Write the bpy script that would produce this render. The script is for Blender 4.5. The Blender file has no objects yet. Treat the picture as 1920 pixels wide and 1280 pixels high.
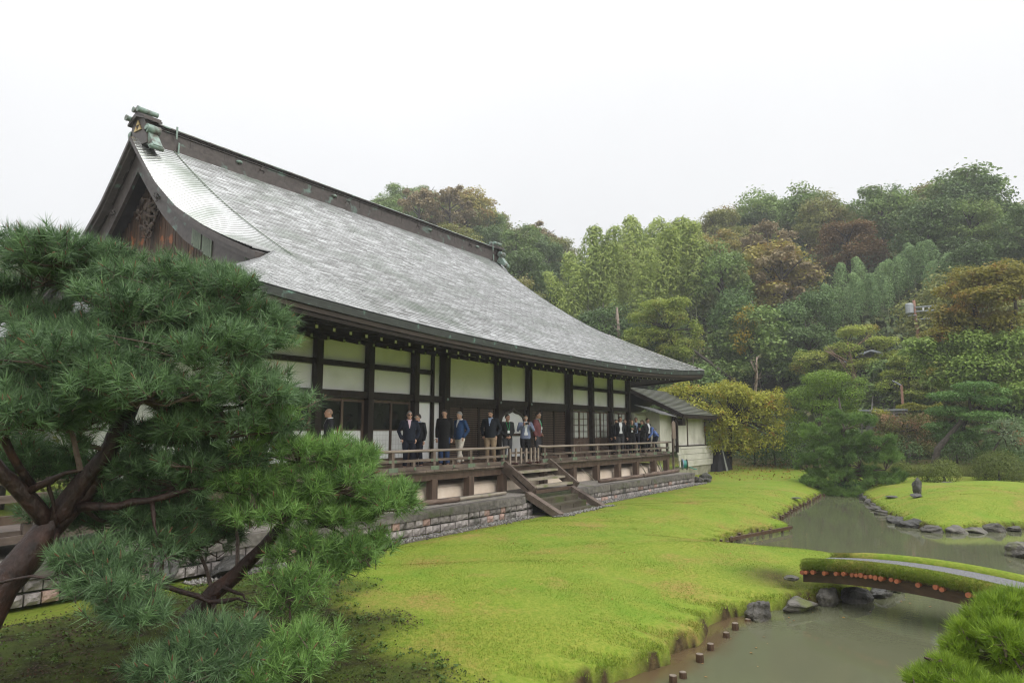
import bpy, math, random
import numpy as np
from mathutils import Vector, Matrix
R = math.radians
rng = np.random.default_rng(7)
random.seed(7)
scene = bpy.context.scene
COL = scene.collection

# ------------------------------------------------------------------ camera
cam_d = bpy.data.cameras.new('camera'); cam = bpy.data.objects.new('camera', cam_d); COL.objects.link(cam)
cam_d.sensor_width = 36.0; cam_d.lens = 24.0; cam_d.clip_start = 0.1; cam_d.clip_end = 3000
cam.location = (0, 0, 2.5)
cam.rotation_euler = (R(90 + 7.477), 0, R(35.031 - 90))
scene.camera = cam

# ------------------------------------------------------------------ sky and sun (overcast, light rain)
SUN_EL, SUN_AZ = R(38), R(-100)          # direction the light comes from, azimuth from +X
SKY_STRENGTH = 0.1
world = bpy.data.worlds.new('World'); scene.world = world; world.use_nodes = True
wn = world.node_tree.nodes; wl = world.node_tree.links; wn.clear()
def wnode(t, **k):
    n = wn.new(t)
    for a, b in k.items(): setattr(n, a, b)
    return n
w_out = wnode('ShaderNodeOutputWorld'); w_bg = wnode('ShaderNodeBackground'); w_bg.inputs['Strength'].default_value = SKY_STRENGTH
w_sky = wnode('ShaderNodeTexSky', sky_type='NISHITA', sun_disc=False); w_sky.sun_elevation = SUN_EL; w_sky.sun_rotation = R(90) - SUN_AZ
w_tc = wnode('ShaderNodeTexCoord'); w_sep = wnode('ShaderNodeSeparateXYZ')
w_ramp = wnode('ShaderNodeMapRange'); w_ramp.inputs['From Min'].default_value = 0; w_ramp.inputs['From Max'].default_value = 1
w_ramp.inputs['To Min'].default_value = 7.1; w_ramp.inputs['To Max'].default_value = 22.0   # overcast: zenith brighter than horizon
w_noise = wnode('ShaderNodeTexNoise'); w_noise.inputs['Scale'].default_value = 1.6; w_noise.inputs['Detail'].default_value = 4
w_nm = wnode('ShaderNodeMapRange'); w_nm.inputs['To Min'].default_value = 0.90; w_nm.inputs['To Max'].default_value = 1.10
w_mul = wnode('ShaderNodeMath', operation='MULTIPLY')
w_vec = wnode('ShaderNodeVectorMath', operation='SCALE'); w_vec.inputs[0].default_value = (0.985, 0.99, 1.0)
w_mix = wnode('ShaderNodeMixRGB'); w_mix.inputs['Fac'].default_value = 0.95
wl.new(w_tc.outputs['Generated'], w_sep.inputs[0]); w_pow = wnode('ShaderNodeMath', operation='POWER', use_clamp=True); w_pow.inputs[1].default_value = 3.5; wl.new(w_sep.outputs['Z'], w_pow.inputs[0]); wl.new(w_pow.outputs[0], w_ramp.inputs['Value'])
wl.new(w_tc.outputs['Generated'], w_noise.inputs['Vector']); wl.new(w_noise.outputs['Fac'], w_nm.inputs['Value'])
wl.new(w_ramp.outputs['Result'], w_mul.inputs[0]); wl.new(w_nm.outputs['Result'], w_mul.inputs[1])
wl.new(w_mul.outputs[0], w_vec.inputs['Scale']); wl.new(w_sky.outputs[0], w_mix.inputs['Color1']); wl.new(w_vec.outputs['Vector'], w_mix.inputs['Color2'])
wl.new(w_mix.outputs[0], w_bg.inputs['Color']); wl.new(w_bg.outputs[0], w_out.inputs['Surface'])
sun_d = bpy.data.lights.new('sun', 'SUN'); sun_d.energy = 1.5; sun_d.angle = R(65); sun_d.color = (1.0, 0.97, 0.92)
sun = bpy.data.objects.new('sun', sun_d); COL.objects.link(sun)
sdir = Vector((math.cos(SUN_EL) * math.cos(SUN_AZ), math.cos(SUN_EL) * math.sin(SUN_AZ), math.sin(SUN_EL)))
sun.rotation_euler = sdir.to_track_quat('Z', 'Y').to_euler(); sun.location = (0, 0, 80)
vs = scene.view_settings; vs.view_transform = 'Standard'; vs.look = 'None'; vs.gamma = 1.0; vs.exposure = 0.45; vs.use_curve_mapping = False
scene.render.engine = 'CYCLES'; scene.cycles.filter_width = 1.2
cy = scene.cycles; cy.use_denoising = True; cy.max_bounces = 7; cy.diffuse_bounces = 3; cy.glossy_bounces = 3; cy.transmission_bounces = 4
cy.transparent_max_bounces = 8; cy.volume_bounces = 0; cy.caustics_reflective = False; cy.caustics_refractive = False
cy.sample_clamp_indirect = 6.0

# ------------------------------------------------------------------ materials
def _mat(name):
    m = bpy.data.materials.new(name); m.use_nodes = True
    return m, m.node_tree.nodes, m.node_tree.links, m.node_tree.nodes['Principled BSDF']
def mat(name, c1, c2=None, scale=4.0, stretch=(1, 1, 1), rough=0.6, bump=0.0, bscale=None, metallic=0.0, c3=None, s3=0.8, t3=(0.5, 0.7), coat=0.0, spec=0.5, rough2=None, detail=6, jitter=0.0):
    """noise between c1 and c2 in world space (stretched along the grain), optional patches of c3, bump; jitter: per-object brightness."""
    m, N, L, b = _mat(name)
    b.inputs['Roughness'].default_value = rough; b.inputs['Metallic'].default_value = metallic
    b.inputs['Specular IOR Level'].default_value = spec; b.inputs['Coat Weight'].default_value = coat; b.inputs['Coat Roughness'].default_value = 0.12
    g = N.new('ShaderNodeNewGeometry'); mp = N.new('ShaderNodeMapping'); mp.inputs['Scale'].default_value = stretch
    L.new(g.outputs['Position'], mp.inputs['Vector'])
    nz = N.new('ShaderNodeTexNoise'); nz.inputs['Scale'].default_value = scale; nz.inputs['Detail'].default_value = detail; nz.inputs['Roughness'].default_value = 0.6
    L.new(mp.outputs[0], nz.inputs['Vector'])
    mr = N.new('ShaderNodeMapRange'); mr.inputs['From Min'].default_value = 0.3; mr.inputs['From Max'].default_value = 0.7
    L.new(nz.outputs['Fac'], mr.inputs['Value'])
    mx = N.new('ShaderNodeMixRGB'); mx.inputs['Color1'].default_value = (*c1, 1); mx.inputs['Color2'].default_value = (*(c2 or c1), 1)
    L.new(mr.outputs[0], mx.inputs['Fac']); out = mx.outputs[0]
    if c3:
        n3 = N.new('ShaderNodeTexNoise'); n3.inputs['Scale'].default_value = s3; n3.inputs['Detail'].default_value = 5
        L.new(g.outputs['Position'], n3.inputs['Vector'])
        r3 = N.new('ShaderNodeMapRange'); r3.inputs['From Min'].default_value = t3[0]; r3.inputs['From Max'].default_value = t3[1]
        L.new(n3.outputs['Fac'], r3.inputs['Value'])
        m3 = N.new('ShaderNodeMixRGB'); m3.inputs['Color2'].default_value = (*c3, 1)
        L.new(r3.outputs[0], m3.inputs['Fac']); L.new(out, m3.inputs['Color1']); out = m3.outputs[0]
    if jitter:
        oi = N.new('ShaderNodeObjectInfo'); jr = N.new('ShaderNodeMapRange'); jr.inputs['To Min'].default_value = 1 - jitter; jr.inputs['To Max'].default_value = 1 + jitter
        L.new(oi.outputs['Random'], jr.inputs['Value'])
        jm = N.new('ShaderNodeVectorMath'); jm.operation = 'SCALE'; L.new(out, jm.inputs[0]); L.new(jr.outputs[0], jm.inputs['Scale']); out = jm.outputs[0]
    L.new(out, b.inputs['Base Color'])
    if rough2 is not None:
        rr = N.new('ShaderNodeMapRange'); rr.inputs['To Min'].default_value = rough; rr.inputs['To Max'].default_value = rough2
        L.new(mr.outputs[0], rr.inputs['Value']); L.new(rr.outputs[0], b.inputs['Roughness'])
    if bump:
        bn = N.new('ShaderNodeTexNoise'); bn.inputs['Scale'].default_value = bscale or scale * 3; bn.inputs['Detail'].default_value = 5
        L.new(mp.outputs[0], bn.inputs['Vector'])
        bp = N.new('ShaderNodeBump'); bp.inputs['Strength'].default_value = min(1, bump); bp.inputs['Distance'].default_value = 0.03
        L.new(bn.outputs['Fac'], bp.inputs['Height']); L.new(bp.outputs[0], b.inputs['Normal'])
    return m
def leaf_mat(name, dark, light, warm=None, wscale=0.6, wt=(0.5, 0.65), transl=0.3, rough=0.5, spec=0.3, objvar=0.35):
    """leaves: colour from the per-leaf attribute 'tint', the tree's own random, and patches of turned leaves."""
    m, N, L, b = _mat(name)
    b.inputs['Roughness'].default_value = rough; b.inputs['Specular IOR Level'].default_value = spec
    at = N.new('ShaderNodeAttribute'); at.attribute_name = 'tint'
    oi = N.new('ShaderNodeObjectInfo')
    ma = N.new('ShaderNodeMath'); ma.operation = 'MULTIPLY_ADD'; ma.inputs[1].default_value = objvar; L.new(oi.outputs['Random'], ma.inputs[0])
    sc = N.new('ShaderNodeMath'); sc.operation = 'MULTIPLY'; sc.inputs[1].default_value = 1 - objvar; L.new(at.outputs['Fac'], sc.inputs[0]); L.new(sc.outputs[0], ma.inputs[2])
    mx = N.new('ShaderNodeMixRGB'); mx.inputs['Color1'].default_value = (*dark, 1); mx.inputs['Color2'].default_value = (*light, 1); L.new(ma.outputs[0], mx.inputs['Fac'])
    out = mx.outputs[0]
    if warm:
        g = N.new('ShaderNodeNewGeometry'); nz = N.new('ShaderNodeTexNoise'); nz.inputs['Scale'].default_value = wscale; nz.inputs['Detail'].default_value = 4
        L.new(g.outputs['Position'], nz.inputs['Vector'])
        ad = N.new('ShaderNodeMath'); ad.operation = 'MULTIPLY_ADD'; ad.inputs[1].default_value = 0.12; L.new(at.outputs['Fac'], ad.inputs[0]); L.new(nz.outputs['Fac'], ad.inputs[2])
        r3 = N.new('ShaderNodeMapRange'); r3.inputs['From Min'].default_value = wt[0]; r3.inputs['From Max'].default_value = wt[1]; L.new(ad.outputs[0], r3.inputs['Value'])
        m3 = N.new('ShaderNodeMixRGB'); m3.inputs['Color2'].default_value = (*warm, 1); L.new(r3.outputs[0], m3.inputs['Fac']); L.new(out, m3.inputs['Color1']); out = m3.outputs[0]
    L.new(out, b.inputs['Base Color'])
    tr = N.new('ShaderNodeBsdfTranslucent'); L.new(out, tr.inputs['Color'])
    ms = N.new('ShaderNodeMixShader'); ms.inputs[0].default_value = transl
    L.new(b.outputs[0], ms.inputs[1]); L.new(tr.outputs[0], ms.inputs[2]); L.new(ms.outputs[0], N['Material Output'].inputs['Surface'])
    return m

# ------------------------------------------------------------------ mesh helpers
class MB:
    def __init__(s): s.v = []; s.f = []; s.mi = []
    def add(s, vs, fs, mi=0):
        o = len(s.v); s.v += [tuple(p) for p in vs]; s.f += [tuple(i + o for i in f) for f in fs]; s.mi += [mi] * len(fs); return s
    def box(s, c, d, rz=0.0, mi=0, j=0.0, taper=1.0):
        x, y, z = d[0] / 2, d[1] / 2, d[2] / 2; vs = []
        for k, (a, b_, e) in enumerate([(-1, -1, -1), (1, -1, -1), (1, 1, -1), (-1, 1, -1), (-1, -1, 1), (1, -1, 1), (1, 1, 1), (-1, 1, 1)]):
            t = taper if e > 0 else 1.0
            px, py, pz = a * x * t, b_ * y * t, e * z
            if j: px += random.uniform(-j, j); py += random.uniform(-j, j); pz += random.uniform(-j, j)
            if rz: px, py = px * math.cos(rz) - py * math.sin(rz), px * math.sin(rz) + py * math.cos(rz)
            vs.append((c[0] + px, c[1] + py, c[2] + pz))
        return s.add(vs, [(3, 2, 1, 0), (4, 5, 6, 7), (0, 1, 5, 4), (1, 2, 6, 5), (2, 3, 7, 6), (3, 0, 4, 7)], mi)
    def beam(s, p0, p1, w, h, mi=0, up=(0, 0, 1)):
        p0, p1 = Vector(p0), Vector(p1); d = (p1 - p0).normalized(); sd = d.cross(Vector(up))
        if sd.length < 1e-4: sd = d.cross(Vector((0, 1, 0)))
        sd.normalize(); u = sd.cross(d); vs = []
        for p in (p0, p1):
            for a, b_ in ((-1, -1), (1, -1), (1, 1), (-1, 1)): vs.append(p + sd * a * w / 2 + u * b_ * h / 2)
        return s.add(vs, [(0, 1, 2, 3), (7, 6, 5, 4), (4, 5, 1, 0), (5, 6, 2, 1), (6, 7, 3, 2), (7, 4, 0, 3)], mi)
    def tube(s, path, seg=8, mi=0, ell=None, wob=0.0):
        """path: [(x,y,z,r), ...]; closed ends"""
        P = [Vector(p[:3]) for p in path]; n = len(P); u = None; vs = []
        for i in range(n):
            d = (P[min(i + 1, n - 1)] - P[max(i - 1, 0)])
            if d.length < 1e-9: d = Vector((0, 0, 1))
            d.normalize()
            if u is None:
                u = d.cross(Vector((0, 0, 1)))
                if u.length < 0.05: u = d.cross(Vector((1, 0, 0)))
            u = (u - d * u.dot(d)).normalized(); w = d.cross(u); r = path[i][3]
            for k in range(seg):
                a = 2 * math.pi * k / seg; q = r * (1 + (random.uniform(-wob, wob) if wob else 0))
                vs.append(P[i] + u * math.cos(a) * q + w * math.sin(a) * q * (ell or 1))
        fs = [(i * seg + k, i * seg + (k + 1) % seg, (i + 1) * seg + (k + 1) % seg, (i + 1) * seg + k) for i in range(n - 1) for k in range(seg)]
        fs += [tuple(range(seg - 1, -1, -1)), tuple(range((n - 1) * seg, n * seg))]
        return s.add(vs, fs, mi)
    def loft(s, rings, seg=16, mi=0):
        """rings: [(cx,cy,cz,rx,ry), ...] horizontal ellipses"""
        vs = []; n = len(rings)
        for cx, cy_, cz, rx, ry in rings:
            for k in range(seg): a = 2 * math.pi * k / seg; vs.append((cx + rx * math.cos(a), cy_ + ry * math.sin(a), cz))
        fs = [(i * seg + k, i * seg + (k + 1) % seg, (i + 1) * seg + (k + 1) % seg, (i + 1) * seg + k) for i in range(n - 1) for k in range(seg)]
        fs += [tuple(range(seg - 1, -1, -1)), tuple(range((n - 1) * seg, n * seg))]
        return s.add(vs, fs, mi)
    def ell(s, c, r, seg=12, rings=8, mi=0):
        rs = []
        for i in range(rings + 1):
            t = -math.pi / 2 + math.pi * (0.02 + 0.96 * i / rings); rs.append((c[0], c[1], c[2] + r[2] * math.sin(t), r[0] * math.cos(t), r[1] * math.cos(t)))
        return s.loft(rs, seg, mi)
    def prism(s, outline, axis, a, b_, mi=0):
        """extrude a 2D outline; axis 'x': outline is (y,z), 'y': (x,z), 'z': (x,y); from a to b"""
        n = len(outline)
        def P(p, t): return (t, p[0], p[1]) if axis == 'x' else (p[0], t, p[1]) if axis == 'y' else (p[0], p[1], t)
        vs = [P(p, a) for p in outline] + [P(p, b_) for p in outline]
        return s.add(vs, [tuple(range(n - 1, -1, -1)), tuple(range(n, 2 * n))] + [(i, (i + 1) % n, n + (i + 1) % n, n + i) for i in range(n)], mi)
    def mesh(s, name, mats, smooth=False):
        me = bpy.data.meshes.new(name); me.from_pydata([tuple(p) for p in s.v], [], s.f)
        for m in (mats if isinstance(mats, (list, tuple)) else [mats]): me.materials.append(m)
        if any(s.mi): me.polygons.foreach_set('material_index', s.mi)
        if smooth: me.polygons.foreach_set('use_smooth', [True] * len(me.polygons))
        me.update(); return me
def np_mesh(name, V, F, m, tint=None, smooth=False):
    """V (n,3), F (k,3 or 4): fast mesh with an optional per-face 'tint'."""
    me = bpy.data.meshes.new(name); V = np.asarray(V, np.float32); F = np.asarray(F, np.int32); k = F.shape[1]
    me.vertices.add(len(V)); me.vertices.foreach_set('co', V.ravel())
    me.loops.add(F.size); me.loops.foreach_set('vertex_index', F.ravel())
    me.polygons.add(len(F)); me.polygons.foreach_set('loop_start', np.arange(0, F.size, k, dtype=np.int32))
    try: me.polygons.foreach_set('loop_total', np.full(len(F), k, np.int32))
    except Exception: pass
    if smooth: me.polygons.foreach_set('use_smooth', np.ones(len(F), bool))
    if tint is not None:
        a = me.attributes.new('tint', 'FLOAT', 'FACE'); a.data.foreach_set('value', np.asarray(tint, np.float32))
    for mm in (m if isinstance(m, (list, tuple)) else [m]): me.materials.append(mm)
    me.update(calc_edges=True); me.validate(); return me
def obj(name, me, parent=None, loc=(0, 0, 0), rz=0.0, scale=None, kind=None, label=None):
    o = bpy.data.objects.new(name, me); COL.objects.link(o); o.location = loc
    if rz: o.rotation_euler = (0, 0, rz)
    if scale is not None: o.scale = scale if hasattr(scale, '__len__') else (scale,) * 3
    if parent is not None:
        o.parent = parent
        if parent.get('_w'): o.matrix_parent_inverse = Matrix.Translation(-Vector(parent.location))   # children given in world space
    if kind: o['kind'] = kind
    if label: o['label'] = label
    return o
def tag(o, label, cat, group=None):
    o['label'] = label; o['category'] = cat
    if group: o['group'] = group
    return o
WORLD_ROOTS = []
def thing(name, label, cat, loc=(0, 0, 0), group=None, rz=0.0, world=True):
    o = bpy.data.objects.new(name, None); COL.objects.link(o); o.location = loc; o.rotation_euler = (0, 0, rz); o.empty_display_size = 0.2
    tag(o, label, cat, group)
    if world: o['_w'] = 1; WORLD_ROOTS.append(o)
    return o
def copy_tree(o, parent=None):
    c = o.copy(); COL.objects.link(c)
    if parent is not None: c.parent = parent; c.matrix_parent_inverse = o.matrix_parent_inverse.copy()
    for ch in list(o.children): copy_tree(ch, c)
    return c
def setmat(o, m):
    o.material_slots[0].link = 'OBJECT'; o.material_slots[0].material = m

# ------------------------------------------------------------------ foliage helpers
def unit(a): return a / np.maximum(np.linalg.norm(a, axis=1, keepdims=True), 1e-9)
def ball(n, lo=0.55, top=0.0, g=None):
    g = g or rng
    d = unit(g.normal(size=(n, 3)))
    if top: d[:, 2] = np.where(g.random(n) < top, np.abs(d[:, 2]), d[:, 2])
    return d, lo + (1 - lo) * g.random(n) ** 0.6
def needles(C, D, per, length, width, m, name, spread=(20, 78), base=0.10, droop=0.25, g=None, tint=None):
    """needle tufts: shoots at C pointing along D; each needle is one thin blade"""
    g = g or rng; n = len(C); c = np.repeat(C, per, 0); d = np.repeat(D, per, 0); k = len(c)
    r = unit(np.cross(d, g.normal(size=(k, 3)))); a = np.radians(g.uniform(spread[0], spread[1], k))[:, None]
    nd = d * np.cos(a) + r * np.sin(a); L = length * g.uniform(0.75, 1.15, k)[:, None]
    p0 = c - d * (base * g.random(k))[:, None]
    tip = p0 + nd * L; tip[:, 2] -= droop * length * g.random(k) * (1 - np.abs(nd[:, 2]))
    s = unit(np.cross(nd, g.normal(size=(k, 3)))) * (width / 2)
    V = np.stack([p0 - s, p0 + s, tip], 1).reshape(-1, 3); F = np.arange(3 * k).reshape(-1, 3)
    t = np.repeat(tint if tint is not None else g.random(n), per) * 0.65 + g.random(k) * 0.35
    return np_mesh(name, V, F, m, t)
def leaves(P, N, size, m, name, g=None, tint=None, aspect=0.6):
    """leaf-sized faces at P with normals near N"""
    g = g or rng; n = len(P); N = unit(N + g.normal(size=(n, 3)) * 0.45)
    u = unit(np.cross(N, g.normal(size=(n, 3)))); v = np.cross(N, u)
    s = (size * g.uniform(0.6, 1.25, n))[:, None]; u = u * s * 0.5; v = v * s * 0.5 * aspect
    V = np.stack([P - u, P - v * 0.9 + N * s * 0.08, P + u, P + v * 0.9 + N * s * 0.08], 1).reshape(-1, 3)
    F = np.arange(4 * n).reshape(-1, 4)
    return np_mesh(name, V, F, m, tint if tint is not None else g.random(n))
def leaf_pad(c, rx, rz, n, lo=0.5, top=0.55, g=None, ry=None, up=0.5):
    g = g or rng
    d, r = ball(n, lo, top, g); rad = np.array([rx, ry or rx * 0.85, rz])
    P = np.array(c) + d * r[:, None] * rad; N = d / rad * min(rad) + np.array([0, 0, up])
    t = np.clip(0.35 + 0.3 * g.random(n) + 0.25 * (r - 0.7), 0, 1)
    return P, N, t
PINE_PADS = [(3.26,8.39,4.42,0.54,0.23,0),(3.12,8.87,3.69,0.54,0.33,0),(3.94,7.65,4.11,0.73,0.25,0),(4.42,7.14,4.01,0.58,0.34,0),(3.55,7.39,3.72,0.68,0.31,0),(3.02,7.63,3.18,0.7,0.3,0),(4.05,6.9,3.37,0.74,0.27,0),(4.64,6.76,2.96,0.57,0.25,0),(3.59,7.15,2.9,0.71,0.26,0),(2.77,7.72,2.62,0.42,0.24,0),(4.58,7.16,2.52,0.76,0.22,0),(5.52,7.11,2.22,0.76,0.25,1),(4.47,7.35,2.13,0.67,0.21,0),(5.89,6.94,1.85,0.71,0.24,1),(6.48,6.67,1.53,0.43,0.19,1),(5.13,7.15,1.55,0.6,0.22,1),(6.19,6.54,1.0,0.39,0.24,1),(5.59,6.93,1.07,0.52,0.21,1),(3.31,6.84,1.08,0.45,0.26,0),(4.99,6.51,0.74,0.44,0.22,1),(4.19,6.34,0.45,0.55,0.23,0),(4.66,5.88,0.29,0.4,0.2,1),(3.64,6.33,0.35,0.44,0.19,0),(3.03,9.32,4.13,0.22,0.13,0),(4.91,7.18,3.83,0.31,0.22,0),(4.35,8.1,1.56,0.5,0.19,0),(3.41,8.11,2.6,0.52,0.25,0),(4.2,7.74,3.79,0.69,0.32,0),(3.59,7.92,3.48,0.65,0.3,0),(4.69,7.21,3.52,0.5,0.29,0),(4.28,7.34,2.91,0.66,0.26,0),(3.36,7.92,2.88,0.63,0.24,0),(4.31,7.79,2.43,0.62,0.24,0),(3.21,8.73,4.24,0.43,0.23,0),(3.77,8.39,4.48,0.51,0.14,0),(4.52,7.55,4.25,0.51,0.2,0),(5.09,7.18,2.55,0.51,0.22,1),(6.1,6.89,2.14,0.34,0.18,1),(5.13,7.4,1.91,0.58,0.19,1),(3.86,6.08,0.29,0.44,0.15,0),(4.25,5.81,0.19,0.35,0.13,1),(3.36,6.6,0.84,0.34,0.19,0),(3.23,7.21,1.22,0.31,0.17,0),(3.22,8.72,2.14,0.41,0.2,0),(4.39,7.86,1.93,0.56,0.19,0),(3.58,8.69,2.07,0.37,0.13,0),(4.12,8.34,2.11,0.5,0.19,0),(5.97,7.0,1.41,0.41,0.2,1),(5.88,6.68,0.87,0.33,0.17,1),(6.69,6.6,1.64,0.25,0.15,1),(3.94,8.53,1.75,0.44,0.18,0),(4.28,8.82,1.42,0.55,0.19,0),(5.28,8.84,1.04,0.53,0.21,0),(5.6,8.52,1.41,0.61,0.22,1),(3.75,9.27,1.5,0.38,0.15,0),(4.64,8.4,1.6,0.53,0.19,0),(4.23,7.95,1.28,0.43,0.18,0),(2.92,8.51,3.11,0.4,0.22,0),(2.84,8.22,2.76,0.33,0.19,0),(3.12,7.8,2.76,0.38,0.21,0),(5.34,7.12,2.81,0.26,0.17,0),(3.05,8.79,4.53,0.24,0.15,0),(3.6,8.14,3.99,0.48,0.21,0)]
PINE_TRUNK = [[(2.72,8.58,0.23,0.27),(2.95,8.5,0.91,0.25),(3.35,8.46,1.48,0.22),(3.69,8.32,1.95,0.17),(3.85,8.14,2.49,0.14),(3.95,7.97,3.03,0.12),(4.02,7.72,3.51,0.09),(4.09,7.57,4.0,0.06)],[(3.35,8.46,1.46,0.14),(3.53,8.28,1.91,0.12),(3.72,8.08,2.28,0.1),(3.81,8.04,2.61,0.09)],[(3.35,8.46,1.48,0.13),(2.99,8.38,1.91,0.11),(2.71,8.37,2.22,0.09)],[(3.1,8.34,1.93,0.06),(2.84,8.22,2.27,0.05),(2.64,8.18,2.54,0.04)],[(3.08,8.35,1.88,0.06),(3.17,8.1,1.99,0.05),(3.33,7.82,2.1,0.03)],[(3.55,8.27,1.68,0.075),(3.79,7.94,1.68,0.055),(4.02,7.72,1.74,0.045),(4.34,7.54,1.84,0.035),(4.55,7.41,1.85,0.025),(4.92,7.18,1.75,0.012)],[(4.04,7.7,1.73,0.02),(4.03,7.6,1.48,0.016),(4.09,7.45,1.17,0.012),(4.14,7.42,0.97,0.006)],[(3.8,8.05,2.37,0.08),(3.97,7.85,2.55,0.07),(4.25,7.59,2.72,0.055),(4.53,7.31,2.76,0.04),(4.82,7.12,2.83,0.02)],[(3.93,7.87,3.21,0.06),(4.21,7.5,3.52,0.045),(4.48,7.22,3.78,0.03),(4.78,7.15,3.9,0.015)],[(3.9,8.0,2.91,0.06),(3.51,8.07,3.19,0.05),(3.18,8.21,3.4,0.035),(3.08,8.67,3.6,0.02)],[(4.02,7.72,3.51,0.05),(3.75,7.96,3.93,0.04),(3.43,8.32,4.29,0.03),(3.23,8.4,4.45,0.012)],[(4.8,8.31,-0.05,0.21),(4.94,8.23,0.27,0.18),(5.05,8.04,0.53,0.165),(5.22,7.82,0.75,0.14),(5.33,7.62,0.98,0.12),(5.44,7.42,1.24,0.1),(5.66,7.25,1.55,0.075),(5.96,7.01,1.78,0.05),(6.38,6.77,1.55,0.025)],[(4.35,7.99,0.74,0.035),(4.62,7.95,0.62,0.035),(4.85,7.82,0.49,0.03),(5.07,7.56,0.52,0.02),(5.25,7.19,0.42,0.014),(5.37,6.71,0.44,0.008)],[(5.03,8.06,0.44,0.04),(5.05,7.81,0.62,0.03),(5.06,7.44,0.58,0.02),(5.0,7.24,0.46,0.012)],[(5.66,7.25,1.55,0.04),(5.86,6.97,1.33,0.03),(6.04,6.67,1.1,0.02),(6.23,6.49,1.03,0.01)],[(5.52,7.36,1.33,0.04),(5.4,7.08,0.96,0.03),(5.15,6.64,0.75,0.02),(4.84,6.25,0.42,0.012),(4.68,5.99,0.24,0.006)],[(5.06,8.04,0.5,0.04),(4.59,7.27,0.37,0.03),(4.22,6.44,0.35,0.015)],[(3.38,8.34,1.46,0.04),(3.16,7.78,1.22,0.03),(3.16,7.24,1.1,0.025),(3.3,6.85,1.06,0.012)],[(2.81,8.13,1.02,0.02),(2.98,7.85,1.09,0.018),(3.12,7.37,1.07,0.01)],[(3.38,8.34,1.46,0.03),(3.28,8.27,1.76,0.025),(3.18,8.21,2.02,0.02)]]
FRONT_SHRUB_PADS = [(6.6,0.12,1.05,0.25,0.17),(6.39,0.34,0.88,0.16,0.13),(6.5,0.03,0.86,0.18,0.12),(6.08,0.52,0.72,0.2,0.09),(6.0,0.24,0.72,0.26,0.11),(6.8,-0.05,1.17,0.17,0.13),(6.0,0.01,0.73,0.18,0.11),(6.4,0.18,0.76,0.18,0.08),(6.3,0.05,1.02,0.21,0.14),(6.49,0.26,1.01,0.18,0.11),(6.19,0.34,0.77,0.2,0.09),(6.7,0.05,1.18,0.21,0.1),(6.18,0.43,0.81,0.14,0.07)]
FRONT_SHRUB_WOOD = [[(6.4,-0.05,0.26,0.09),(6.4,-0.05,0.62,0.075),(6.45,-0.03,0.81,0.06),(6.4,0.11,0.86,0.04),(6.39,0.27,0.82,0.025),(6.39,0.37,0.84,0.012)],[(6.45,-0.04,0.79,0.05),(6.5,-0.01,0.96,0.035),(6.6,0.1,1.0,0.02)],[(6.3,0.02,0.57,0.04),(6.09,0.25,0.62,0.03),(6.08,0.47,0.65,0.015)]]
POND_PINE_PADS = [(38.31,6.18,2.93,1.49,0.65),(38.11,7.31,2.31,1.32,0.71),(38.48,4.94,1.87,1.19,0.72),(38.32,6.12,1.91,1.62,0.65),(38.12,7.24,1.23,1.5,0.82),(38.38,5.69,1.07,1.6,0.75),(38.53,4.53,0.99,1.0,0.74),(37.97,8.0,0.76,0.66,0.55),(38.18,6.93,0.22,1.62,0.7),(38.42,5.39,0.08,1.59,0.64),(38.06,7.56,-0.12,1.03,0.54),(38.51,4.71,-0.03,1.05,0.53),(38.59,4.0,0.31,0.57,0.47),(38.33,6.02,-0.59,1.47,0.48),(38.17,6.97,-0.55,1.03,0.43)]
CHERRY_PADS = [(43.44,13.54,4.51,2.53,0.68),(42.71,15.69,4.98,1.65,0.55),(43.98,11.65,4.48,1.4,0.6),(43.08,14.65,3.61,1.87,0.68),(43.83,12.21,3.43,1.73,0.67),(43.01,14.85,2.37,1.42,0.58),(43.64,12.86,2.27,1.94,0.6),(44.1,11.19,2.6,0.73,0.66),(42.58,16.03,3.96,1.03,0.55),(43.32,13.91,2.77,1.35,0.61),(43.21,14.26,1.6,1.35,0.47),(43.94,11.83,1.71,1.26,0.5),(43.63,12.9,1.38,1.33,0.4),(44.08,11.29,3.75,1.16,0.6),(43.63,12.91,4.94,1.68,0.54),(42.41,16.48,4.75,0.96,0.48),(42.8,15.44,3.11,1.02,0.55)]
CLOUD_PADS = [(45.26,8.19,5.61,1.7,0.56),(44.96,9.72,4.56,1.12,0.66),(45.46,7.03,4.61,1.09,0.71),(45.24,8.34,3.98,1.79,0.49),(44.88,10.09,3.15,0.92,0.66),(45.48,6.88,3.32,0.77,0.7),(44.81,10.41,1.52,0.72,0.79),(45.55,6.42,5.36,0.58,0.38),(45.15,8.82,4.87,1.31,0.59),(44.94,9.84,2.27,0.92,0.53)]
LAYERED_PADS = [(44.99,0.7,4.92,1.31,0.26),(44.97,1.61,4.43,1.62,0.29),(45.0,0.09,4.1,1.09,0.29),(44.95,2.07,3.61,1.42,0.3),(44.99,0.72,3.3,1.5,0.29),(44.93,2.48,2.73,1.13,0.3),(45.0,0.3,2.56,1.15,0.29),(44.97,1.53,2.21,1.46,0.32),(45.0,-0.51,4.56,0.51,0.23)]
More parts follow.
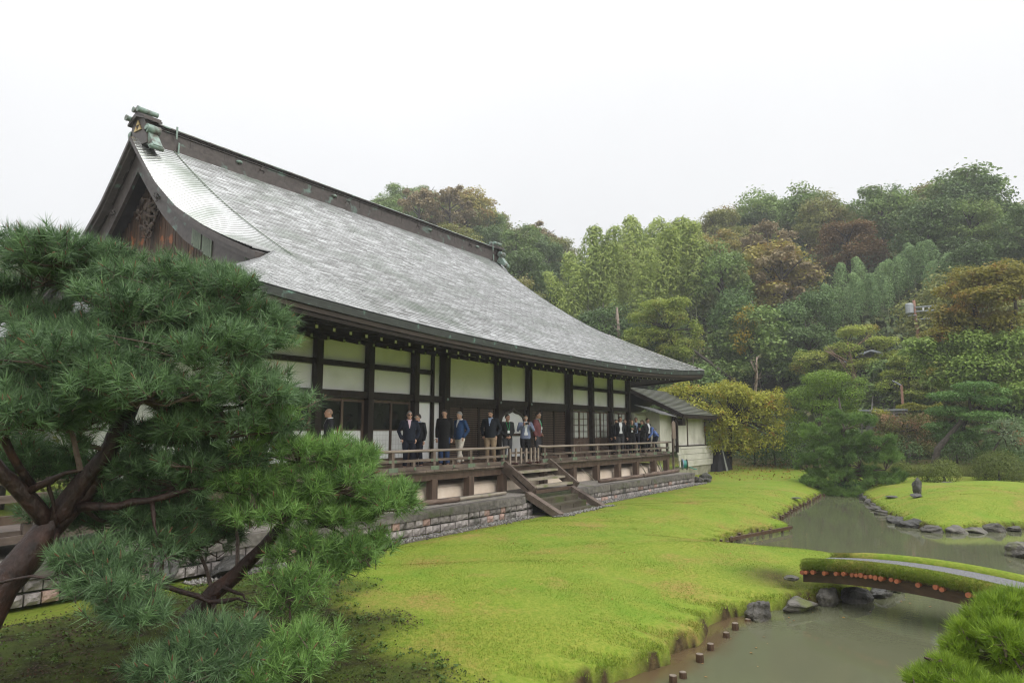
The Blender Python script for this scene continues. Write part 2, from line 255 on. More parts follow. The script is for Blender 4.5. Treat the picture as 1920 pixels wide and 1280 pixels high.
MAPLE_RIGHT_PADS = [(52.0,-0.32,12.23,2.1,0.44),(51.99,1.2,11.58,1.24,0.38),(51.97,-1.68,11.47,1.33,0.46),(52.0,-0.55,10.93,2.22,0.4),(51.98,1.27,9.84,1.71,0.41),(51.95,2.28,8.67,1.45,0.38),(52.0,-0.69,9.18,2.0,0.43),(51.98,-1.57,7.97,1.31,0.49),(51.99,0.81,7.64,1.96,0.51),(51.94,2.53,6.74,1.59,0.45),(52.0,0.36,6.15,1.94,0.5),(51.98,-1.27,6.17,1.31,0.52),(51.97,1.86,5.64,1.71,0.44),(52.0,-0.58,4.89,1.98,0.46),(51.89,3.32,7.8,1.22,0.35)]
MAPLE_RIGHT_WOOD = [[(52.0,0.11,2.11,0.32),(52.0,-0.06,5.07,0.28),(52.0,0.01,7.08,0.24),(52.0,0.36,8.8,0.18),(52.0,0.48,10.53,0.12),(52.0,0.27,11.89,0.06)],[(52.0,0.01,7.08,0.16),(51.99,-1.12,8.34,0.13),(51.97,-1.64,9.96,0.1),(51.97,-1.61,11.31,0.05)],[(52.0,0.27,8.11,0.12),(51.98,1.32,9.22,0.08),(51.96,2.08,8.59,0.04)],[(52.0,0.44,9.49,0.1),(51.99,1.19,10.95,0.06),(51.97,1.73,11.54,0.03)],[(52.0,0.0,6.07,0.12),(51.98,1.51,6.48,0.08),(51.94,2.51,6.71,0.04)]]
MAPLE_MID_PADS = [(57.76,5.27,7.67,1.58,0.43),(57.89,3.6,8.4,1.32,0.39),(57.69,5.96,6.59,1.35,0.44),(57.84,4.31,5.82,1.64,0.47),(57.92,2.97,6.16,1.15,0.42),(57.77,5.11,4.95,1.41,0.39),(57.6,6.77,5.78,0.88,0.4)]
MAPLE_DARK_PADS = [(61.37,8.8,10.55,1.83,0.48),(61.57,7.33,9.45,1.63,0.47),(61.23,9.73,9.15,1.97,0.57),(60.89,11.66,8.49,1.87,0.62),(61.46,8.18,7.89,1.73,0.47),(61.15,10.21,7.63,1.84,0.53),(60.67,12.78,7.73,1.25,0.54),(61.63,6.72,8.34,1.19,0.43)]
MAPLE_LEFT_PADS = [(57.28,23.73,13.74,2.21,0.58),(56.67,25.14,12.57,1.93,0.58),(57.82,22.39,12.32,1.71,0.67),(57.25,23.8,11.02,2.63,0.67),(57.96,22.02,10.15,1.61,0.66),(56.5,25.53,10.59,1.54,0.58),(57.62,22.9,9.46,1.9,0.57),(58.34,21.0,11.3,0.85,0.66)]
EVERGREEN_PADS = [(66.44,14.46,12.83,2.88,1.49),(66.84,12.52,14.2,1.87,1.08),(66.03,16.27,10.82,2.4,1.8),(66.71,13.17,10.27,2.35,1.57),(67.04,11.38,12.52,1.17,1.07),(66.3,15.13,8.28,2.47,1.23)]
VINE_TREE_PADS = [(63.39,18.37,12.79,2.08,1.68),(63.76,17.05,10.14,1.85,1.76),(63.01,19.64,10.25,1.88,1.78),(63.44,18.19,8.22,2.2,1.22),(62.81,20.28,12.29,1.5,1.5)]
VINE_PADS = [(59.94,17.69,12.17,0.66,0.66),(60.11,17.11,10.72,0.75,0.84),(59.95,17.67,9.57,0.65,0.56),(60.3,16.43,11.86,0.56,0.47),(59.8,18.18,10.53,0.47,0.47),(60.14,17.02,13.08,0.66,0.37)]
PHOTINIA_PADS = [(49.77,4.8,2.93,1.35,0.67),(49.65,5.87,2.36,0.95,0.85),(49.85,3.9,2.6,0.83,0.73),(49.76,4.88,1.77,1.68,0.81)]
YELLOW_BUSH_PADS = [(50.16,5.86,3.53,0.76,0.38),(50.1,6.34,3.12,0.49,0.31)]
RIGHT_SHRUB_PADS = [(42.0,-0.18,2.84,0.69,0.27),(41.99,-0.77,2.71,0.74,0.47),(42.0,-0.29,2.05,0.95,0.48),(41.99,-0.91,1.8,0.65,0.52),(42.0,0.33,2.5,0.54,0.21)]
GARDEN_SHADE = []
BAMBOO_LEFT = [(62.35,36.8,20.12),(63.72,36.23,22.41),(65.15,35.5,25.86),(66.45,35.0,25.29),(67.78,34.37,23.96),(68.95,34.05,22.61),(70.19,33.55,24.07),(71.49,32.91,28.32),(72.84,32.11,28.14),(65.98,29.81,21.73),(67.41,28.79,23.55),(68.64,28.18,24.65),(69.88,27.52,26.48),(71.36,26.15,25.58),(72.71,25.04,22.67),(72.64,27.85,23.09),(68.82,38.17,20.65),(70.51,36.95,21.45),(64.64,32.61,18.53),(66.67,30.46,18.33),(69.84,25.05,23.51),(64.78,37.99,18.33),(66.96,35.95,17.85),(69.26,33.42,18.56),(71.7,30.2,21.69)]
BAMBOO_RIGHT = [(71.42,11.88,15.78),(72.49,10.88,17.34),(73.56,9.73,17.76),(74.58,8.84,19.19),(75.57,8.09,18.09),(76.6,6.77,19.96),(77.58,5.88,19.27),(78.55,4.88,20.1),(79.51,3.71,19.35),(71.68,10.18,15.11),(72.8,8.57,15.31),(73.82,7.49,15.57),(74.99,4.04,16.76),(75.95,2.85,17.3),(75.97,11.93,14.88),(77.15,10.05,14.58),(78.42,6.66,17.17),(79.41,5.51,18.03)]
SKYLINE = [(-8.99,0.2652),(-5.17,0.2849),(-2.93,0.2961),(-1.78,0.3054),(0.64,0.3267),(2.58,0.3384),(5.35,0.3388),(6.11,0.3265),(8.29,0.3354),(10.16,0.3461),(13.31,0.3504),(15.37,0.3473),(17.92,0.3347),(19.65,0.3264),(21.41,0.316),(24.06,0.3192),(26.31,0.3189),(28.81,0.3207),(29.85,0.3438),(30.85,0.3762),(33.17,0.3897),(36.43,0.3856),(41.07,0.3793),(42.44,0.3674),(45.16,0.3614),(47.83,0.3498),(51.13,0.3608),(55.42,0.3063),(63.02,0.2665)]
BUSH = [(47.07,2.58,0.0,1.03,0.81),(48.88,3.55,0.0,0.84,0.61),(50.1,-0.02,0.0,1.65,1.1),(51.96,5.21,0.0,0.74,0.65)]
# ================================================================== GROUND, POND, HILL
POND = np.array([(6.5,4.5),(7.6,4.25),(8.56,4.0),(9.1,3.82),(9.5,3.98),(10.1,3.80),(10.53,3.84),(11.2,4.02),(11.76,3.93),(12.29,3.68),(13.0,3.28),(13.83,2.75),(15.1,2.14),(16.09,1.68),(16.9,1.75),(17.6,2.4),(18.3,3.3),(18.37,4.05),(17.9,5.0),(17.71,6.02),(17.68,6.47),(19.05,6.39),(21.12,6.28),(23.0,5.5),(23.6,5.75),(24.35,6.38),(29.29,6.76),(34.41,6.99),(37.63,7.13),(38.3,6.3),(37.06,5.48),(30.62,3.9),(26.51,2.62),(25.29,1.65),(25.9,0.9),(26.55,0.44),(27.66,-0.53),(28.2,-3),(26,-6),(22.6,-3.5),(22.4,-1.4),(21.5,-0.25),(20.7,-1.0),(20,-4),(16,-6),(13.8,-4),(13.3,-1.6),(12.3,-1.1),(11,-1.5),(9,-1.0),(7.6,-0.3),(6.9,0.3),(6.5,1.2)])
WATER_Z = -0.6
def sdist(x, y):
    """signed distance to the pond outline, positive on land"""
    p = np.stack([np.asarray(x, float).ravel(), np.asarray(y, float).ravel()], 1); best = np.full(len(p), 1e9); inside = np.zeros(len(p), bool); n = len(POND)
    for i in range(n):
        a = POND[i]; b = POND[(i + 1) % n]; ab = b - a; t = np.clip(((p - a) @ ab) / (ab @ ab), 0, 1)
        best = np.minimum(best, np.hypot(*(p - a - t[:, None] * ab).T))
        c = ((a[1] > p[:, 1]) != (b[1] > p[:, 1])); xx = a[0] + (p[:, 1] - a[1]) / ((b[1] - a[1]) or 1e-9) * ab[0]; inside ^= c & (p[:, 0] < xx)
    return np.where(inside, -best, best).reshape(np.shape(x))
SKY_AZ = np.array([s[0] for s in SKYLINE]); SKY_T = np.array([s[1] for s in SKYLINE])
def sstep(t): t = np.clip(t, 0, 1); return t * t * (3 - 2 * t)
def hill(x, y):
    r = np.hypot(x, y); az = np.degrees(np.arctan2(y, x)); Rr = np.interp(az, [20, 32], [140, 115])
    T = np.interp(az, SKY_AZ, SKY_T) * Rr + 2.5 - np.interp(az, [34, 40], [22.0, 4.5])
    s = np.maximum(r - 55, 0); z = 0.7 * s * s / (s + 4) / T
    return T * z / (1 + z ** 4) ** .25 * (x > 0)
def gz(x, y):
    x = np.asarray(x, float); y = np.asarray(y, float)
    b = 0.035 * np.sin(x * 0.9 + 1.3 * np.sin(y * 0.7)) + 0.03 * np.sin(y * 1.3 + x * 0.4) + 0.012 * np.sin(x * 4.1 + y * 3.3) - 0.03
    b = b + 0.36 * np.exp(-(((x - 35) / 6.5) ** 2 + ((y - 0.6) / 2.8) ** 2)) + 0.045 * np.maximum(x - 40, 0) * (x < 200)
    b = b - 0.10 * sstep((9.5 - y) / 7) * (x < 24)
    b = b + (np.clip(-0.17 + 0.0065 * (x - 12), -.2, .0) - b) * sstep((y - 10.6) / 1.2) * (x < 34)
    s = sdist(x, y); lip = -0.43
    out = lip + (b - lip) * sstep(np.sqrt(np.clip(s / 2.6, 0, 1)) * 0.9 + 0.1 * np.clip(s, 0, 1))
    out = np.where(s > 2.9, b, out)
    z = np.where(s < 0, lip + np.clip(s / 0.15, -1, 0) * 0.75, out)
    return z + hill(x, y)
def gz1(x, y): return float(gz(np.array([x]), np.array([y]))[0])
def moss_mask(x, y):
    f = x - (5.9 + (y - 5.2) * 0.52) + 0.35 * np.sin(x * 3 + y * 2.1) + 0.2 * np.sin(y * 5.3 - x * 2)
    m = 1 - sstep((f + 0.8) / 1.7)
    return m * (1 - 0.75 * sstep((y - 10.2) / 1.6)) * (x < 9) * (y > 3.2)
def lawn_nodes(N, L):
    """turf colour: green, yellow-green and dry tan patches by world position"""
    g = N.new('ShaderNodeNewGeometry')
    def nz(s, d=5, st=(1, 1, 1)):
        mp = N.new('ShaderNodeMapping'); mp.inputs['Scale'].default_value = st; L.new(g.outputs['Position'], mp.inputs['Vector'])
        n = N.new('ShaderNodeTexNoise'); n.inputs['Scale'].default_value = s; n.inputs['Detail'].default_value = d; n.inputs['Roughness'].default_value = 0.62; L.new(mp.outputs[0], n.inputs['Vector']); return n.outputs['Fac']
    def mr(v, a, b): r = N.new('ShaderNodeMapRange'); r.inputs['From Min'].default_value = a; r.inputs['From Max'].default_value = b; L.new(v, r.inputs['Value']); return r.outputs[0]
    def mix(f, a, b):
        m = N.new('ShaderNodeMixRGB'); L.new(f, m.inputs['Fac'])
        for k, c in (('Color1', a), ('Color2', b)):
            if isinstance(c, tuple): m.inputs[k].default_value = (*c, 1)
            else: L.new(c, m.inputs[k])
        return m.outputs[0]
    c = mix(mr(nz(0.28), 0.36, 0.62), (0.155, 0.260, 0.028), (0.252, 0.288, 0.042))
    c = mix(mr(nz(1.7), 0.35, 0.75), c, (0.300, 0.300, 0.055))
    c = mix(mr(nz(0.7, 7), 0.52, 0.72), c, (0.37, 0.225, 0.085))
    c = mix(mr(nz(14, 4), 0.3, 0.8), c, (0.110, 0.195, 0.012))
    return c, nz, mr, mix
def make_lawn_mat():
    m, N, L, b = _mat('turf'); c, nz, mr, mix = lawn_nodes(N, L)
    at = N.new('ShaderNodeAttribute'); at.attribute_name = 'moss'; dr = N.new('ShaderNodeAttribute'); dr.attribute_name = 'dirt'
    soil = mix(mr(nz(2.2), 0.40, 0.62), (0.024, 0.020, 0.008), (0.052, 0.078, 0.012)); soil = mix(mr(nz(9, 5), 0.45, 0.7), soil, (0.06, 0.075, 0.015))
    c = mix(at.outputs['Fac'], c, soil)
    bank = mix(mr(nz(7, 5), 0.35, 0.65), (0.028, 0.019, 0.010), (0.085, 0.060, 0.026)); c = mix(dr.outputs['Fac'], c, bank)
    L.new(c, b.inputs['Base Color']); b.inputs['Roughness'].default_value = 0.9; b.inputs['Specular IOR Level'].default_value = 0.15
    bp = N.new('ShaderNodeBump'); bp.inputs['Strength'].default_value = 0.6; bp.inputs['Distance'].default_value = 0.05
    L.new(nz(22, 6), bp.inputs['Height']); L.new(bp.outputs[0], b.inputs['Normal']); return m
M_turf = make_lawn_mat()
M_floor = mat('forest_floor', (0.02, 0.028, 0.01), (0.05, 0.06, 0.02), scale=0.5, rough=0.95, spec=0.1)
xs = np.unique(np.concatenate([np.linspace(-60, 1, 12), np.arange(1, 16, 0.11), np.arange(16, 40, 0.2), np.arange(40, 60, 0.7), np.arange(60, 160, 4), np.geomspace(160, 900, 14)]))
ys = np.unique(np.concatenate([-np.geomspace(22, 700, 14), np.arange(-22, -4, 1.0), np.arange(-4, 12.4, 0.12), np.arange(12.4, 24, 0.8), np.arange(24, 160, 4), np.geomspace(160, 700, 8)]))
GX, GY = np.meshgrid(xs, ys, indexing='ij'); GZ = gz(GX, GY); SD = sdist(GX, GY); nx, ny = GX.shape
GZ = np.where((SD > 0) & (SD < 0.5), GZ + 0.025 * np.sin(GX * 9 + GY * 6), GZ)
V = np.stack([GX, GY, GZ], -1).reshape(-1, 3); I = np.arange(nx * ny).reshape(nx, ny)
F = np.stack([I[:-1, :-1], I[1:, :-1], I[1:, 1:], I[:-1, 1:]], -1).reshape(-1, 4)
fr = np.hypot(V[F].mean(1)[:, 0], V[F].mean(1)[:, 1]); far = (fr > 54)
for nm, sel, mm in (('lawn', ~far, M_turf), ('hillside', far, M_floor)):
    used, inv = np.unique(F[sel], return_inverse=True); me = np_mesh(nm, V[used], inv.reshape(-1, 4), mm, smooth=True)
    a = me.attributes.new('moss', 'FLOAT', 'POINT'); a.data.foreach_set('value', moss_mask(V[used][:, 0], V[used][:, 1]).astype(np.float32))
    sd = SD.reshape(-1)[used]; leafy = sstep((V[used][:, 0] - 44) / 4) * 0.85
    dirt = np.maximum(np.maximum(1 - sstep((sd + 0.015 - .06 * np.sin(V[used][:, 0] * 6.1 + 2 * np.sin(V[used][:, 1] * 4.3))) / 0.09), 0.9 * np.exp(-(((V[used][:, 0] - 13.9) / 0.55) ** 2 + ((V[used][:, 1] - 3.6) / 0.7) ** 2))), leafy)
    a = me.attributes.new('dirt', 'FLOAT', 'POINT'); a.data.foreach_set('value', dirt.astype(np.float32))
    o = obj(nm, me, kind='structure')
# water, slightly turbid
def make_water():
    m, N, L, b = _mat('pond_water'); at = N.new('ShaderNodeAttribute'); at.attribute_name = 'shallow'
    mx = N.new('ShaderNodeMixRGB'); mx.inputs['Color1'].default_value = (0.112, 0.117, 0.070, 1); mx.inputs['Color2'].default_value = (0.105, 0.072, 0.038, 1)
    L.new(at.outputs['Fac'], mx.inputs['Fac']); L.new(mx.outputs[0], b.inputs['Base Color'])
    b.inputs['Roughness'].default_value = 0.02; b.inputs['IOR'].default_value = 1.33
    g = N.new('ShaderNodeNewGeometry'); mp = N.new('ShaderNodeMapping'); mp.inputs['Scale'].default_value = (2.2, 0.8, 1); mp.inputs['Rotation'].default_value = (0, 0, R(35)); L.new(g.outputs['Position'], mp.inputs['Vector'])
    n = N.new('ShaderNodeTexNoise'); n.inputs['Scale'].default_value = 5.0; n.inputs['Detail'].default_value = 4; L.new(mp.outputs[0], n.inputs['Vector'])
    bp = N.new('ShaderNodeBump'); bp.inputs['Strength'].default_value = 0.05; bp.inputs['Distance'].default_value = 0.02; L.new(n.outputs['Fac'], bp.inputs['Height']); L.new(bp.outputs[0], b.inputs['Normal']); return m
wx = np.arange(5.8, 40, 0.2); wy = np.arange(-8, 8.4, 0.2); WX, WY = np.meshgrid(wx, wy, indexing='ij'); wsd = sdist(WX, WY); keep = wsd < 0.5
I = np.arange(WX.size).reshape(WX.shape); F = np.stack([I[:-1, :-1], I[1:, :-1], I[1:, 1:], I[:-1, 1:]], -1).reshape(-1, 4); F = F[keep.ravel()[F].any(1)]
V = np.stack([WX, WY, np.full(WX.shape, WATER_Z)], -1).reshape(-1, 3); used, inv = np.unique(F, return_inverse=True)
me = np_mesh('pond_water', V[used], inv.reshape(-1, 4), make_water())
sh = (1 - sstep((-wsd.ravel()[used] - 0.22) / 0.3)) * (V[used][:, 0] < 12.2); a = me.attributes.new('shallow', 'FLOAT', 'POINT'); a.data.foreach_set('value', sh.astype(np.float32))
obj('pond_water', me, kind='structure')

# ------------------------------------------------------------------ turf blades (uncountable)
def blade_mat(name, tone=1.0, turf=True):
    m, N, L, b = _mat(name); c, nz, mr, mix = lawn_nodes(N, L)
    at = N.new('ShaderNodeAttribute'); at.attribute_name = 'tint'
    mm = N.new('ShaderNodeMapRange'); mm.inputs['To Min'].default_value = 0.95 * tone; mm.inputs['To Max'].default_value = 1.2 * tone; L.new(at.outputs['Fac'], mm.inputs['Value'])
    s = N.new('ShaderNodeVectorMath'); s.operation = 'SCALE'; L.new(c, s.inputs[0]); L.new(mm.outputs[0], s.inputs['Scale']); L.new(s.outputs[0], b.inputs['Base Color'])
    b.inputs['Roughness'].default_value = 0.6; b.inputs['Specular IOR Level'].default_value = 0.2
    tr = N.new('ShaderNodeBsdfTranslucent'); L.new(s.outputs[0], tr.inputs['Color']); ms = N.new('ShaderNodeMixShader'); ms.inputs[0].default_value = 0.35
    L.new(b.outputs[0], ms.inputs[1]); L.new(tr.outputs[0], ms.inputs[2]); L.new(ms.outputs[0], N['Material Output'].inputs['Surface']); return m
M_blade = blade_mat('turf_blade')
def blades(P, h, w, lean, m, name):
    n = len(P); a = rng.uniform(0, 2 * np.pi, n); d = np.stack([np.cos(a), np.sin(a), np.zeros(n)], 1); s = np.stack([-np.sin(a), np.cos(a), np.zeros(n)], 1)
    hh = (h * rng.uniform(0.5, 1.3, n))[:, None]; ww = (np.broadcast_to(w, (n,)))[:, None]
    tip = P + np.array([0, 0, 1]) * hh * 0.85 + d * hh * rng.uniform(0, lean, (n, 1))
    V = np.stack([P - s * ww / 2, P + s * ww / 2, tip], 1).reshape(-1, 3)
    return np_mesh(name, V, np.arange(3 * n).reshape(-1, 3), m, rng.random(n))
n = 460000; rr = 6.2 * (34 / 6.2) ** rng.random(n); az = np.radians(rng.uniform(-3, 66, n)); bx = rr * np.cos(az); by = rr * np.sin(az)
sd = sdist(bx, by); mk = moss_mask(bx, by); ok = (sd > 0.07 + .06 * np.sin(bx * 7.3 + by * 5.1) * np.sin(bx * 2.9 - by * 8.3)) & (by < 11.9 + 0.1 * np.sin(bx * 3)) & (rng.random(n) > mk * 0.97)
ok &= ~((np.hypot((bx - 13.9) / 0.5, (by - 3.5) / 0.6) < 1) & (rng.random(n) < 0.6)); bx, by, rr, sd = bx[ok], by[ok], rr[ok], sd[ok]
P = np.stack([bx, by, gz(bx, by) - 0.004], 1); hh = 0.019 * (1 + 0.4 * np.sin(bx * 2.3) * np.sin(by * 1.9)) + 0.035 * np.exp(-sd / 0.25)
obj('grass', blades(P, hh, 0.0045 + 0.0006 * rr, 0.9, M_blade, 'grass'), kind='stuff')
# ragged longer grass overhanging the pond bank
seg = []
for i in range(1, len(POND) - 6):
    a, b = POND[i], POND[i + 1]
    if a[0] > 38.5 or (a[1] < -0.2): continue
    L_ = np.hypot(*(b - a)); k = int(L_ * (520 if a[0] < 20 else 220)); t = rng.random(k)[:, None]; q = a + (b - a) * t; nrm = np.array([-(b - a)[1], (b - a)[0]]) / L_
    side = -1 if sdist(np.array([q[0, 0] + nrm[0] * 0.05]), np.array([q[0, 1] + nrm[1] * 0.05]))[0] < 0 else 1
    seg.append(q + nrm * side * rng.uniform(-0.01, 0.20, (k, 1)))
q = np.concatenate(seg); clump = 0.5 + 0.5 * np.sin(q[:, 0] * 5.1 + q[:, 1] * 3.7) * np.sin(q[:, 0] * 2.3 - q[:, 1] * 6.1); q = q[rng.random(len(q)) < 0.30 + 0.60 * clump]
P = np.stack([q[:, 0], q[:, 1], gz(q[:, 0], q[:, 1]) - 0.02], 1)
obj('bank_grass', blades(P, 0.055 + 0.0 * q[:, 0], 0.007 + 0.0004 * np.hypot(q[:, 0], q[:, 1]), 1.5, blade_mat('bank_blade', 1.08), 'bank_grass'), kind='stuff')
# low weeds and clover in the bare soil under the pine
M_weed = leaf_mat('weed_leaf', (0.035, 0.075, 0.012), (0.12, 0.19, 0.03), transl=0.25)
cx = rng.uniform(3.2, 8.2, 900); cyy = rng.uniform(4.4, 11.5, 900); okk = (moss_mask(cx, cyy) > 0.25) & (sdist(cx, cyy) > 0.2); cx, cyy = cx[okk], cyy[okk]; wt = rng.random(len(cx)) < (0.25 + 0.75 * sstep((cx - 5.0) / 1.3)); cx, cyy = cx[wt], cyy[wt]
k = 12; rad = rng.uniform(0.02, 0.10, len(cx)); aa = rng.uniform(0, 6.28, (len(cx), k)); q = rng.random((len(cx), k)) ** 0.5
px = (cx[:, None] + np.cos(aa) * q * rad[:, None]).ravel(); py = (cyy[:, None] + np.sin(aa) * q * rad[:, None]).ravel()
P = np.stack([px, py, gz(px, py) + rng.uniform(0.008, 0.05, len(px))], 1); obj('weeds', leaves(P, np.tile([0, 0, 1.0], (len(P), 1)), 0.042, M_weed, 'weeds', aspect=0.8), kind='stuff')
n = 26000; cx = rng.uniform(3.0, 8.6, n); cyy = rng.uniform(4.0, 12.0, n); mk = moss_mask(cx, cyy); okk = (mk > 0.1) & (sdist(cx, cyy) > 0.1) & (rng.random(n) < 0.25 + 0.75 * (np.sin(cx * 2.1 + 1) * np.sin(cyy * 1.7) > -0.1)); cx, cyy = cx[okk], cyy[okk]
P = np.stack([cx, cyy, gz(cx, cyy) + rng.uniform(0.0, 0.02, len(cx))], 1)
obj('moss_tufts', leaves(P, np.tile([0, 0, 1.0], (len(P), 1)), 0.03, leaf_mat('moss_leaf', (0.02, 0.028, 0.008), (0.07, 0.105, 0.016), warm=(0.07, 0.04, 0.02), wscale=3, wt=(0.5, 0.6)), 'moss_tufts', aspect=0.8), kind='stuff')
# fallen leaves beneath the cherry tree and on the lawn behind the pond
M_fallen = leaf_mat('fallen_leaf', (0.16, 0.07, 0.02), (0.42, 0.22, 0.05), transl=0.1)
n = 1500; fx = rng.normal(44.5, 3.6, n); fy = rng.normal(13.0, 3.2, n); okk = (sdist(fx, fy) > 0.3) & (fx < 53); fx, fy = fx[okk], fy[okk]
obj('fallen_leaves', leaves(np.stack([fx, fy, gz(fx, fy) + 0.015], 1), np.tile([0, 0, 1.0], (len(fx), 1)), 0.12, M_fallen, 'fallen_leaves'), kind='stuff')
n = 260; fx = rng.uniform(8, 32, n); fy = rng.uniform(4.5, 11.8, n); okk = sdist(fx, fy) > 0.4
obj('scattered_leaves', leaves(np.stack([fx, fy, gz(fx, fy) + 0.035], 1)[okk], np.tile([0, 0, 1.0], (okk.sum(), 1)), 0.045, M_fallen, 'scattered_leaves'), kind='stuff')

n = 900; fx = rng.uniform(7, 37, n); fy = rng.uniform(-1, 7, n); okk = sdist(fx, fy) < -.3; okk &= rng.random(n) < np.exp(-(sdist(fx, fy) + .3) ** 2 / .5)
obj('floating_leaves', leaves(np.stack([fx, fy, np.full(n, WATER_Z + .006)], 1)[okk], np.tile([0, 0, 8.0], (okk.sum(), 1)), 0.05, M_fallen, 'floating_leaves'), kind='stuff')
# ------------------------------------------------------------------ rocks
M_rock = mat('rock', (0.035, 0.033, 0.028), (0.15, 0.138, 0.118), scale=5, rough=0.55, bump=0.8, bscale=14, c3=(0.09, 0.10, 0.03), s3=2.2, t3=(0.55, 0.68), jitter=0.25, rough2=0.85)
M_rockd = mat('dark_rock', (0.025, 0.025, 0.022), (0.10, 0.095, 0.085), scale=6, rough=0.4, bump=0.8, bscale=16, c3=(0.06, 0.075, 0.02), s3=3, t3=(0.58, 0.68), jitter=0.2, rough2=0.8)
def rock_mesh(seed, m, flat=0.6, rough_=0.28):
    g = np.random.default_rng(seed); bm = bmesh.new(); bmesh.ops.create_icosphere(bm, subdivisions=4, radius=1.0)
    pl = unit(g.normal(size=(16, 3))); off = g.uniform(0.5, 0.88, 16); ph = g.uniform(0, 6, 6)
    for v in bm.verts:
        p = np.array(v.co); 
        for k in range(16):
            e = p @ pl[k] - off[k]
            if e > 0: p = p - pl[k] * e * 0.9
        p = p * (1 + rough_ * 0.3 * (math.sin(p[0] * 5 + ph[0]) * math.sin(p[1] * 6 + ph[1]) + 0.6 * math.sin(p[2] * 9 + ph[2] + p[0] * 4) + 0.4 * math.sin(p[1] * 15 + p[0] * 11 + ph[3]) + .3 * math.sin(p[2] * 27 + p[0] * 19 + ph[4]) * math.sin(p[1] * 23 + ph[5])))
        v.co = (p[0], p[1], p[2] * flat)
    me = bpy.data.meshes.new('rock'); bm.to_mesh(me); bm.free(); me.materials.append(m); return me
import bmesh
ROCKS = [rock_mesh(s, M_rock, f) for s, f in ((1, .75), (2, .6), (3, .9), (4, .55), (5, .7))]; ROCKD = [rock_mesh(s, M_rockd, f) for s, f in ((6, .8), (7, .6), (8, 1.0))]
def rock(x, y, z, sx, sy, sz, i, label, rz=0.0, dark=False, group=None, name='rock'):
    me = (ROCKD if dark else ROCKS)[i % (3 if dark else 5)]; o = obj(name, me, loc=(x, y, z), rz=rz, scale=(sx, sy, sz)); tag(o, label, 'rock', group); return o
SH = 'rocks along the pond shore'
rock(12.15, 3.42, -.48, .36, .26, .30, 0, 'mossy grey boulder at the near bank, first after the row of stakes', .5, group=SH)
rock(13.05, 3.02, -.50, .46, .26, .27, 1, 'broad pale grey boulder in the middle of the near bank rocks', -.5, group=SH)
rock(13.72, 2.68, -.48, .25, .2, .28, 2, 'brownish rock between the pale boulder and the dark bridge rocks', .2, group=SH)
rock(14.3, 2.35, -.52, .38, .24, .3, 0, 'dark wet boulder under the left end of the bridge', -.5, True, SH)
rock(15.0, 2.0, -.54, .34, .22, .24, 1, 'low dark rock in the shade behind the bridge', -.45, True, SH)
rock(15.7, 1.8, -.56, .3, .2, .2, 2, 'dark rock at the tip of the grassy tongue beyond the bridge', .2, True, SH)
rock(13.6, 3.25, -.18, .17, .13, .12, 3, 'small grey stone in the grass above the bridge rocks', .4, group=SH)
FS = [(36.6,5.35,.5,.3,.3,'dark rock at the far pond corner beside the round pine'),(35.2,4.95,.42,.3,.32,'squat rock second from the round pine on the far shore'),(33.6,4.62,.5,.3,.28,'brown rock third from the round pine on the far shore'),(32.2,4.3,.55,.34,.34,'pale brown rock left of the flat slabs on the far shore'),(30.8,3.95,.7,.4,.24,'long low slab on the left part of the far shore'),(29.4,3.55,.62,.4,.26,'flat pale stone step in the middle of the far shore'),(28.2,3.2,.5,.34,.22,'pale flat stone jutting into the upper pond'),(27.1,2.9,.62,.44,.36,'dark lumpy rock with yellow moss on the far shore'),(26.2,2.42,.72,.4,.36,'large dark rock sloping into the water on the far shore'),(25.45,1.75,.5,.4,.3,'weathered layered rock at the bend of the far shore'),(25.6,1.25,.56,.4,.34,'grey layered rock right of the shore bend'),(26.0,.75,.5,.4,.36,'speckled grey rock second right of the shore bend'),(26.6,.25,.55,.36,.4,'tall mossy rock on the right part of the far shore'),(27.1,-.3,.45,.3,.3,'brown bank rock near the right edge of the lawn shore')]
for i, (x, y, sx, sy, sz, lb) in enumerate(FS): rock(x, y, -.55, sx * .86, sy * .85, sz * .78, i, lb, rz=.5 + i * .9, dark=i in (0, 1, 7, 8), group=SH)
rock(21.7, -.35, -.5, .55, .4, .36, 4, 'rock rising from the pond at the right edge of the photo', .3, group=SH)
rock(31.7, 2.66, gz1(31.7, 2.66) + .27, .25, .22, .46, 2, 'upright dark standing stone on the far lawn', .3, True, name='standing_stone')
rock(30.6, 2.62, gz1(30.6, 2.62) + .06, .33, .24, .16, 1, 'small dark rock lying at the foot of the standing stone', .1, True)
rock(32.5, 3.6, gz1(32.5, 3.6), .55, .3, .07, 3, 'flat reddish stepping stone left of the standing stone', .1, name='stepping_stone')
rock(37.0, 1.9, gz1(37, 1.9), .4, .3, .06, 1, 'flat stone set in the crest of the far lawn mound', .1, name='stepping_stone')
rock(30.6, 6.95, gz1(30.6, 7.3) + .0, .35, .22, .06, 3, 'flat tan stone on the lawn beside the pond head', .1, name='stepping_stone')
rock(34.2, 12.1, gz1(34.2, 12.1) + .22, .36, .34, .42, 0, 'rounded dark boulder at the end of the stone plinth', .4, True, name='boulder')
rock(7.9, 12.0, -.05, .6, .42, .36, 1, 'mossy boulder under the pine branches by the plinth', .4, True, name='boulder')
rock(6.7, 12.3, .0, .5, .4, .34, 2, 'small mossy rock left of the boulder by the plinth', 1.4, True, name='boulder')
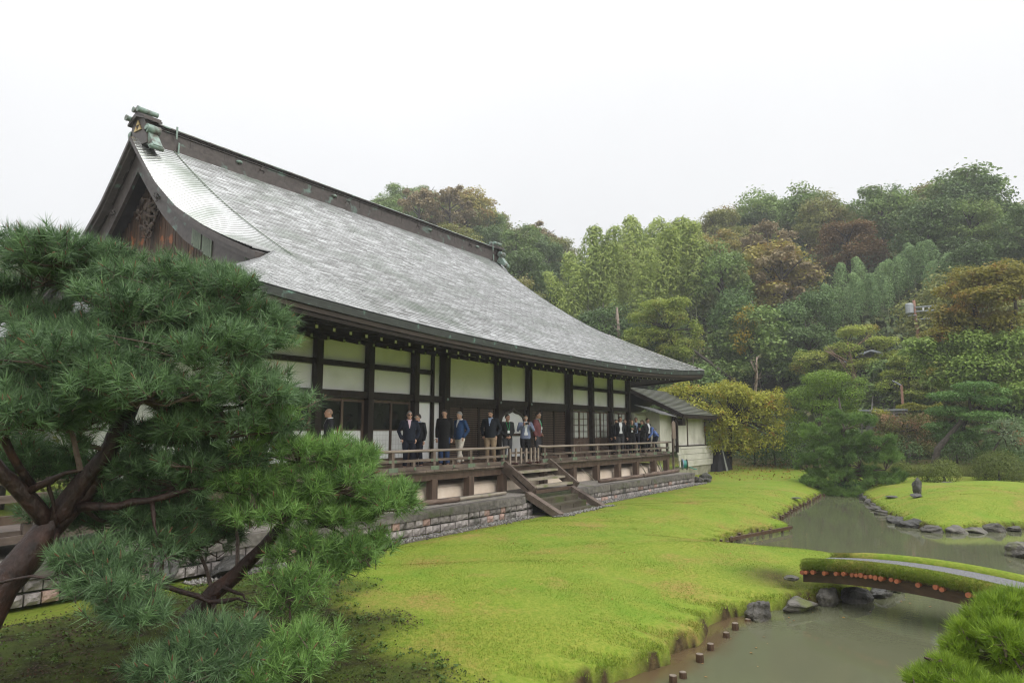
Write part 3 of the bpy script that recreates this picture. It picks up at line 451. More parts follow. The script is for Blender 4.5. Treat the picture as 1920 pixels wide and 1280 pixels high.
# ------------------------------------------------------------------ wooden stakes
M_stake = mat('stake_bark', (0.035, 0.018, 0.009), (0.11, 0.06, 0.03), scale=9, stretch=(1, 1, .25), rough=0.5, bump=0.6)
M_stakec = mat('stake_cut', (0.10, 0.08, 0.06), (0.25, 0.2, 0.15), scale=25, rough=0.6)
def stake_mesh(r, h):
    b = MB(); b.tube([(0, 0, -.5, r * .9), (0, 0, h * .5, r), (0, 0, h, r * .96)], 10, 0, wob=.08); b.tube([(0, 0, h, r * .9), (0, 0, h + .006, r * .84)], 10, 1); return b.mesh('stake', [M_stake, M_stakec])
SM = [stake_mesh(.052, .085), stake_mesh(.048, .07), stake_mesh(.055, .10)]
nst = ['stake at the bottom edge of the photo', 'second stake from the bottom of the near pond', 'third stake from the bottom of the near pond', 'fourth stake from the bottom of the near pond', 'stake midway along the near pond edge', 'stake two places before the mossy boulder', 'half sunken stake just before the mossy boulder']
for i, (x, y) in enumerate([(8.5,3.51),(8.73,3.47),(9.45,3.51),(10.03,3.56),(10.76,3.57),(11.24,3.58),(11.88,3.57)]):
    o = obj('wooden_stake', SM[i % 3], loc=(x, y, WATER_Z - (.06 if i == 6 else 0)), rz=i * 1.3); tag(o, 'cut ' + nst[i], 'stake', 'cut stakes standing in the near pond')
SS = [stake_mesh(.045, .1), stake_mesh(.042, .13)]
UP = [(17.72,6.38),(18.3,6.4),(19.05,6.33),(20.1,6.27),(21.12,6.2),(22.1,5.8),(22.95,5.45)]; q = []
for a, b in zip(UP[:-1], UP[1:]):
    k = max(1, int(math.hypot(b[0] - a[0], b[1] - a[1]) / .34)); q += [(a[0] + (b[0] - a[0]) * t / k, a[1] + (b[1] - a[1]) * t / k) for t in range(k)]
q2 = [];
for a, b in zip([(23.6,5.7),(24.35,6.3),(29.29,6.68),(34.41,6.9)], [(24.35,6.3),(29.29,6.68),(34.41,6.9),(37.4,7.05)]):
    k = int(math.hypot(b[0] - a[0], b[1] - a[1]) / .36); q2 += [(a[0] + (b[0] - a[0]) * t / k, a[1] + (b[1] - a[1]) * t / k) for t in range(k)]
for i, (x, y) in enumerate(q + q2):
    o = obj('edging_stake', SS[i % 2], loc=(x + random.uniform(-.03, .03), y + random.uniform(-.05, .05), WATER_Z + random.uniform(-.03, .05)), rz=i)
    tag(o, 'short brown edging stake in the row along the left shore of the upper pond', 'stake', 'edging stakes along the upper pond')
b = MB(); b.beam((19.4, 6.24, -.47), (22.9, 5.4, -.47), .05, .09); tag(obj('edging_board', b.mesh('edging_board', M_stake)), 'long dark board pinned behind the edging stakes of the grassy spit', 'board')

# ------------------------------------------------------------------ earth bridge
M_beamw = mat('bridge_timber', (0.028, 0.015, 0.009), (0.085, 0.048, 0.024), scale=7, stretch=(1, .3, 1), rough=0.5, bump=0.4)
M_logc = mat('log_end', (0.27, 0.08, 0.038), (0.40, 0.135, 0.062), scale=18, rough=0.6, jitter=.15)
M_gravel = mat('path_gravel', (0.09, 0.09, 0.095), (0.27, 0.27, 0.28), scale=45, rough=0.85, bump=0.8, bscale=70)
M_bank = mat('bridge_soil', (0.05, 0.035, 0.02), (0.12, 0.08, 0.045), scale=9, rough=0.9, bump=.6)
br = thing('earth_bridge', 'low arched earth bridge with mossy grass edges over the pond narrows', 'bridge', (13.5, 1.4, -.2))
B0 = np.array([13.70, 3.12]); B1 = np.array([12.28, -.62]); bd = (B1 - B0); BL = np.hypot(*bd); bd = bd / BL; bn = np.array([-bd[1], bd[0]])   # bn points away from the camera
def bp(t, off, z): q = B0 + bd * BL * t + bn * off; return (q[0], q[1], z)
def bz(t): return 0.06 + 0.15 * (1 - (2 * t - 1) ** 2)
def ribbon(o0, o1, z0, z1, n=28):
    b = MB(); vs = []; 
    for i in range(n + 1):
        t = i / n; vs += [bp(t, o0, bz(t) + z0), bp(t, o1, bz(t) + z0), bp(t, o1, bz(t) + z1), bp(t, o0, bz(t) + z1)]
    fs = [(i * 4 + k, i * 4 + (k + 1) % 4, i * 4 + 4 + (k + 1) % 4, i * 4 + 4 + k) for i in range(n) for k in range(4)] + [(3, 2, 1, 0), tuple(n * 4 + k for k in range(4))]
    return b.add(vs, fs)
obj('gravel_path', ribbon(.20, .96, -.06, .035).mesh('gravel_path', M_gravel), br)
obj('deck_soil', ribbon(.06, 1.10, -.13, -.055).mesh('deck_soil', M_bank), br)
for nm, o0 in (('side_beam', .07), ('side_beam', .94)):
    obj(nm, ribbon(o0, o0 + .16, -.31, -.14).mesh(nm, M_beamw), br)
M_bedge = blade_mat('bridge_grass', .82)
for o0 in (.10, 1.06):
    path = [bp(t, o0, bz(t) + .0) + ((.105 if o0 < .5 else .125) * min(1, .55 + 3 * min(t, 1 - t)),) for t in np.linspace(0, 1, 26)]
    e = obj('grass_edge', MB().tube(path, 12).mesh('grass_edge', M_turf, True), br)
    k = 26000; t = rng.random(k); an = rng.uniform(-.6, 3.9, k); rad = .10
    C = B0 + bd * BL * t[:, None] + bn * o0; Pn = np.stack([bn[0] * np.cos(an), bn[1] * np.cos(an), np.sin(an)], 1)
    P = np.stack([C[:, 0], C[:, 1], bz(t) + .0], 1) + Pn * rad; u = unit(np.cross(Pn, rng.normal(size=(k, 3)))); ln = rng.uniform(.025, .06, (k, 1))
    tip = P + Pn * ln * .8 + np.array([0, 0, -1]) * ln * .45 + u * ln * .5; s = unit(np.cross(Pn, u)) * .004
    V = np.stack([P - s, P + s, tip], 1).reshape(-1, 3); obj('grass_hair', np_mesh('grass_hair', V, np.arange(3 * k).reshape(-1, 3), M_bedge, rng.random(k)), e, kind='stuff')
lg = MB().tube([(0, 0, 0, .040), (0, .16, 0, .040)], 12).mesh('log_end', M_logc)
for t in (.012,.03,.065,.12,.175,.21,.248,.268,.288,.308,.33,.35,.372,.415,.437,.52,.585,.608,.70,.724,.77,.795,.845,.868,.892,.918):
    x, y, z = bp(t, -.035, bz(t) - .125 + random.uniform(-.012, .012)); o = obj('log_end', lg, br, (x, y, z), rz=math.atan2(-bn[0], bn[1]) + random.uniform(-.15, .15), scale=random.uniform(.75, 1.0))
# ================================================================== TEMPLE HALL
WD = 15.4; DE = 13.6; DZ = 1.35; EY = 12.3; RY = 23.3; XC = 21.4; XL, XR = 7.6, 35.2
M_wood = mat('dark_timber', (0.011, 0.0075, 0.0055), (0.030, 0.020, 0.015), scale=6, stretch=(1, 1, .15), rough=0.55, bump=.3, spec=.35)
M_woodb = mat('brown_timber', (0.055, 0.035, 0.024), (0.13, 0.085, 0.06), scale=6, stretch=(1, 1, .15), rough=0.6, bump=.35)
M_weath = mat('weathered_timber', (0.085, 0.060, 0.046), (0.20, 0.155, 0.125), scale=7, stretch=(.15, 1, 1), rough=0.6, bump=.4, c3=(0.05, 0.035, 0.026), s3=1.5, t3=(.5, .7), jitter=.12)
M_pale = mat('pale_timber', (0.20, 0.17, 0.13), (0.40, 0.35, 0.28), scale=7, stretch=(.15, 1, 1), rough=0.6, bump=.4, c3=(0.16, 0.17, 0.07), s3=2.0, t3=(.52, .7))
M_rail = mat('rail_timber', (0.19, 0.15, 0.12), (0.36, 0.30, 0.25), scale=6, stretch=(.12, 1, 1), rough=0.55, bump=.3)
M_plast = mat('plaster', (0.86, 0.86, 0.86), (0.89, 0.89, 0.89), scale=1.2, rough=0.85, bump=.08, bscale=30, c3=(0.70, 0.71, 0.66), s3=.9, t3=(.52, .75), spec=.2)
M_kame = mat('lime_plaster_base', (0.62, 0.50, 0.38), (0.78, 0.68, 0.57), scale=1.5, rough=0.85, c3=(0.50, 0.42, 0.34), s3=1.1, t3=(.5, .7), spec=.2)
M_paper = mat('shoji_paper', (0.78, 0.79, 0.79), (0.82, 0.83, 0.83), scale=3, rough=0.8, spec=.2)
M_glass = mat('dark_glass', (0.012, 0.014, 0.012), (0.02, 0.022, 0.018), scale=1, rough=0.08, spec=.5)
M_pane = mat('curtained_glass', (0.40, 0.42, 0.38), (0.52, 0.54, 0.50), scale=1.5, rough=0.12, spec=.5)
M_copg = mat('green_copper', (0.14, 0.215, 0.18), (0.30, 0.39, 0.34), scale=8, rough=0.45, c3=(0.10, 0.085, 0.07), s3=3.5, t3=(.46, .66), bump=.15)
M_copd = mat('copper_plate_green', (0.10, 0.14, 0.09), (0.18, 0.22, 0.15), scale=12, rough=0.5, bump=.2)
M_copb = mat('brown_copper', (0.048, 0.039, 0.035), (0.10, 0.083, 0.075), scale=5, rough=0.42, metallic=.25, c3=(0.16, 0.25, 0.21), s3=2.2, t3=(.60, .74), bump=.15)
M_white = mat('white_paint', (0.82, 0.81, 0.79), (0.86, 0.85, 0.83), scale=20, rough=.7)
M_gpaint = mat('dull_green_end_paint', (0.20, 0.24, 0.13), (0.28, 0.32, 0.19), scale=20, rough=.8)
M_gold = mat('dull_gold', (0.42, 0.30, 0.10), (0.58, 0.44, 0.20), scale=14, rough=.35, metallic=.6)
def shingle_mat():
    m, N, L, b = _mat('wet_copper_shingle'); at = N.new('ShaderNodeAttribute'); at.attribute_name = 'tint'
    cr = N.new('ShaderNodeValToRGB'); cr.color_ramp.elements[0].color = (0.13, 0.13, 0.115, 1); cr.color_ramp.elements[1].color = (0.62, 0.635, 0.62, 1)
    e = cr.color_ramp.elements.new(0.55); e.color = (0.39, 0.397, 0.385, 1); L.new(at.outputs['Fac'], cr.inputs['Fac'])
    g = N.new('ShaderNodeNewGeometry'); n = N.new('ShaderNodeTexNoise'); n.inputs['Scale'].default_value = .55; n.inputs['Detail'].default_value = 6; L.new(g.outputs['Position'], n.inputs['Vector'])
    r = N.new('ShaderNodeMapRange'); r.inputs['From Min'].default_value = .5; r.inputs['From Max'].default_value = .75; L.new(n.outputs['Fac'], r.inputs['Value'])
    mx = N.new('ShaderNodeMixRGB'); mx.inputs['Color2'].default_value = (0.10, 0.13, 0.085, 1); L.new(r.outputs[0], mx.inputs['Fac']); L.new(cr.outputs[0], mx.inputs['Color1'])
    L.new(mx.outputs[0], b.inputs['Base Color']); b.inputs['Metallic'].default_value = 0.85; b.inputs['Roughness'].default_value = 0.24; b.inputs['Specular IOR Level'].default_value = 0.8
    b.inputs['Coat Weight'].default_value = 1.0; b.inputs['Coat Roughness'].default_value = 0.16; b.inputs['Coat IOR'].default_value = 1.5
    n2 = N.new('ShaderNodeTexNoise'); n2.inputs['Scale'].default_value = 9; n2.inputs['Detail'].default_value = 3; L.new(g.outputs['Position'], n2.inputs['Vector'])
    bp = N.new('ShaderNodeBump'); bp.inputs['Strength'].default_value = .2; bp.inputs['Distance'].default_value = .03; L.new(n2.outputs['Fac'], bp.inputs['Height']); L.new(bp.outputs[0], b.inputs['Normal']); L.new(bp.outputs[0], b.inputs['Coat Normal'])
    return m
M_sh = shingle_mat()
hall = thing('temple_hall', 'long temple hall with sweeping wet shingle roof, white plaster walls and raised veranda', 'temple hall', (21.4, 15.4, 0))
def part(nm, b, m, p=None, **k): return obj(nm, b.mesh(nm, m, k.pop('smooth', False)), p if p is not None else hall, **k)
# ---------------- roof surface
_d = np.array([0, 1.04, 2.96, 4.54, 5.96, 7.0, 8.5, 9.8, 11]); _z = np.array([12.55, 11.64, 10.21, 9.06, 8.14, 7.55, 6.68, 5.90, 5.20]); _pc = np.polyfit(_d, _z, 5)
def prof(d): return np.polyval(_pc, np.clip(d, 0, 11.2))
def lift(x, d): return .46 * np.abs((np.asarray(x) - XC) / 13.8) ** 2.4 * (np.clip(d, 0, 11) / 11.0) ** 3
_md = [0, .73, 1.84, 3.23, 4.8, 6.2, 7.4, 12]; _mz = [.12, .32, .60, .66, .46, .22, 0, 0]
VL, SL, VR, SR = 10.65, 12.0, 32.0, 30.75
def mino(x, d):
    x = np.asarray(x, float); t = np.clip(np.maximum((SL - x) / (SL - VL), (x - SR) / (VR - SR)), 0, 1.0)
    return np.interp(d, _md, _mz) * (t ** 1.6)
def zroof(x, d): return prof(d) + lift(x, d) - mino(x, d)
def xmin(d): return np.where(d <= 7.3, VL, XL + (11 - d))
def xmax(d): return np.where(d <= 7.8, VR, XR - (11 - d))
roof = part('roof', MB().box((XC, RY, 9), (1, 1, .2)), M_wood)   # body filled in below
# shingle courses on the front slope: every plate its own tilted face with a butt edge
dd = np.linspace(0, 11, 2000); arc = np.concatenate([[0], np.cumsum(np.hypot(np.diff(dd), np.diff(prof(dd))))]); nrow = int(arc[-1] / .165)
rows = np.interp(np.linspace(0, arc[-1], nrow + 1), arc, dd)[::-1]   # from eave (11) up to ridge (0)
Vs, Fs, Ts = [], [], []
g = np.random.default_rng(5)
def plate(c0, c1, c2, c3, t, h=.026):
    """c0,c1 lower corners, c2,c3 upper; lower edge raised by h with a riser below"""
    o = len(Vs); j = g.uniform(-.010, .010, 4)
    a, b_ = (c0[0], c0[1], c0[2] + h + j[0]), (c1[0], c1[1], c1[2] + h + j[1])
    Vs.extend([a, b_, (c2[0], c2[1], c2[2] + .004 + j[2] * .5), (c3[0], c3[1], c3[2] + .004 + j[3] * .5), (c0[0], c0[1], c0[2] - .02), (c1[0], c1[1], c1[2] - .02)])
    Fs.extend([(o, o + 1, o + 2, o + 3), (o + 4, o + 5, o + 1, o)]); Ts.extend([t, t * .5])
for i in range(nrow):
    d0, d1 = rows[i], rows[i + 1]; x0, x1 = float(xmin(d0)), float(xmax(d0)); x0b, x1b = float(xmin(d1)), float(xmax(d1))
    W = .40; k0 = math.floor(x0 / W) - 1; off = (i % 2) * .5 * W + g.uniform(-.03, .03)
    cuts = [x0] + [v for v in np.arange(k0, k0 + 85) * W + off if x0 + .08 < v < x1 - .08] + [x1]
    rowt = g.uniform(-.06, .06)
    if x0 < SL and d0 < 7.35:      # smooth rolled verge: unbroken courses
        e0 = next((v for v in cuts if v >= SL), SL); q = np.linspace(0, 1, 7); A0 = x0 + (e0 - x0) * q; A1 = max(x0b, x0) + (e0 - max(x0b, x0)) * q; o = len(Vs); hs_ = .024
        for k in range(7): Vs.extend([(A0[k], RY - d0, zroof(A0[k], d0) + hs_), (A1[k], RY - d1, zroof(A1[k], d1) + .004), (A0[k], RY - d0, zroof(A0[k], d0) - .02)])
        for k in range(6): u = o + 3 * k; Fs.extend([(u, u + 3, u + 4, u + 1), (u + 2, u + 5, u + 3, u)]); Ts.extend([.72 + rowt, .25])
    for a, b_ in zip(cuts[:-1], cuts[1:]):
        if a < SL and d0 < 7.35: continue
        for a2, b2 in ([(a, b_)] if (SL < a and b_ < SR) else [(a + (b_ - a) * q / 2, a + (b_ - a) * (q + 1) / 2) for q in range(2)]):
            ua, ub = np.clip(a2, x0b, x1b), np.clip(b2, x0b, x1b); t = float(np.clip(.45 + rowt + g.normal() * .22, 0, 1))
            if a2 < SL: t = min(1, t * .35 + .6)
            plate((a2, RY - d0, zroof(a2, d0)), (b2 - .006, RY - d0, zroof(b2, d0)), (ub, RY - d1, zroof(ub, d1)), (ua, RY - d1, zroof(ua, d1)), t, .026)
# hip roofs on both ends (slope along X) below the gables
for sgn, xe, xg in ((1, XL, 11.6), (-1, XR, 31.2)):
    for i in range(nrow):
        d0, d1 = rows[i], rows[i + 1]
        if d0 < 6.6: break
        X0 = xe + sgn * (11 - d0); X1 = xe + sgn * (11 - d1); ya, yb = EY + (11 - d0), 2 * RY - EY - (11 - d0); n = int((yb - ya) / .7)
        for q in range(n):
            y0 = ya + (yb - ya) * q / n; y1 = ya + (yb - ya) * (q + 1) / n; l = lambda y, d: .46 * abs((y - RY) / 11) ** 2.4 * (d / 11) ** 3
            a0, a1 = (X0, y0, prof(d0) + l(y0, d0)), (X0, y1, prof(d0) + l(y1, d0)); m0 = (X1, max(y0, EY + 11 - d1), prof(d1) + l(y0, d1)); m1 = (X1, min(y1, 2 * RY - EY - 11 + d1), prof(d1) + l(y1, d1))
            t = float(np.clip(.45 + g.normal() * .22, 0, 1))
            (plate(a1, a0, m0, m1, t) if sgn > 0 else plate(a0, a1, m1, m0, t))
obj('shingle_courses', np_mesh('shingle_courses', Vs, Fs, M_sh, Ts), roof, kind='stuff')
# back slope and body skin under the shingles
b = MB(); ds = np.linspace(0, 11, 30)
for sg in (1, -1):
    vs = []; 
    for d in ds:
        for x in np.concatenate([np.linspace(0, 1, 16)]):
            xx = float(xmin(d) + (xmax(d) - xmin(d)) * x); vs.append((xx, RY - sg * d, float(zroof(xx, d)) - (.06 if sg > 0 else .0)))
    n = 16; fs = [(i * n + k, i * n + k + 1, (i + 1) * n + k + 1, (i + 1) * n + k) for i in range(len(ds) - 1) for k in range(n - 1)]
    b.add(vs, fs if sg < 0 else [f[::-1] for f in fs])
roof.data = b.mesh('roof', M_sh)
# hip ridge ribs
for xj, yj, xe, ye in ((11.35, 16.05, XL, EY), (31.5, 16.0, XR, EY)):
    p = []
    for t in np.linspace(0, 1, 12):
        x = xj + (xe - xj) * t; y = yj + (ye - yj) * t; d = RY - y; p.append((x, y, float(prof(d) + lift(x, d)) + .015, .035))
    part('hip_ridge', MB().tube(p, 6), M_sh, roof)
# eave edge: thick shingle edge, two boards, soffit
def eave(off, z0, z1, m, nm, th=.12, mats=None):
    b = MB(); xsn = np.linspace(XL + off, XR - off, 56); vs = []
    for x in xsn:
        zz = float(prof(11) + lift(x, 11)); y = EY + off
        vs += [(x, y, zz + z0), (x, y + th, zz + z0 + .02), (x, y + th, zz + z1 + .02), (x, y, zz + z1)]
    fs = [(i * 4 + k, i * 4 + 4 + k, i * 4 + 4 + (k + 1) % 4, i * 4 + (k + 1) % 4) for i in range(55) for k in range(4)] + [(0, 1, 2, 3), (223, 222, 221, 220)]
    b.add(vs, fs)
    ysn = np.linspace(EY + off, 2 * RY - EY - off, 30)
    for xx, s in ((XL + off, 1), (XR - off, -1)):
        vs = []
        for y in ysn:
            zz = float(prof(11)) + .46 * abs((y - RY) / 11) ** 2.4
            vs += [(xx, y, zz + z0), (xx + s * th, y, zz + z0 + .02), (xx + s * th, y, zz + z1 + .02), (xx, y, zz + z1)]
        b.add(vs, [(i * 4 + k, i * 4 + (k + 1) % 4, i * 4 + 4 + (k + 1) % 4, i * 4 + 4 + k) for i in range(29) for k in range(4)])
    return obj(nm, b.mesh(nm, m), roof)
M_edge = mat('shingle_edge', (0.014, 0.016, 0.013), (0.042, 0.050, 0.042), scale=5, stretch=(1, 1, 3), rough=.5, bump=.5, bscale=30, c3=(0.15, 0.27, 0.22), s3=2.6, t3=(.60, .68))
eave(.0, -.21, .005, M_edge, 'shingle_edge'); eave(.05, -.33, -.215, mat('eave_brown', (.022, .015, .011), (.055, .038, .029), scale=5, stretch=(.2, 1, 1), rough=.6), 'eave_board'); eave(.10, -.43, -.335, M_wood, 'eave_board')
b = MB(); xsn = np.linspace(XL + .15, XR - .15, 40); vs = []
for x in xsn:
    zz = float(prof(11) + lift(x, 11)); e0 = max(XL + .15, min(XR - .15, x)); f = min(1, (x - XL) / 3.1, (XR - x) / 3.1)
    vs += [(x, EY + .2, zz - .36), (x, EY + .2 + 1.4 * f, zz - .36 + .16 * f), (x, EY + .2 + 3.0 * f, 5.05 + (zz - 4.84) * (1 - f) + .55 * f)]
b.add(vs, [(i * 3 + k, i * 3 + k + 1, i * 3 + 4 + k, i * 3 + 3 + k) for i in range(39) for k in range(2)])
for xx, s in ((XL, 1), (XR, -1)):
    vs = []
    for y in np.linspace(EY + .2, 2 * RY - EY - .2, 24):
        f = min(1, (y - EY) / 3.1, (2 * RY - EY - y) / 3.1); zz = float(prof(11)) + .46 * abs((y - RY) / 11) ** 2.4
        vs += [(xx + s * .2, y, zz - .36), (xx + s * (.2 + 2.8 * f), y, 5.05 + (zz - 4.84) * (1 - f) + .5 * f)]
    b.add(vs, [(i * 2, i * 2 + 1, i * 2 + 3, i * 2 + 2) for i in range(23)])
obj('soffit', b.mesh('soffit', M_wood), roof)
# rafters: lower tier with white painted ends, inner purlin ends painted dull green
def rafter_mesh(L_, rise, w, h, endm):
    b = MB(); b.beam((0, 0, 0), (0, L_, rise), w, h, 0); b.add([(-w / 2, -.004, -h / 2), (w / 2, -.004, -h / 2), (w / 2, -.004, h / 2), (-w / 2, -.004, h / 2)], [(0, 1, 2, 3)], 1); return b.mesh('rafter', [M_wood, endm])
RF = rafter_mesh(1.85, .42, .085, .14, M_white); RF2 = rafter_mesh(1.0, .22, .08, .12, M_gpaint); RF3 = rafter_mesh(1.15, .2, .08, .09, M_wood)
x = 8.75
while x < 34.3:
    zz = float(lift(x, 11)); dy = max(0, (3.4 - min(x - XL, XR - x)) * .0)
    obj('rafter', RF, roof, (x, 13.62, 4.93 + zz * .75)); obj('flying_rafter', RF3, roof, (x, 12.50, float(prof(11)) + zz - .40))
    if x > 10.4 and x < 32.4: obj('purlin_end', RF2, roof, (x + .02, 14.52, 4.93 + zz * .4))
    x += .553
for i, y in enumerate(np.arange(13.4, 33, .75)):
    f = rafter_mesh(1.8, .4, .08, .1, M_white) if i == 0 else f
    o = obj('rafter', f, roof, (XR - 1.3, y, 5.05 + .3 * abs((y - RY) / 11) ** 2.4)); o.rotation_euler = (0, 0, R(90))
# ---------------- gable wall, barge boards, carvings
gab = part('gable', MB().prism([(RY - 7.3, 7.15), (RY + 7.3, 7.15), (RY + 4.5, 8.5), (RY + 1.8, 10.6), (RY, 12.1), (RY - 1.8, 10.6), (RY - 4.5, 8.5)], 'x', 11.75, 11.95), M_wood)
M_gb = mat('gable_plank', (0.034, 0.020, 0.013), (0.145, 0.078, 0.048), scale=5, stretch=(1, 4, .06), rough=.65, bump=.5, c3=(0.30, 0.10, 0.04), s3=2.6, t3=(.60, .70), jitter=.45)
y = RY - 7.0
while y < RY + 7.0:
    w = random.uniform(.15, .2); d = abs(y + w / 2 - RY); top = float(prof(d)) - float(np.interp(d, _md, _mz)) - .45
    if top > 7.35: obj('gable_plank', MB().box((11.70 + random.uniform(-.012, .012), y + w / 2, (7.2 + top) / 2), (.05, w - .02, top - 7.2)).mesh('gable_plank', M_gb), gab)
    y += w
def verge(x0, x1, up, lo, m, nm, dm=7.45, lo_end=None, d0=0.0):
    """strip following the gable verge: from profile+up down to profile+lo, both slopes, between x0 and x1"""
    for s in (1, -1):
        b = MB(); vs = []; D_ = np.linspace(d0, dm, 26)
        for d in D_:
            z = float(prof(d) - np.interp(d, _md, _mz)) ; q = lo if lo_end is None else lo + (lo_end - lo) * (d / dm)
            vs += [(x0, RY - s * d, z + up), (x1, RY - s * d, z + up), (x1, RY - s * d, z + q), (x0, RY - s * d, z + q)]
        fs = [(i * 4 + k, i * 4 + 4 + k, i * 4 + 4 + (k + 1) % 4, i * 4 + (k + 1) % 4) for i in range(25) for k in range(4)] + [(0, 1, 2, 3), (103, 102, 101, 100)]
        b.add(vs, fs if s > 0 else [f[::-1] for f in fs]); obj(nm, b.mesh(nm, m), gab)
verge(10.63, 10.95, .012, -.15, M_copb, 'verge_edge'); verge(10.72, 11.0, -.152, -.30, M_copb, 'verge_edge')
verge(10.98, 11.10, -.302, -1.12, M_copb, 'barge_board', 7.3, -.80)
b = MB(); vs = []
for d in np.linspace(0, 7.4, 20):
    z = float(prof(d) - np.interp(d, _md, _mz)) - .30
    vs += [(10.9, RY - d, z), (11.8, RY - d, z - .02)]
b.add(vs, [(i * 2, i * 2 + 2, i * 2 + 3, i * 2 + 1) for i in range(19)])
vs = []
for d in np.linspace(0, 7.4, 20):
    z = float(prof(d) - np.interp(d, _md, _mz)) - .30
    vs += [(10.9, RY + d, z), (11.8, RY + d, z - .02)]
b.add(vs, [(i * 2, i * 2 + 1, i * 2 + 3, i * 2 + 2) for i in range(19)]); obj('verge_soffit', b.mesh('verge_soffit', M_wood), gab)
def carve(cx, cy_, cz, s, seed, nm, m, n=9):
    """carved openwork pendant: curling ribs around a central boss"""
    g2 = random.Random(seed); b = MB(); b.ell((cx, cy_, cz), (.07 * s, .20 * s, .24 * s))
    for k in range(n):
        a0 = 2 * math.pi * k / n; p = []; sg = 1 if k % 2 else -1
        for t in range(9):
            r = (.15 + .62 * t / 8) * s; a = a0 + sg * t * .17; p.append((cx - .03 * math.sin(t), cy_ + r * math.cos(a) * .95, cz + r * math.sin(a) * .8 - .15 * s, (.085 - .007 * t) * s))
        b.tube(p, 6); e = p[-1]; b.ell((e[0], e[1], e[2]), (.07 * s, .10 * s, .10 * s), 8, 5)
    return obj(nm, b.mesh(nm, m, True), gab)
M_carve = mat('carved_wood', (0.025, 0.017, 0.013), (0.10, 0.065, 0.045), scale=9, rough=.7, bump=.5)
carve(11.45, RY, 10.15, 1.0, 1, 'carved_pendant', M_carve, 11); carve(11.45, RY, 9.35, .5, 3, 'carved_pendant', M_carve, 7)
for s in (1, -1):
    carve(10.95, RY + s * 1.5, float(prof(1.5)) - 1.15, .28, 4, 'barge_ornament', M_copb, 6)
    for d in (3.75, 4.35):
        z = float(prof(d) - np.interp(d, _md, _mz)); b = MB()
        for q in range(5):
            dq = d + q * .1; zq = float(prof(dq) - np.interp(dq, _md, _mz)) - .33; b.box((10.965, RY - s * dq, zq - .28 - .03 * (q % 2)), (.03, .115, .52 + .05 * (q % 3)))
        obj('copper_patch', b.mesh('copper_patch', M_copd), gab)
    carve(10.96, RY - s * 6.5, float(prof(6.5)) - .72, .42, 8, 'barge_ornament', M_copd, 8)
# ---------------- main ridge
rid = part('ridge', MB().box(((11.2 + 31.3) / 2, RY, 12.74), (20.1, .56, .38)), M_copb)
def strip(nm, z0, z1, w, m, x0=11.2, x1=31.3): obj(nm, MB().box(((x0 + x1) / 2, RY, (z0 + z1) / 2), (x1 - x0, w, z1 - z0)).mesh(nm, m), rid)
strip('ridge_skirt', 12.1, 12.545, .70, M_copb); strip('ridge_moulding', 12.52, 12.575, .64, M_copb); strip('ridge_moulding', 12.89, 12.93, .66, M_copb); strip('ridge_moulding', 12.94, 12.98, .74, M_wood); strip('ridge_moulding', 12.99, 13.025, .84, M_copb)
obj('ridge_cap', MB().prism([(RY - .36, 13.027), (RY - .30, 13.10), (RY, 13.15), (RY + .30, 13.10), (RY + .36, 13.027)], 'x', 11.2, 31.3).mesh('ridge_cap', M_copg), rid)
for x in np.arange(12.6, 31, 1.35): obj('ridge_seam', MB().box((x, RY - .285, 12.74), (.02, .012, .34)).mesh('ridge_seam', M_copb), rid)
def tri(x, z, s, m, nm):
    h = s * .866; b = MB()
    for ox, oz in ((0, h / 2), (-s / 4, 0), (s / 4, 0)): b.prism([(x + ox - s * .24, z + oz - h / 2), (x + ox + s * .24, z + oz - h / 2), (x + ox, z + oz - .03)], 'y', RY - .30, RY - .34)
    obj(nm, b.mesh(nm, m), rid)
for x in (15.55, 20.0, 24.6, 28.8): tri(x, 12.72, .46, M_copb, 'triangle_crest')
for x in (14.55, 19.2, 25.5, 29.4): obj('ridge_knob', MB().ell((x, RY - .30, 12.74), (.14, .1, .07)).mesh('ridge_knob', M_copg, True), rid)
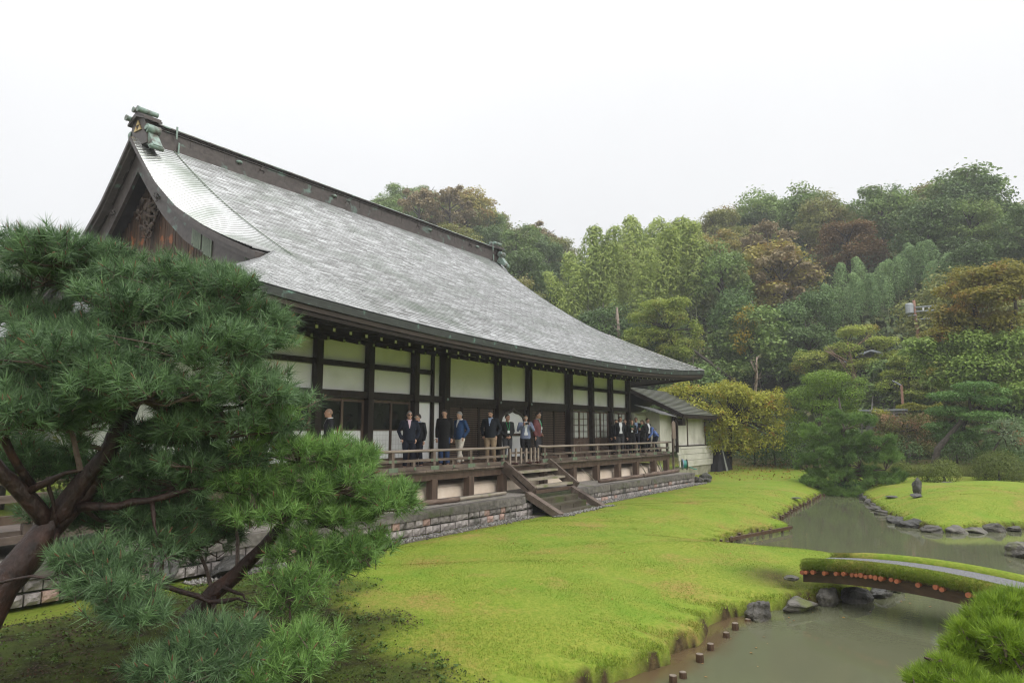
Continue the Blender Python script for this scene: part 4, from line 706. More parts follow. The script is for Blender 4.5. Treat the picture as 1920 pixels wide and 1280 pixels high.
def finial(xf, s):
    """end ornament; s=-1 faces -X"""
    X = lambda v: xf + s * v
    o = obj('ridge_ornament', MB().prism([(RY - .62, 12.15), (RY + .62, 12.15), (RY + .50, 12.75), (RY + .40, 13.08), (RY + .2, 13.22), (RY - .2, 13.22), (RY - .40, 13.08), (RY - .50, 12.75)], 'x', X(-.12), X(.16)).mesh('ridge_ornament', M_copb), rid)
    for z, w in ((13.10, .58), (13.19, .50)):
        obj('ornament_cornice', MB().prism([(RY - w, z - .12), (RY, z + .1), (RY + w, z - .12), (RY + w, z - .04), (RY, z + .19), (RY - w, z - .04)], 'x', X(-.35), X(.26)).mesh('ornament_cornice', M_copb), o)
    for dy, z, r, l0, l1 in ((-.20, 13.40, .088, -.36, .32), (.10, 13.44, .088, -.30, .32), (.44, 13.22, .092, -.18, .38)):
        pth = [(X(l0), RY + dy, z, r), (X(l1), RY + dy, z, r)]; obj('ornament_cylinder', MB().tube(pth, 14).tube([(X(l1 - .04), RY + dy, z, r * 1.14), (X(l1 + .02), RY + dy, z, r * 1.14)], 14).mesh('ornament_cylinder', M_copg, False), o)
    for sy in (-1, 1):
        for yy, z, r in ((.56, 12.68, .15), (.88, 11.97, .085)):
            obj('ornament_scroll', MB().tube([(X(-.28), RY + sy * yy, z, r), (X(.16), RY + sy * yy, z, r)], 16).tube([(X(.10), RY + sy * yy, z, r * .55), (X(.2), RY + sy * yy, z, r * .5)], 12).mesh('ornament_scroll', M_copg), o)
        obj('ornament_fin', MB().prism([(RY + sy * .55, 12.6), (RY + sy * .98, 12.02), (RY + sy * .9, 11.9), (RY + sy * .3, 12.25)], 'x', X(-.22), X(.1)).mesh('ornament_fin', M_copg), o)
    h = .42; b = MB()
    for oy, oz in ((0, .2), (-.125, 0), (.125, 0)): b.prism([(RY + oy - .12, 12.70 + oz), (RY + oy + .12, 12.70 + oz), (RY + oy, 12.88 + oz)], 'x', X(.165), X(.20))
    obj('triangle_crest', b.mesh('triangle_crest', M_gold), o)
finial(11.05, -1); finial(31.45, 1)
for x in (12.0, 30.7):
    obj('copper_strap', MB().box((x, RY - .44, 12.92), (.06, .03, .46)).mesh('copper_strap', M_copg), rid); obj('copper_strap', MB().box((x + .12, RY - .40, 12.40), (.06, .03, .42)).mesh('copper_strap', M_copg), rid)
b = MB(); b.tube([(12.0, RY - d, float(zroof(12.0, d)) + .045, .014) for d in np.linspace(.35, 7.2, 20)], 5); obj('lightning_wire', b.mesh('lightning_wire', M_copd), roof)
# ---------------- walls
PX = [10.45, 12.45, 14.40, 16.40, 17.85, 20.99, 23.10, 26.26, 28.38, 30.35, 32.34]
core = part('wall', MB().box((21.4, 23.55, 3.3), (21.7, 15.8, 4.6)), M_plast)
def post(x, w=.22, z0=DZ, z1=5.3): return obj('post', MB().box((x, WD - w / 2 + .06, (z0 + z1) / 2), (w, w, z1 - z0)).mesh('post', M_wood), hall)
for x in PX: post(x, .27 if x in (17.85, 26.26) else .21)
post(17.33, .09)
for z, h, t in ((3.57, .21, .13), (5.31, .22, .15)): part('beam', MB().box((21.4, WD - .02, z), (21.95, t, h)), M_wood)
part('beam', MB().box((21.4, WD - .03, DZ + .07), (21.95, .11, .14)), M_woodb)
for a, b_ in [(10.45, 12.45), (12.45, 14.40), (14.40, 16.40), (16.40, 17.33), (26.26, 28.38), (28.38, 30.35), (30.35, 32.34)]:
    part('rail_beam', MB().box(((a + b_) / 2, WD + .0, 4.45), (b_ - a - .2, .10, .15)), M_wood)
    for z0, z1 in ((3.675, 4.375), (4.525, 5.2)): part('plaster_panel', MB().box(((a + b_) / 2, WD + .13, (z0 + z1) / 2), (b_ - a - .05, .06, z1 - z0)), M_plast)
for a, b_ in [(17.33, 17.85), (17.85, 20.99), (20.99, 23.10), (23.10, 26.26)]:
    part('plaster_panel', MB().box(((a + b_) / 2, WD + .13, 4.44), (b_ - a - .05, .06, 1.53)), M_plast)
    if a > 17.5: part('lintel', MB().box(((a + b_) / 2, WD + .02, 3.41), (b_ - a - .2, .08, .13)), M_wood)
for x in [v for v in PX if not 17 < v < 26]:   # boat-shaped bracket arms on the post heads
    w = .58; part('bracket_arm', MB().prism([(x - w, 5.30), (x - w, 5.20), (x - w * .82, 5.11), (x - w * .45, 5.06), (x + w * .45, 5.06), (x + w * .82, 5.11), (x + w, 5.20), (x + w, 5.30)], 'y', WD - .26, WD - .04), M_wood)
part('eave_purlin', MB().box((21.4, WD - .20, 5.39), (25.4, .16, .18)), M_wood)
for x, yy in ((33.3, 13.9), (33.9, 14.6), (34.2, 15.4)): pass
for x in np.arange(32.6, 34.4, .35): part('bracket_end', MB().beam((32.3, WD - .1 + (x - 32.6) * .9, 5.2), (x + .5, WD - .15 + (x - 32.6) * 1.3, 5.1), .12, .16), M_wood)
part('corner_rafter', MB().beam((32.4, 15.3, 5.32), (34.75, 12.78, 5.22), .16, .2), M_wood); part('corner_rafter', MB().beam((10.4, 15.3, 5.32), (8.05, 12.78, 5.22), .16, .2), M_wood)
# sliding doors: glass above, paper below
def sliding(x0, x1):
    xm = (x0 + x1) / 2
    for k, (a, b_) in enumerate(((x0 + .10, xm + .03), (xm - .03, x1 - .10))):
        y = WD + .02 + .05 * k; d = part('sliding_door', MB().box(((a + b_) / 2, y + .012, (DZ + .16 + DZ + .30) / 2), (b_ - a, .035, .16)), M_woodb)
        for xx in (a + .04, b_ - .04): obj('stile', MB().box((xx, y, 2.46), (.08, .05, 1.96)).mesh('stile', M_woodb), d)
        for z, h in ((3.40, .08), (2.535, .03)): obj('door_rail', MB().box(((a + b_) / 2, y + .004, z), (b_ - a - .16, .04, h)).mesh('door_rail', M_woodb), d)
        obj('glass_pane', MB().box(((a + b_) / 2, y + .02, 2.955), (b_ - a - .16, .008, .81)).mesh('glass_pane', M_glass), d)
        obj('paper_panel', MB().box(((a + b_) / 2, y + .022, 2.095), (b_ - a - .16, .008, .85)).mesh('paper_panel', M_paper), d)
        b = MB()
        for q in range(1, 6): b.box((a + .08 + (b_ - a - .16) * q / 6, y + .014, 2.095), (.008, .006, .85))
        for q in range(1, 6): b.box(((a + b_) / 2, y + .010, 1.67 + .85 * q / 6), (b_ - a - .16, .006, .008))
        obj('paper_lattice', b.mesh('paper_lattice', mat('pale_lattice', (.60, .60, .58), rough=.7) if 'pale_lattice' not in bpy.data.materials else bpy.data.materials['pale_lattice']), d, kind='stuff')
for a, b_ in ((10.45, 12.45), (12.45, 14.40), (14.40, 16.40)): sliding(a, b_)
part('plaster_panel', MB().box((16.86, WD + .10, 2.48), (.80, .05, 1.94)), M_plast); part('plaster_panel', MB().box((17.56, WD + .10, 2.48), (.36, .05, 1.94)), M_plast)
# horizontal-slat shutters either side of the centre
for a, b_ in ((17.85, 20.99), (23.10, 26.26)):
    n = 3; w = (b_ - a - .24) / n
    for k in range(n):
        cx = a + .12 + w * (k + .5); s = part('slat_shutter', MB().box((cx, WD + .10, 2.42), (w - .01, .03, 1.86)), M_wood)
        for xx in (cx - w / 2 + .03, cx + w / 2 - .03): obj('stile', MB().box((xx, WD + .055, 2.42), (.05, .06, 1.86)).mesh('stile', M_wood), s)
        if k == 0 and a < 18: SLAT = MB().box((0, 0, 0), (w - .11, .045, .035)).mesh('slat', M_woodb)
        for q in range(24): obj('slat', SLAT, s, (cx, WD + .07, 1.56 + q * .075))
# centre bay with cusped bell-shaped opening
cx = 22.045; up = [(-.78, 2.40), (-.78, 2.85), (-.70, 3.02), (-.54, 3.12), (-.40, 3.18), (-.22, 3.21), (-.10, 3.25), (0, 3.33)]
out = up + [(-x, z) for x, z in up[::-1][1:]]
part('plaster_panel', MB().prism([(cx + x, z) for x, z in out], 'y', WD + .05, WD + .08), M_paper)
part('wall_board', MB().box((cx, WD + .12, 2.4), (1.9, .04, 1.9)), M_wood)
b = MB()
for s, nm in ((1.0, 'window_arch'),):
    b.tube([(cx + x * 1.03, WD + .02, z + .03, .05 + .02 * (abs(x) < .3)) for x, z in out], 8)
    for sx in (-1, 1): b.tube([(cx + sx * (.02 + .05 * t), WD, 3.46 + .05 * math.sin(t * 1.5) + .02 * t, .05 - .006 * t) for t in range(6)], 6)
part('window_arch', b, M_copb, smooth=True)
part('door_rail', MB().box((cx, WD + .03, 2.375), (1.86, .07, .07)), M_woodb)
for sx in (-.47, .47): part('paper_panel', MB().box((cx + sx, WD + .08, 1.92), (.90, .03, .80)), M_paper)
# glazed lattice doors on the right
def lattice(x0, x1):
    xm = (x0 + x1) / 2
    for k, (a, b_) in enumerate(((x0 + .12, xm + .02), (xm - .02, x1 - .12))):
        y = WD + .02 + .04 * k; c = (a + b_) / 2; w = b_ - a
        d = part('lattice_door', MB().box((c, y + .012, 1.82), (w - .1, .03, .62)), M_woodb)
        for xx in (a + .035, b_ - .035): obj('stile', MB().box((xx, y, 2.44), (.07, .05, 1.92)).mesh('stile', M_woodb), d)
        for z in (3.38, 2.16, 1.50): obj('door_rail', MB().box((c, y, z), (w - .14, .045, .06)).mesh('door_rail', M_woodb), d)
        pw = (w - .16) / 2; ph = 1.14 / 4
        for q in range(2):
            for r in range(4): obj('pane', MB().box((a + .08 + pw * (q + .5), y + .02, 2.21 + ph * (r + .5)), (pw - .025, .008, ph - .025)).mesh('pane', M_pane), d)
        obj('mullion', MB().box((c, y + .008, 2.77), (.028, .03, 1.16)).mesh('mullion', M_woodb), d)
        for r in range(1, 4): obj('mullion', MB().box((c, y + .006, 2.2 + ph * r), (w - .14, .03, .022)).mesh('mullion', M_woodb), d)
        obj('brace', MB().beam((a + .12, y - .012, 1.6), (b_ - .12, y - .012, 2.08), .02, .03, up=(0, 1, 0)).mesh('brace', M_weath), d)
for a, b_ in ((26.26, 28.38), (28.38, 30.35), (30.35, 32.34)): lattice(a, b_)
part('copper_stud', MB().ell((20.99, WD - .18, 3.57), (.05, .03, .05)).ell((17.85, WD - .22, 3.57), (.05, .03, .05)).ell((23.10, WD - .18, 3.57), (.05, .03, .05)), M_copg, smooth=True)
# ---------------- veranda
ver = part('veranda', MB().box(((8.6 + 33.6) / 2, (DE + WD) / 2 + .05, DZ - .05), (25.0, WD - DE - .02, .09)), M_weath)
x = 8.6; 
while x < 33.55:
    w = random.uniform(.24, .34); w = min(w, 33.6 - x); obj('deck_board', MB().box((x + w / 2, DE + .60, DZ - .01 + random.uniform(-.006, .006)), (w - .012, 1.30, .06)).mesh('deck_board', M_weath), ver); x += w
obj('edge_beam', MB().box((21.1, DE + .16, DZ - .19), (24.9, .14, .20)).mesh('edge_beam', M_woodb), ver)
DP = [8.7, 10.4, 12.05, 13.76, 15.48, 17.22, 19.01, 21.6, 23.76, 25.72, 27.72, 29.6, 31.6, 33.2]
pm = MB().box((0, 0, 0), (.24, .24, .62)).mesh('deck_post', M_woodb)
for x in DP: obj('deck_post', pm, ver, (x, DE + .14, .79))
base = part('plaster_base', MB().prism([(13.97, .44), (14.0, .68), (14.06, .77), (14.2, .84), (14.6, .88), (15.5, .90), (15.5, .44)], 'x', 9.3, 33.2), M_kame)
# railing in two runs with a picket gate between them
def railing(x0, x1, posts, nm_end):
    r = part('railing', MB().box(((x0 + x1) / 2, DE + .10, DZ + .085), (x1 - x0, .12, .11)), M_weath)
    n = 10; pth = [(x, DE + .10, DZ + .585 + (.05 * max(0, 1 - abs(x - nm_end) / .35) ** 2), .042) for x in np.linspace(x0 - (.1 if nm_end == x0 else 0), x1 + (.1 if nm_end == x1 else 0), 40)]
    obj('top_rail', MB().tube(pth, 8, wob=.03).mesh('top_rail', M_rail, True), r)
    obj('middle_rail', MB().box(((x0 + x1) / 2, DE + .10, DZ + .31), (x1 - x0, .075, .075)).mesh('middle_rail', M_weath), r)
    for x in posts:
        obj('railing_post', MB().box((x, DE + .10, DZ + .345), (.11, .10, .41)).mesh('railing_post', M_weath), r)
        obj('copper_plate', MB().box((x, DE + .03, DZ + .075), (.36, .012, .13)).box((x, DE + .057, DZ + .31), (.30, .012, .085)).mesh('copper_plate', M_copd), r, kind='stuff')
    for a, b_ in zip(posts[:-1], posts[1:]):
        m_ = (a + b_) / 2; obj('short_post', MB().box((m_, DE + .10, DZ + .205), (.09, .08, .135)).mesh('short_post', M_weath), r)
        obj('medallion', MB().tube([(m_, DE + .045, DZ + .085, .05), (m_, DE + .02, DZ + .085, .046)], 10).tube([(m_, DE + .021, DZ + .085, .022), (m_, DE + .012, DZ + .085, .018)], 8).mesh('medallion', M_copd), r)
    return r
railing(8.6, 19.25, [8.75, 10.4, 12.05, 13.76, 15.48, 17.22, 19.0], 19.25); railing(21.35, 33.45, [21.6, 23.76, 25.72, 27.72, 29.6, 31.6, 33.3], 21.35)
r = part('railing', MB().box((33.42, 14.5, DZ + .085), (.12, 1.6, .11)), M_weath); obj('top_rail', MB().tube([(33.42, 13.5, DZ + .6, .042), (33.42, 15.3, DZ + .6, .042)], 8).mesh('top_rail', M_rail), r); obj('middle_rail', MB().box((33.42, 14.5, DZ + .31), (.075, 1.6, .075)).mesh('middle_rail', M_weath), r)
gate = thing('picket_gate', 'low wooden picket gate closing the veranda at the head of the stairs', 'gate', (20.2, DE, DZ))
pk = MB().box((0, 0, .26), (.075, .05, .52)).mesh('picket', M_rail)
for i, x in enumerate((19.42, 19.78, 20.1, 20.42, 20.72, 20.98, 21.2)): obj('picket', pk, gate, (x, DE + .10, DZ + .03), scale=(1.35 if i == 3 else 1, 1, 1 + (i % 3) * .02))
for z in (.10, .40): obj('gate_rail', MB().box((20.3, DE + .14, DZ + z), (1.86, .03, .07)).mesh('gate_rail', M_weath), gate)
for i, x in enumerate((19.55, 20.4, 21.0)): tag(obj('slippers', MB().ell((x - .05, DE - .03, DZ + .045), (.045, .11, .03)).ell((x + .07, DE - .03, DZ + .045), (.045, .11, .03)).mesh('slippers', mat('slipper_leather', (.05, .012, .01), rough=.5) if i == 0 else bpy.data.materials['slipper_leather'], True)), ['dark red slippers on the veranda edge under the left gate post', 'dark red slippers on the veranda edge under the thick middle picket', 'dark red slippers on the veranda edge under the right pickets'][i], 'slippers', 'slippers by the gate')
# ---------------- stairs
st = thing('wooden_stairs', 'open wooden stairs from the plinth up to the veranda gate', 'stairs', (20.3, 13, .48))
for x in (18.93, 21.72): obj('stringer', MB().beam((x, 13.62, 1.36), (x, 12.40, .53), .11, .36).mesh('stringer', M_weath), st)
for k, (y, z) in enumerate(((13.32, 1.12), (13.0, .88), (12.68, .67))): obj('tread', MB().box((20.32, y, z), (2.70, .34, .075)).mesh('tread', M_pale), st)
obj('cleat', MB().beam((18.86, 13.2, 1.06), (18.86, 12.55, .6), .02, .03).mesh('cleat', M_wood), st)
obj('foot_beam', MB().box((20.3, 12.52, .52), (2.4, .2, .1)).mesh('foot_beam', M_woodb), st)
ls = thing('lower_steps', 'dark wet steps from the lawn up to the stone plinth between sloping side boards', 'stairs', (19.9, 11.9, 0))
M_step = mat('wet_step', (0.05, 0.042, 0.03), (0.15, 0.13, 0.10), scale=5, stretch=(.3, 1, 1), rough=.35, bump=.3, c3=(0.07, 0.085, 0.03), s3=1.6, t3=(.52, .66))
for x in (18.48, 21.30): obj('side_board', MB().beam((x, 12.36, .50), (x, 11.12, -.10), .26, .20).mesh('side_board', M_weath), ls)
for k, (y, z) in enumerate(((12.05, .34), (11.72, .16), (11.38, -.03))):
    s = obj('step', MB().box((19.89, y + .14, z - .02), (2.54, .34, .06)).mesh('step', M_step), ls)
    for q in range(3): obj('riser', MB().box((19.0 + q * .86 + random.uniform(-.02, .02), y + .01, z - .135), (.84, .05, .165)).mesh('riser', M_step), s)
# ---------------- stone plinth
M_stone = mat('plinth_stone', (0.15, 0.13, 0.12), (0.36, 0.325, 0.305), scale=7, rough=.75, bump=.9, bscale=16, c3=(0.10, 0.095, 0.08), s3=2.4, t3=(.52, .66), jitter=.3, rough2=.6)
M_stonep = mat('plinth_stone_pink', (0.24, 0.15, 0.12), (0.40, 0.28, 0.23), scale=7, rough=.75, bump=.9, bscale=16, jitter=.2)
M_cap = mat('plinth_cap', (0.06, 0.054, 0.048), (0.19, 0.17, 0.152), scale=5, rough=.7, bump=.7, bscale=14, c3=(0.07, 0.08, 0.035), s3=1.8, t3=(.55, .68), jitter=.15)
M_joint = mat('mossy_joint', (0.018, 0.022, 0.01), (0.05, 0.06, 0.022), scale=9, rough=.9)
M_grit = mat('grit_floor', (0.16, 0.145, 0.125), (0.34, 0.31, 0.275), scale=24, rough=.9, bump=.5, bscale=60, c3=(0.15, 0.16, 0.07), s3=.9, t3=(.55, .72))
pl = thing('stone_plinth', 'low plinth wall of rough squared stones under the temple veranda', 'stone wall', (20, 12.3, 0))
obj('plinth_core', MB().box((17.2, 13.95, .165), (31.5, 3.26, .58)).mesh('plinth_core', M_joint), pl)
obj('plinth_floor', MB().box((17.2, 14.03, .464), (31.5, 3.1, .02)).mesh('plinth_floor', M_grit), pl)
def block(seed, w, h, d):
    g2 = random.Random(seed); b = MB(); n, mm = 4, 3; vs = []
    for i in range(n + 1):
        for k in range(mm + 1):
            e = i in (0, n) or k in (0, mm); vs.append((-w / 2 + w * i / n + (0 if e else g2.uniform(-.02, .02)), (.0 if e else -d * .12 - g2.uniform(0, .035)), -h / 2 + h * k / mm))
    fs = [(i * (mm + 1) + k, (i + 1) * (mm + 1) + k, (i + 1) * (mm + 1) + k + 1, i * (mm + 1) + k + 1) for i in range(n) for k in range(mm)]; b.add(vs, fs)
    o = len(b.v); b.v += [(-w / 2, .12, -h / 2), (w / 2, .12, -h / 2), (w / 2, .12, h / 2), (-w / 2, .12, h / 2)]
    c = [0, n * (mm + 1), n * (mm + 1) + mm, mm]
    for q in range(4):
        edge = [i * (mm + 1) for i in range(n + 1)] if q == 0 else [n * (mm + 1) + k for k in range(mm + 1)] if q == 1 else [i * (mm + 1) + mm for i in range(n, -1, -1)] if q == 2 else list(range(mm, -1, -1))
        b.f.append(tuple([o + q] + [o + (q + 1) % 4] + edge[::-1])); b.mi.append(0)
    return b.mesh('stone', M_stone)
BL_ = [block(s, 1, 1, .16) for s in range(7)]
for row, (zc, h) in enumerate(((.165, .19), (-.04, .19))):
    x = 1.6 + row * .17
    while x < 32.9:
        w = random.uniform(.21, .33)
        if not 18.6 < x + w / 2 < 21.2:
            o = obj('stone', random.choice(BL_), pl, (x + w / 2, 12.25 - .03 * row + random.uniform(-.02, .015), zc + random.uniform(-.006, .006)), scale=(w - .025, .9, h - .02))
            if random.random() < .13: setmat(o, M_stonep)
        x += w
for a, b_, y0 in ((1.55, 18.4, 0), (21.4, 33.0, 0)):
    x = a
    while x < b_ - .3:
        w = min(random.uniform(1.0, 1.5), b_ - x); o = obj('cap_stone', MB().box((0, 0, 0), (w - .012, .30, .215), j=.012).mesh('cap_stone', M_cap), pl, (x + w / 2, 12.33, .37)); x += w
for k in range(5): obj('end_stone', MB().box((33.12, 12.5 + k * .42, .2), (.3, .4, .5), j=.02).mesh('end_stone', M_cap), pl)
for i, (x, y, s) in enumerate(((33.45, 12.3, .3), (33.7, 12.55, .26), (33.35, 12.05, .24))): rock(x, y, .08, s, s * .9, s * 1.1, i, ['rough stone just right of the plinth end', 'rough stone between plinth end and dark boulder', 'small rough stone on the lawn at the plinth corner'][i], i, name='stone')
# pebbles along the drip line
n = 5200; pxx = rng.uniform(7.0, 33.6, n); pyy = 12.02 + np.abs(rng.normal(0, .16, n)) * -1 + .1; inst = (pxx > 18.1) & (pxx < 21.7); pyy[inst] = 11.02 + rng.normal(0, .13, inst.sum())
k = 8; tv = np.array([(1, 0, 0), (-1, 0, 0), (0, 1, 0), (0, -1, 0), (0, 0, 1), (0, 0, -1)], float) ; tf = np.array([(4, 0, 2), (4, 2, 1), (4, 1, 3), (4, 3, 0), (5, 2, 0), (5, 1, 2), (5, 3, 1), (5, 0, 3)])
sz = rng.uniform(.018, .05, (n, 1, 1)) * rng.uniform(.6, 1.2, (n, 1, 3)); Vp = tv[None] * sz + np.stack([pxx, pyy, gz(pxx, pyy) + .015], 1)[:, None]; Fp = (tf[None] + 6 * np.arange(n)[:, None, None]).reshape(-1, 3)
M_peb = leaf_mat('pebble', (0.05, 0.047, 0.042), (0.30, 0.285, 0.26), transl=0.0, rough=.5, objvar=0)
obj('pebble_strip', np_mesh('pebble_strip', Vp.reshape(-1, 3), Fp, M_peb, np.repeat(rng.random(n), 8)), kind='stuff')
b = MB(); vs = [(x, y, float(gz1(x, y)) + .006) for x in np.arange(7, 33.7, .5) for y in (11.72, 12.2)]; b.add(vs, [(i * 2, i * 2 + 2, i * 2 + 3, i * 2 + 1) for i in range(len(vs) // 2 - 1)])
obj('drip_strip', b.mesh('drip_strip', mat('drip_soil', (.06, .05, .04), (.16, .135, .10), scale=12, rough=.9)), kind='structure')
# logs and poles lying under the veranda
M_log = mat('old_log', (0.06, 0.035, 0.025), (0.22, 0.16, 0.12), scale=7, stretch=(.3, 1, 1), rough=.7, bump=.6)
LG = [((14.2, 12.95, .55), (15.6, 12.8, .56), .075, 'short dark log lying on the plinth near the pine'), ((15.3, 12.85, .55), (18.1, 12.95, .55), .055, 'long pale pole lying on the plinth left of the stairs'), ((14.9, 13.1, .53), (17.0, 13.15, .53), .035, 'thin reddish pole behind the logs left of the stairs'), ((24.3, 12.85, .55), (28.3, 12.85, .55), .075, 'long pale log lying on the plinth right of the stairs'), ((28.4, 12.8, .57), (33.0, 13.05, .56), .09, 'rotten brown log at the right end of the plinth')]
for p0, p1, r, lb in LG:
    pth = [tuple(p0[k] + (p1[k] - p0[k]) * t + (random.uniform(-.012, .012) if 0 < t < 1 else 0) for k in range(3)) + (r * random.uniform(.85, 1.1),) for t in np.linspace(0, 1, 9)]
    tag(obj('log', MB().tube(pth, 9, wob=.1).mesh('log', M_log if r != .055 else M_pale, True)), lb, 'log')
M_bam = mat('green_pole', (0.16, 0.2, 0.12), (0.3, 0.33, 0.22), scale=6, rough=.5)
for i, (x0, x1) in enumerate(((30.3, 30.75), (31.5, 31.9), (32.3, 32.55), (32.7, 32.8))): tag(obj('pole', MB().tube([(x0, 14.0, 1.25, .025), (x1, 13.75, .5, .03)], 7).mesh('pole', M_bam if i % 2 else M_pale)), ['pale', 'greenish', 'second pale', 'second greenish'][i] + ' pole leaning under the right end of the veranda', 'pole', 'poles stored under the veranda')
tag(obj('pole', MB().tube([(24.6, 14.1, 1.2, .012), (25.3, 13.6, .5, .014)], 6).mesh('pole', M_pale)), 'thin bent stick leaning under the veranda right of the stairs', 'pole')
# ---------------- side building
sb = thing('side_building', 'small pale side building with shingled lean roof at the right end of the hall', 'building', (39, 15, 0))
M_side = mat('side_wall', (0.52, 0.50, 0.44), (0.66, 0.64, 0.58), scale=2, stretch=(1, 1, .3), rough=.8, c3=(0.45, 0.43, 0.37), s3=1.2, t3=(.5, .7))
M_siding = mat('pale_siding', (0.46, 0.44, 0.38), (0.62, 0.60, 0.53), scale=3, stretch=(.3, 1, 1), rough=.7, c3=(0.36, 0.36, 0.27), s3=1.0, t3=(.52, .7))
M_sroof = mat('grey_shingle', (0.065, 0.07, 0.055), (0.16, 0.165, 0.14), scale=7, rough=.5, c3=(0.11, 0.12, 0.07), s3=1.0, t3=(.5, .7), jitter=.2)
obj('wall', MB().box((38.6, 17.2, 2.45), (6.9, 4.7, 2.2)).mesh('wall', M_side), sb)
for a, b_ in ((37.0, 38.95), (39.05, 41.95)): obj('wall_panel', MB().box(((a + b_) / 2, 14.82, 2.48), (b_ - a, .06, 1.6)).mesh('wall_panel', M_side), sb)
for x in (39.0, 42.0, 36.9): obj('post', MB().box((x, 14.79, 2.5), (.09, .09, 1.9)).mesh('post', M_woodb), sb)
obj('sill', MB().box((39.6, 14.76, 1.66), (5.4, .1, .06)).mesh('sill', M_wood), sb)
for k, (z0, z1) in enumerate(((.50, .84), (.86, 1.18), (1.20, 1.48), (1.50, 1.62))): obj('siding_board', MB().box((39.75, 14.62 - .04 * (3 - k), (z0 + z1) / 2), (5.7, .06, z1 - z0)).mesh('siding_board', M_siding), sb)
obj('footing', MB().box((39.75, 14.70, .22), (5.7, .3, .56)).mesh('footing', mat('mossy_footing', (.22, .21, .15), (.40, .38, .30), scale=4, rough=.85, c3=(.12, .13, .06), s3=2)), sb)
rf = obj('roof', MB().prism([(13.9, 3.40), (17.2, 5.0), (20.5, 3.4), (20.5, 3.2), (17.2, 4.8), (13.9, 3.2)], 'x', 36.15, 42.5).mesh('roof', M_wood), sb)
nr = 17; ty, tz = (17.2 - 13.88) / nr, (5.0 - 3.39) / nr
for i in range(nr):
    obj('shingle_course', MB().beam((36.1, 13.88 + ty * (i + .5), 3.405 + tz * (i + .5) + .02), (42.55, 13.88 + ty * (i + .5), 3.405 + tz * (i + .5) + .02), math.hypot(ty, tz) * 1.15, .022, up=(0, -tz * .55, ty)).mesh('shingle_course', M_sroof), rf)
obj('verge_board', MB().beam((36.08, 13.85, 3.30), (36.08, 17.2, 4.9), .08, .22).mesh('verge_board', M_wood), rf)
obj('lean_roof', MB().add([(33.6, 15.6, 3.9), (36.6, 15.6, 3.75), (36.6, 14.2, 3.28), (33.6, 14.2, 3.42), (33.6, 15.6, 3.86), (36.6, 15.6, 3.71), (36.6, 14.2, 3.24), (33.6, 14.2, 3.38)], [(3, 2, 1, 0), (4, 5, 6, 7), (2, 3, 7, 6), (0, 3, 7, 4), (1, 2, 6, 5)]).mesh('lean_roof', mat('galvanised_roof', (.20, .20, .20), (.42, .42, .43), scale=3, stretch=(4, .3, 1), rough=.35, metallic=.4)), sb)
obj('porch_wall', MB().box((35.3, 15.75, 2.4), (3.2, .1, 2.1)).mesh('porch_wall', M_side), sb); obj('porch_door', MB().box((34.6, 15.68, 2.35), (1.3, .05, 1.95)).mesh('porch_door', M_plast), sb)
obj('porch_post', MB().box((36.15, 14.3, 2.35), (.14, .14, 2.0)).mesh('porch_post', M_wood), sb); obj('roof_bracket', MB().box((36.9, 14.4, 3.02), (.5, .5, .4)).mesh('roof_bracket', M_wood), sb)
# sign board, shelf, hose reel, covered heap
sg = thing('sign_board', 'tall brown peaked board on a post at the right end of the veranda railing', 'sign', (33.55, 13.5, 0))
obj('board', MB().prism([(33.32, 2.12), (33.74, 2.12), (33.74, 2.92), (33.53, 3.02), (33.32, 2.92)], 'y', 13.40, 13.45).mesh('board', mat('sign_brown', (.17, .125, .10), (.24, .18, .15), scale=5, rough=.7)), sg); obj('post', MB().box((33.56, 13.5, 1.35), (.1, .08, 2.0)).mesh('post', M_weath), sg)
sf = thing('shelf', 'pale wooden slatted shelf standing at the right end of the veranda', 'shelf', (33.0, 14.9, DZ))
for z in (.30, .52, .74, .95): obj('slat', MB().box((33.0, 15.0, DZ + z), (.62, .4, .04)).mesh('slat', mat('pine_slat', (.50, .36, .20), (.62, .48, .30), scale=6, rough=.6) if z == .30 else bpy.data.materials['pine_slat']), sf)
for x in (32.72, 33.28): obj('upright', MB().box((x, 15.0, DZ + .5), (.05, .36, 1.0)).mesh('upright', bpy.data.materials['pine_slat']), sf)
hr = thing('hose_reel', 'round hose reel with blue rim and green hose on the ground by the side building', 'hose reel', (35.6, 13.6, .48))
RC = (35.75, 13.75); ax = np.array([.55, -.83])
def disc(o0, o1, r): return [(RC[0] + ax[0] * o0, RC[1] + ax[1] * o0, .74, r), (RC[0] + ax[0] * o1, RC[1] + ax[1] * o1, .74, r)]
obj('reel_side', MB().tube(disc(.10, .13, .28), 20).mesh('reel_side', mat('reel_brown', (.10, .08, .06), (.16, .13, .1), scale=6, rough=.5)), hr); obj('reel_rim', MB().tube(disc(-.14, -.10, .29), 20).mesh('reel_rim', mat('reel_blue', (.05, .10, .38), (.35, .38, .45), scale=5, rough=.4)), hr)
obj('hose', MB().tube(disc(-.10, .10, .22), 18).tube([(35.8, 13.5, .6, .025), (35.95, 13.3, .5, .025), (36.15, 13.25, .48, .025), (36.4, 13.4, .48, .025)], 7).mesh('hose', mat('green_hose', (.03, .22, .17), (.05, .3, .24), scale=5, rough=.4)), hr)
cv = thing('covered_heap', 'heap draped in black cloth with a pale sheet over one side beside the side building', 'covered heap', (43, 14.3, 0))
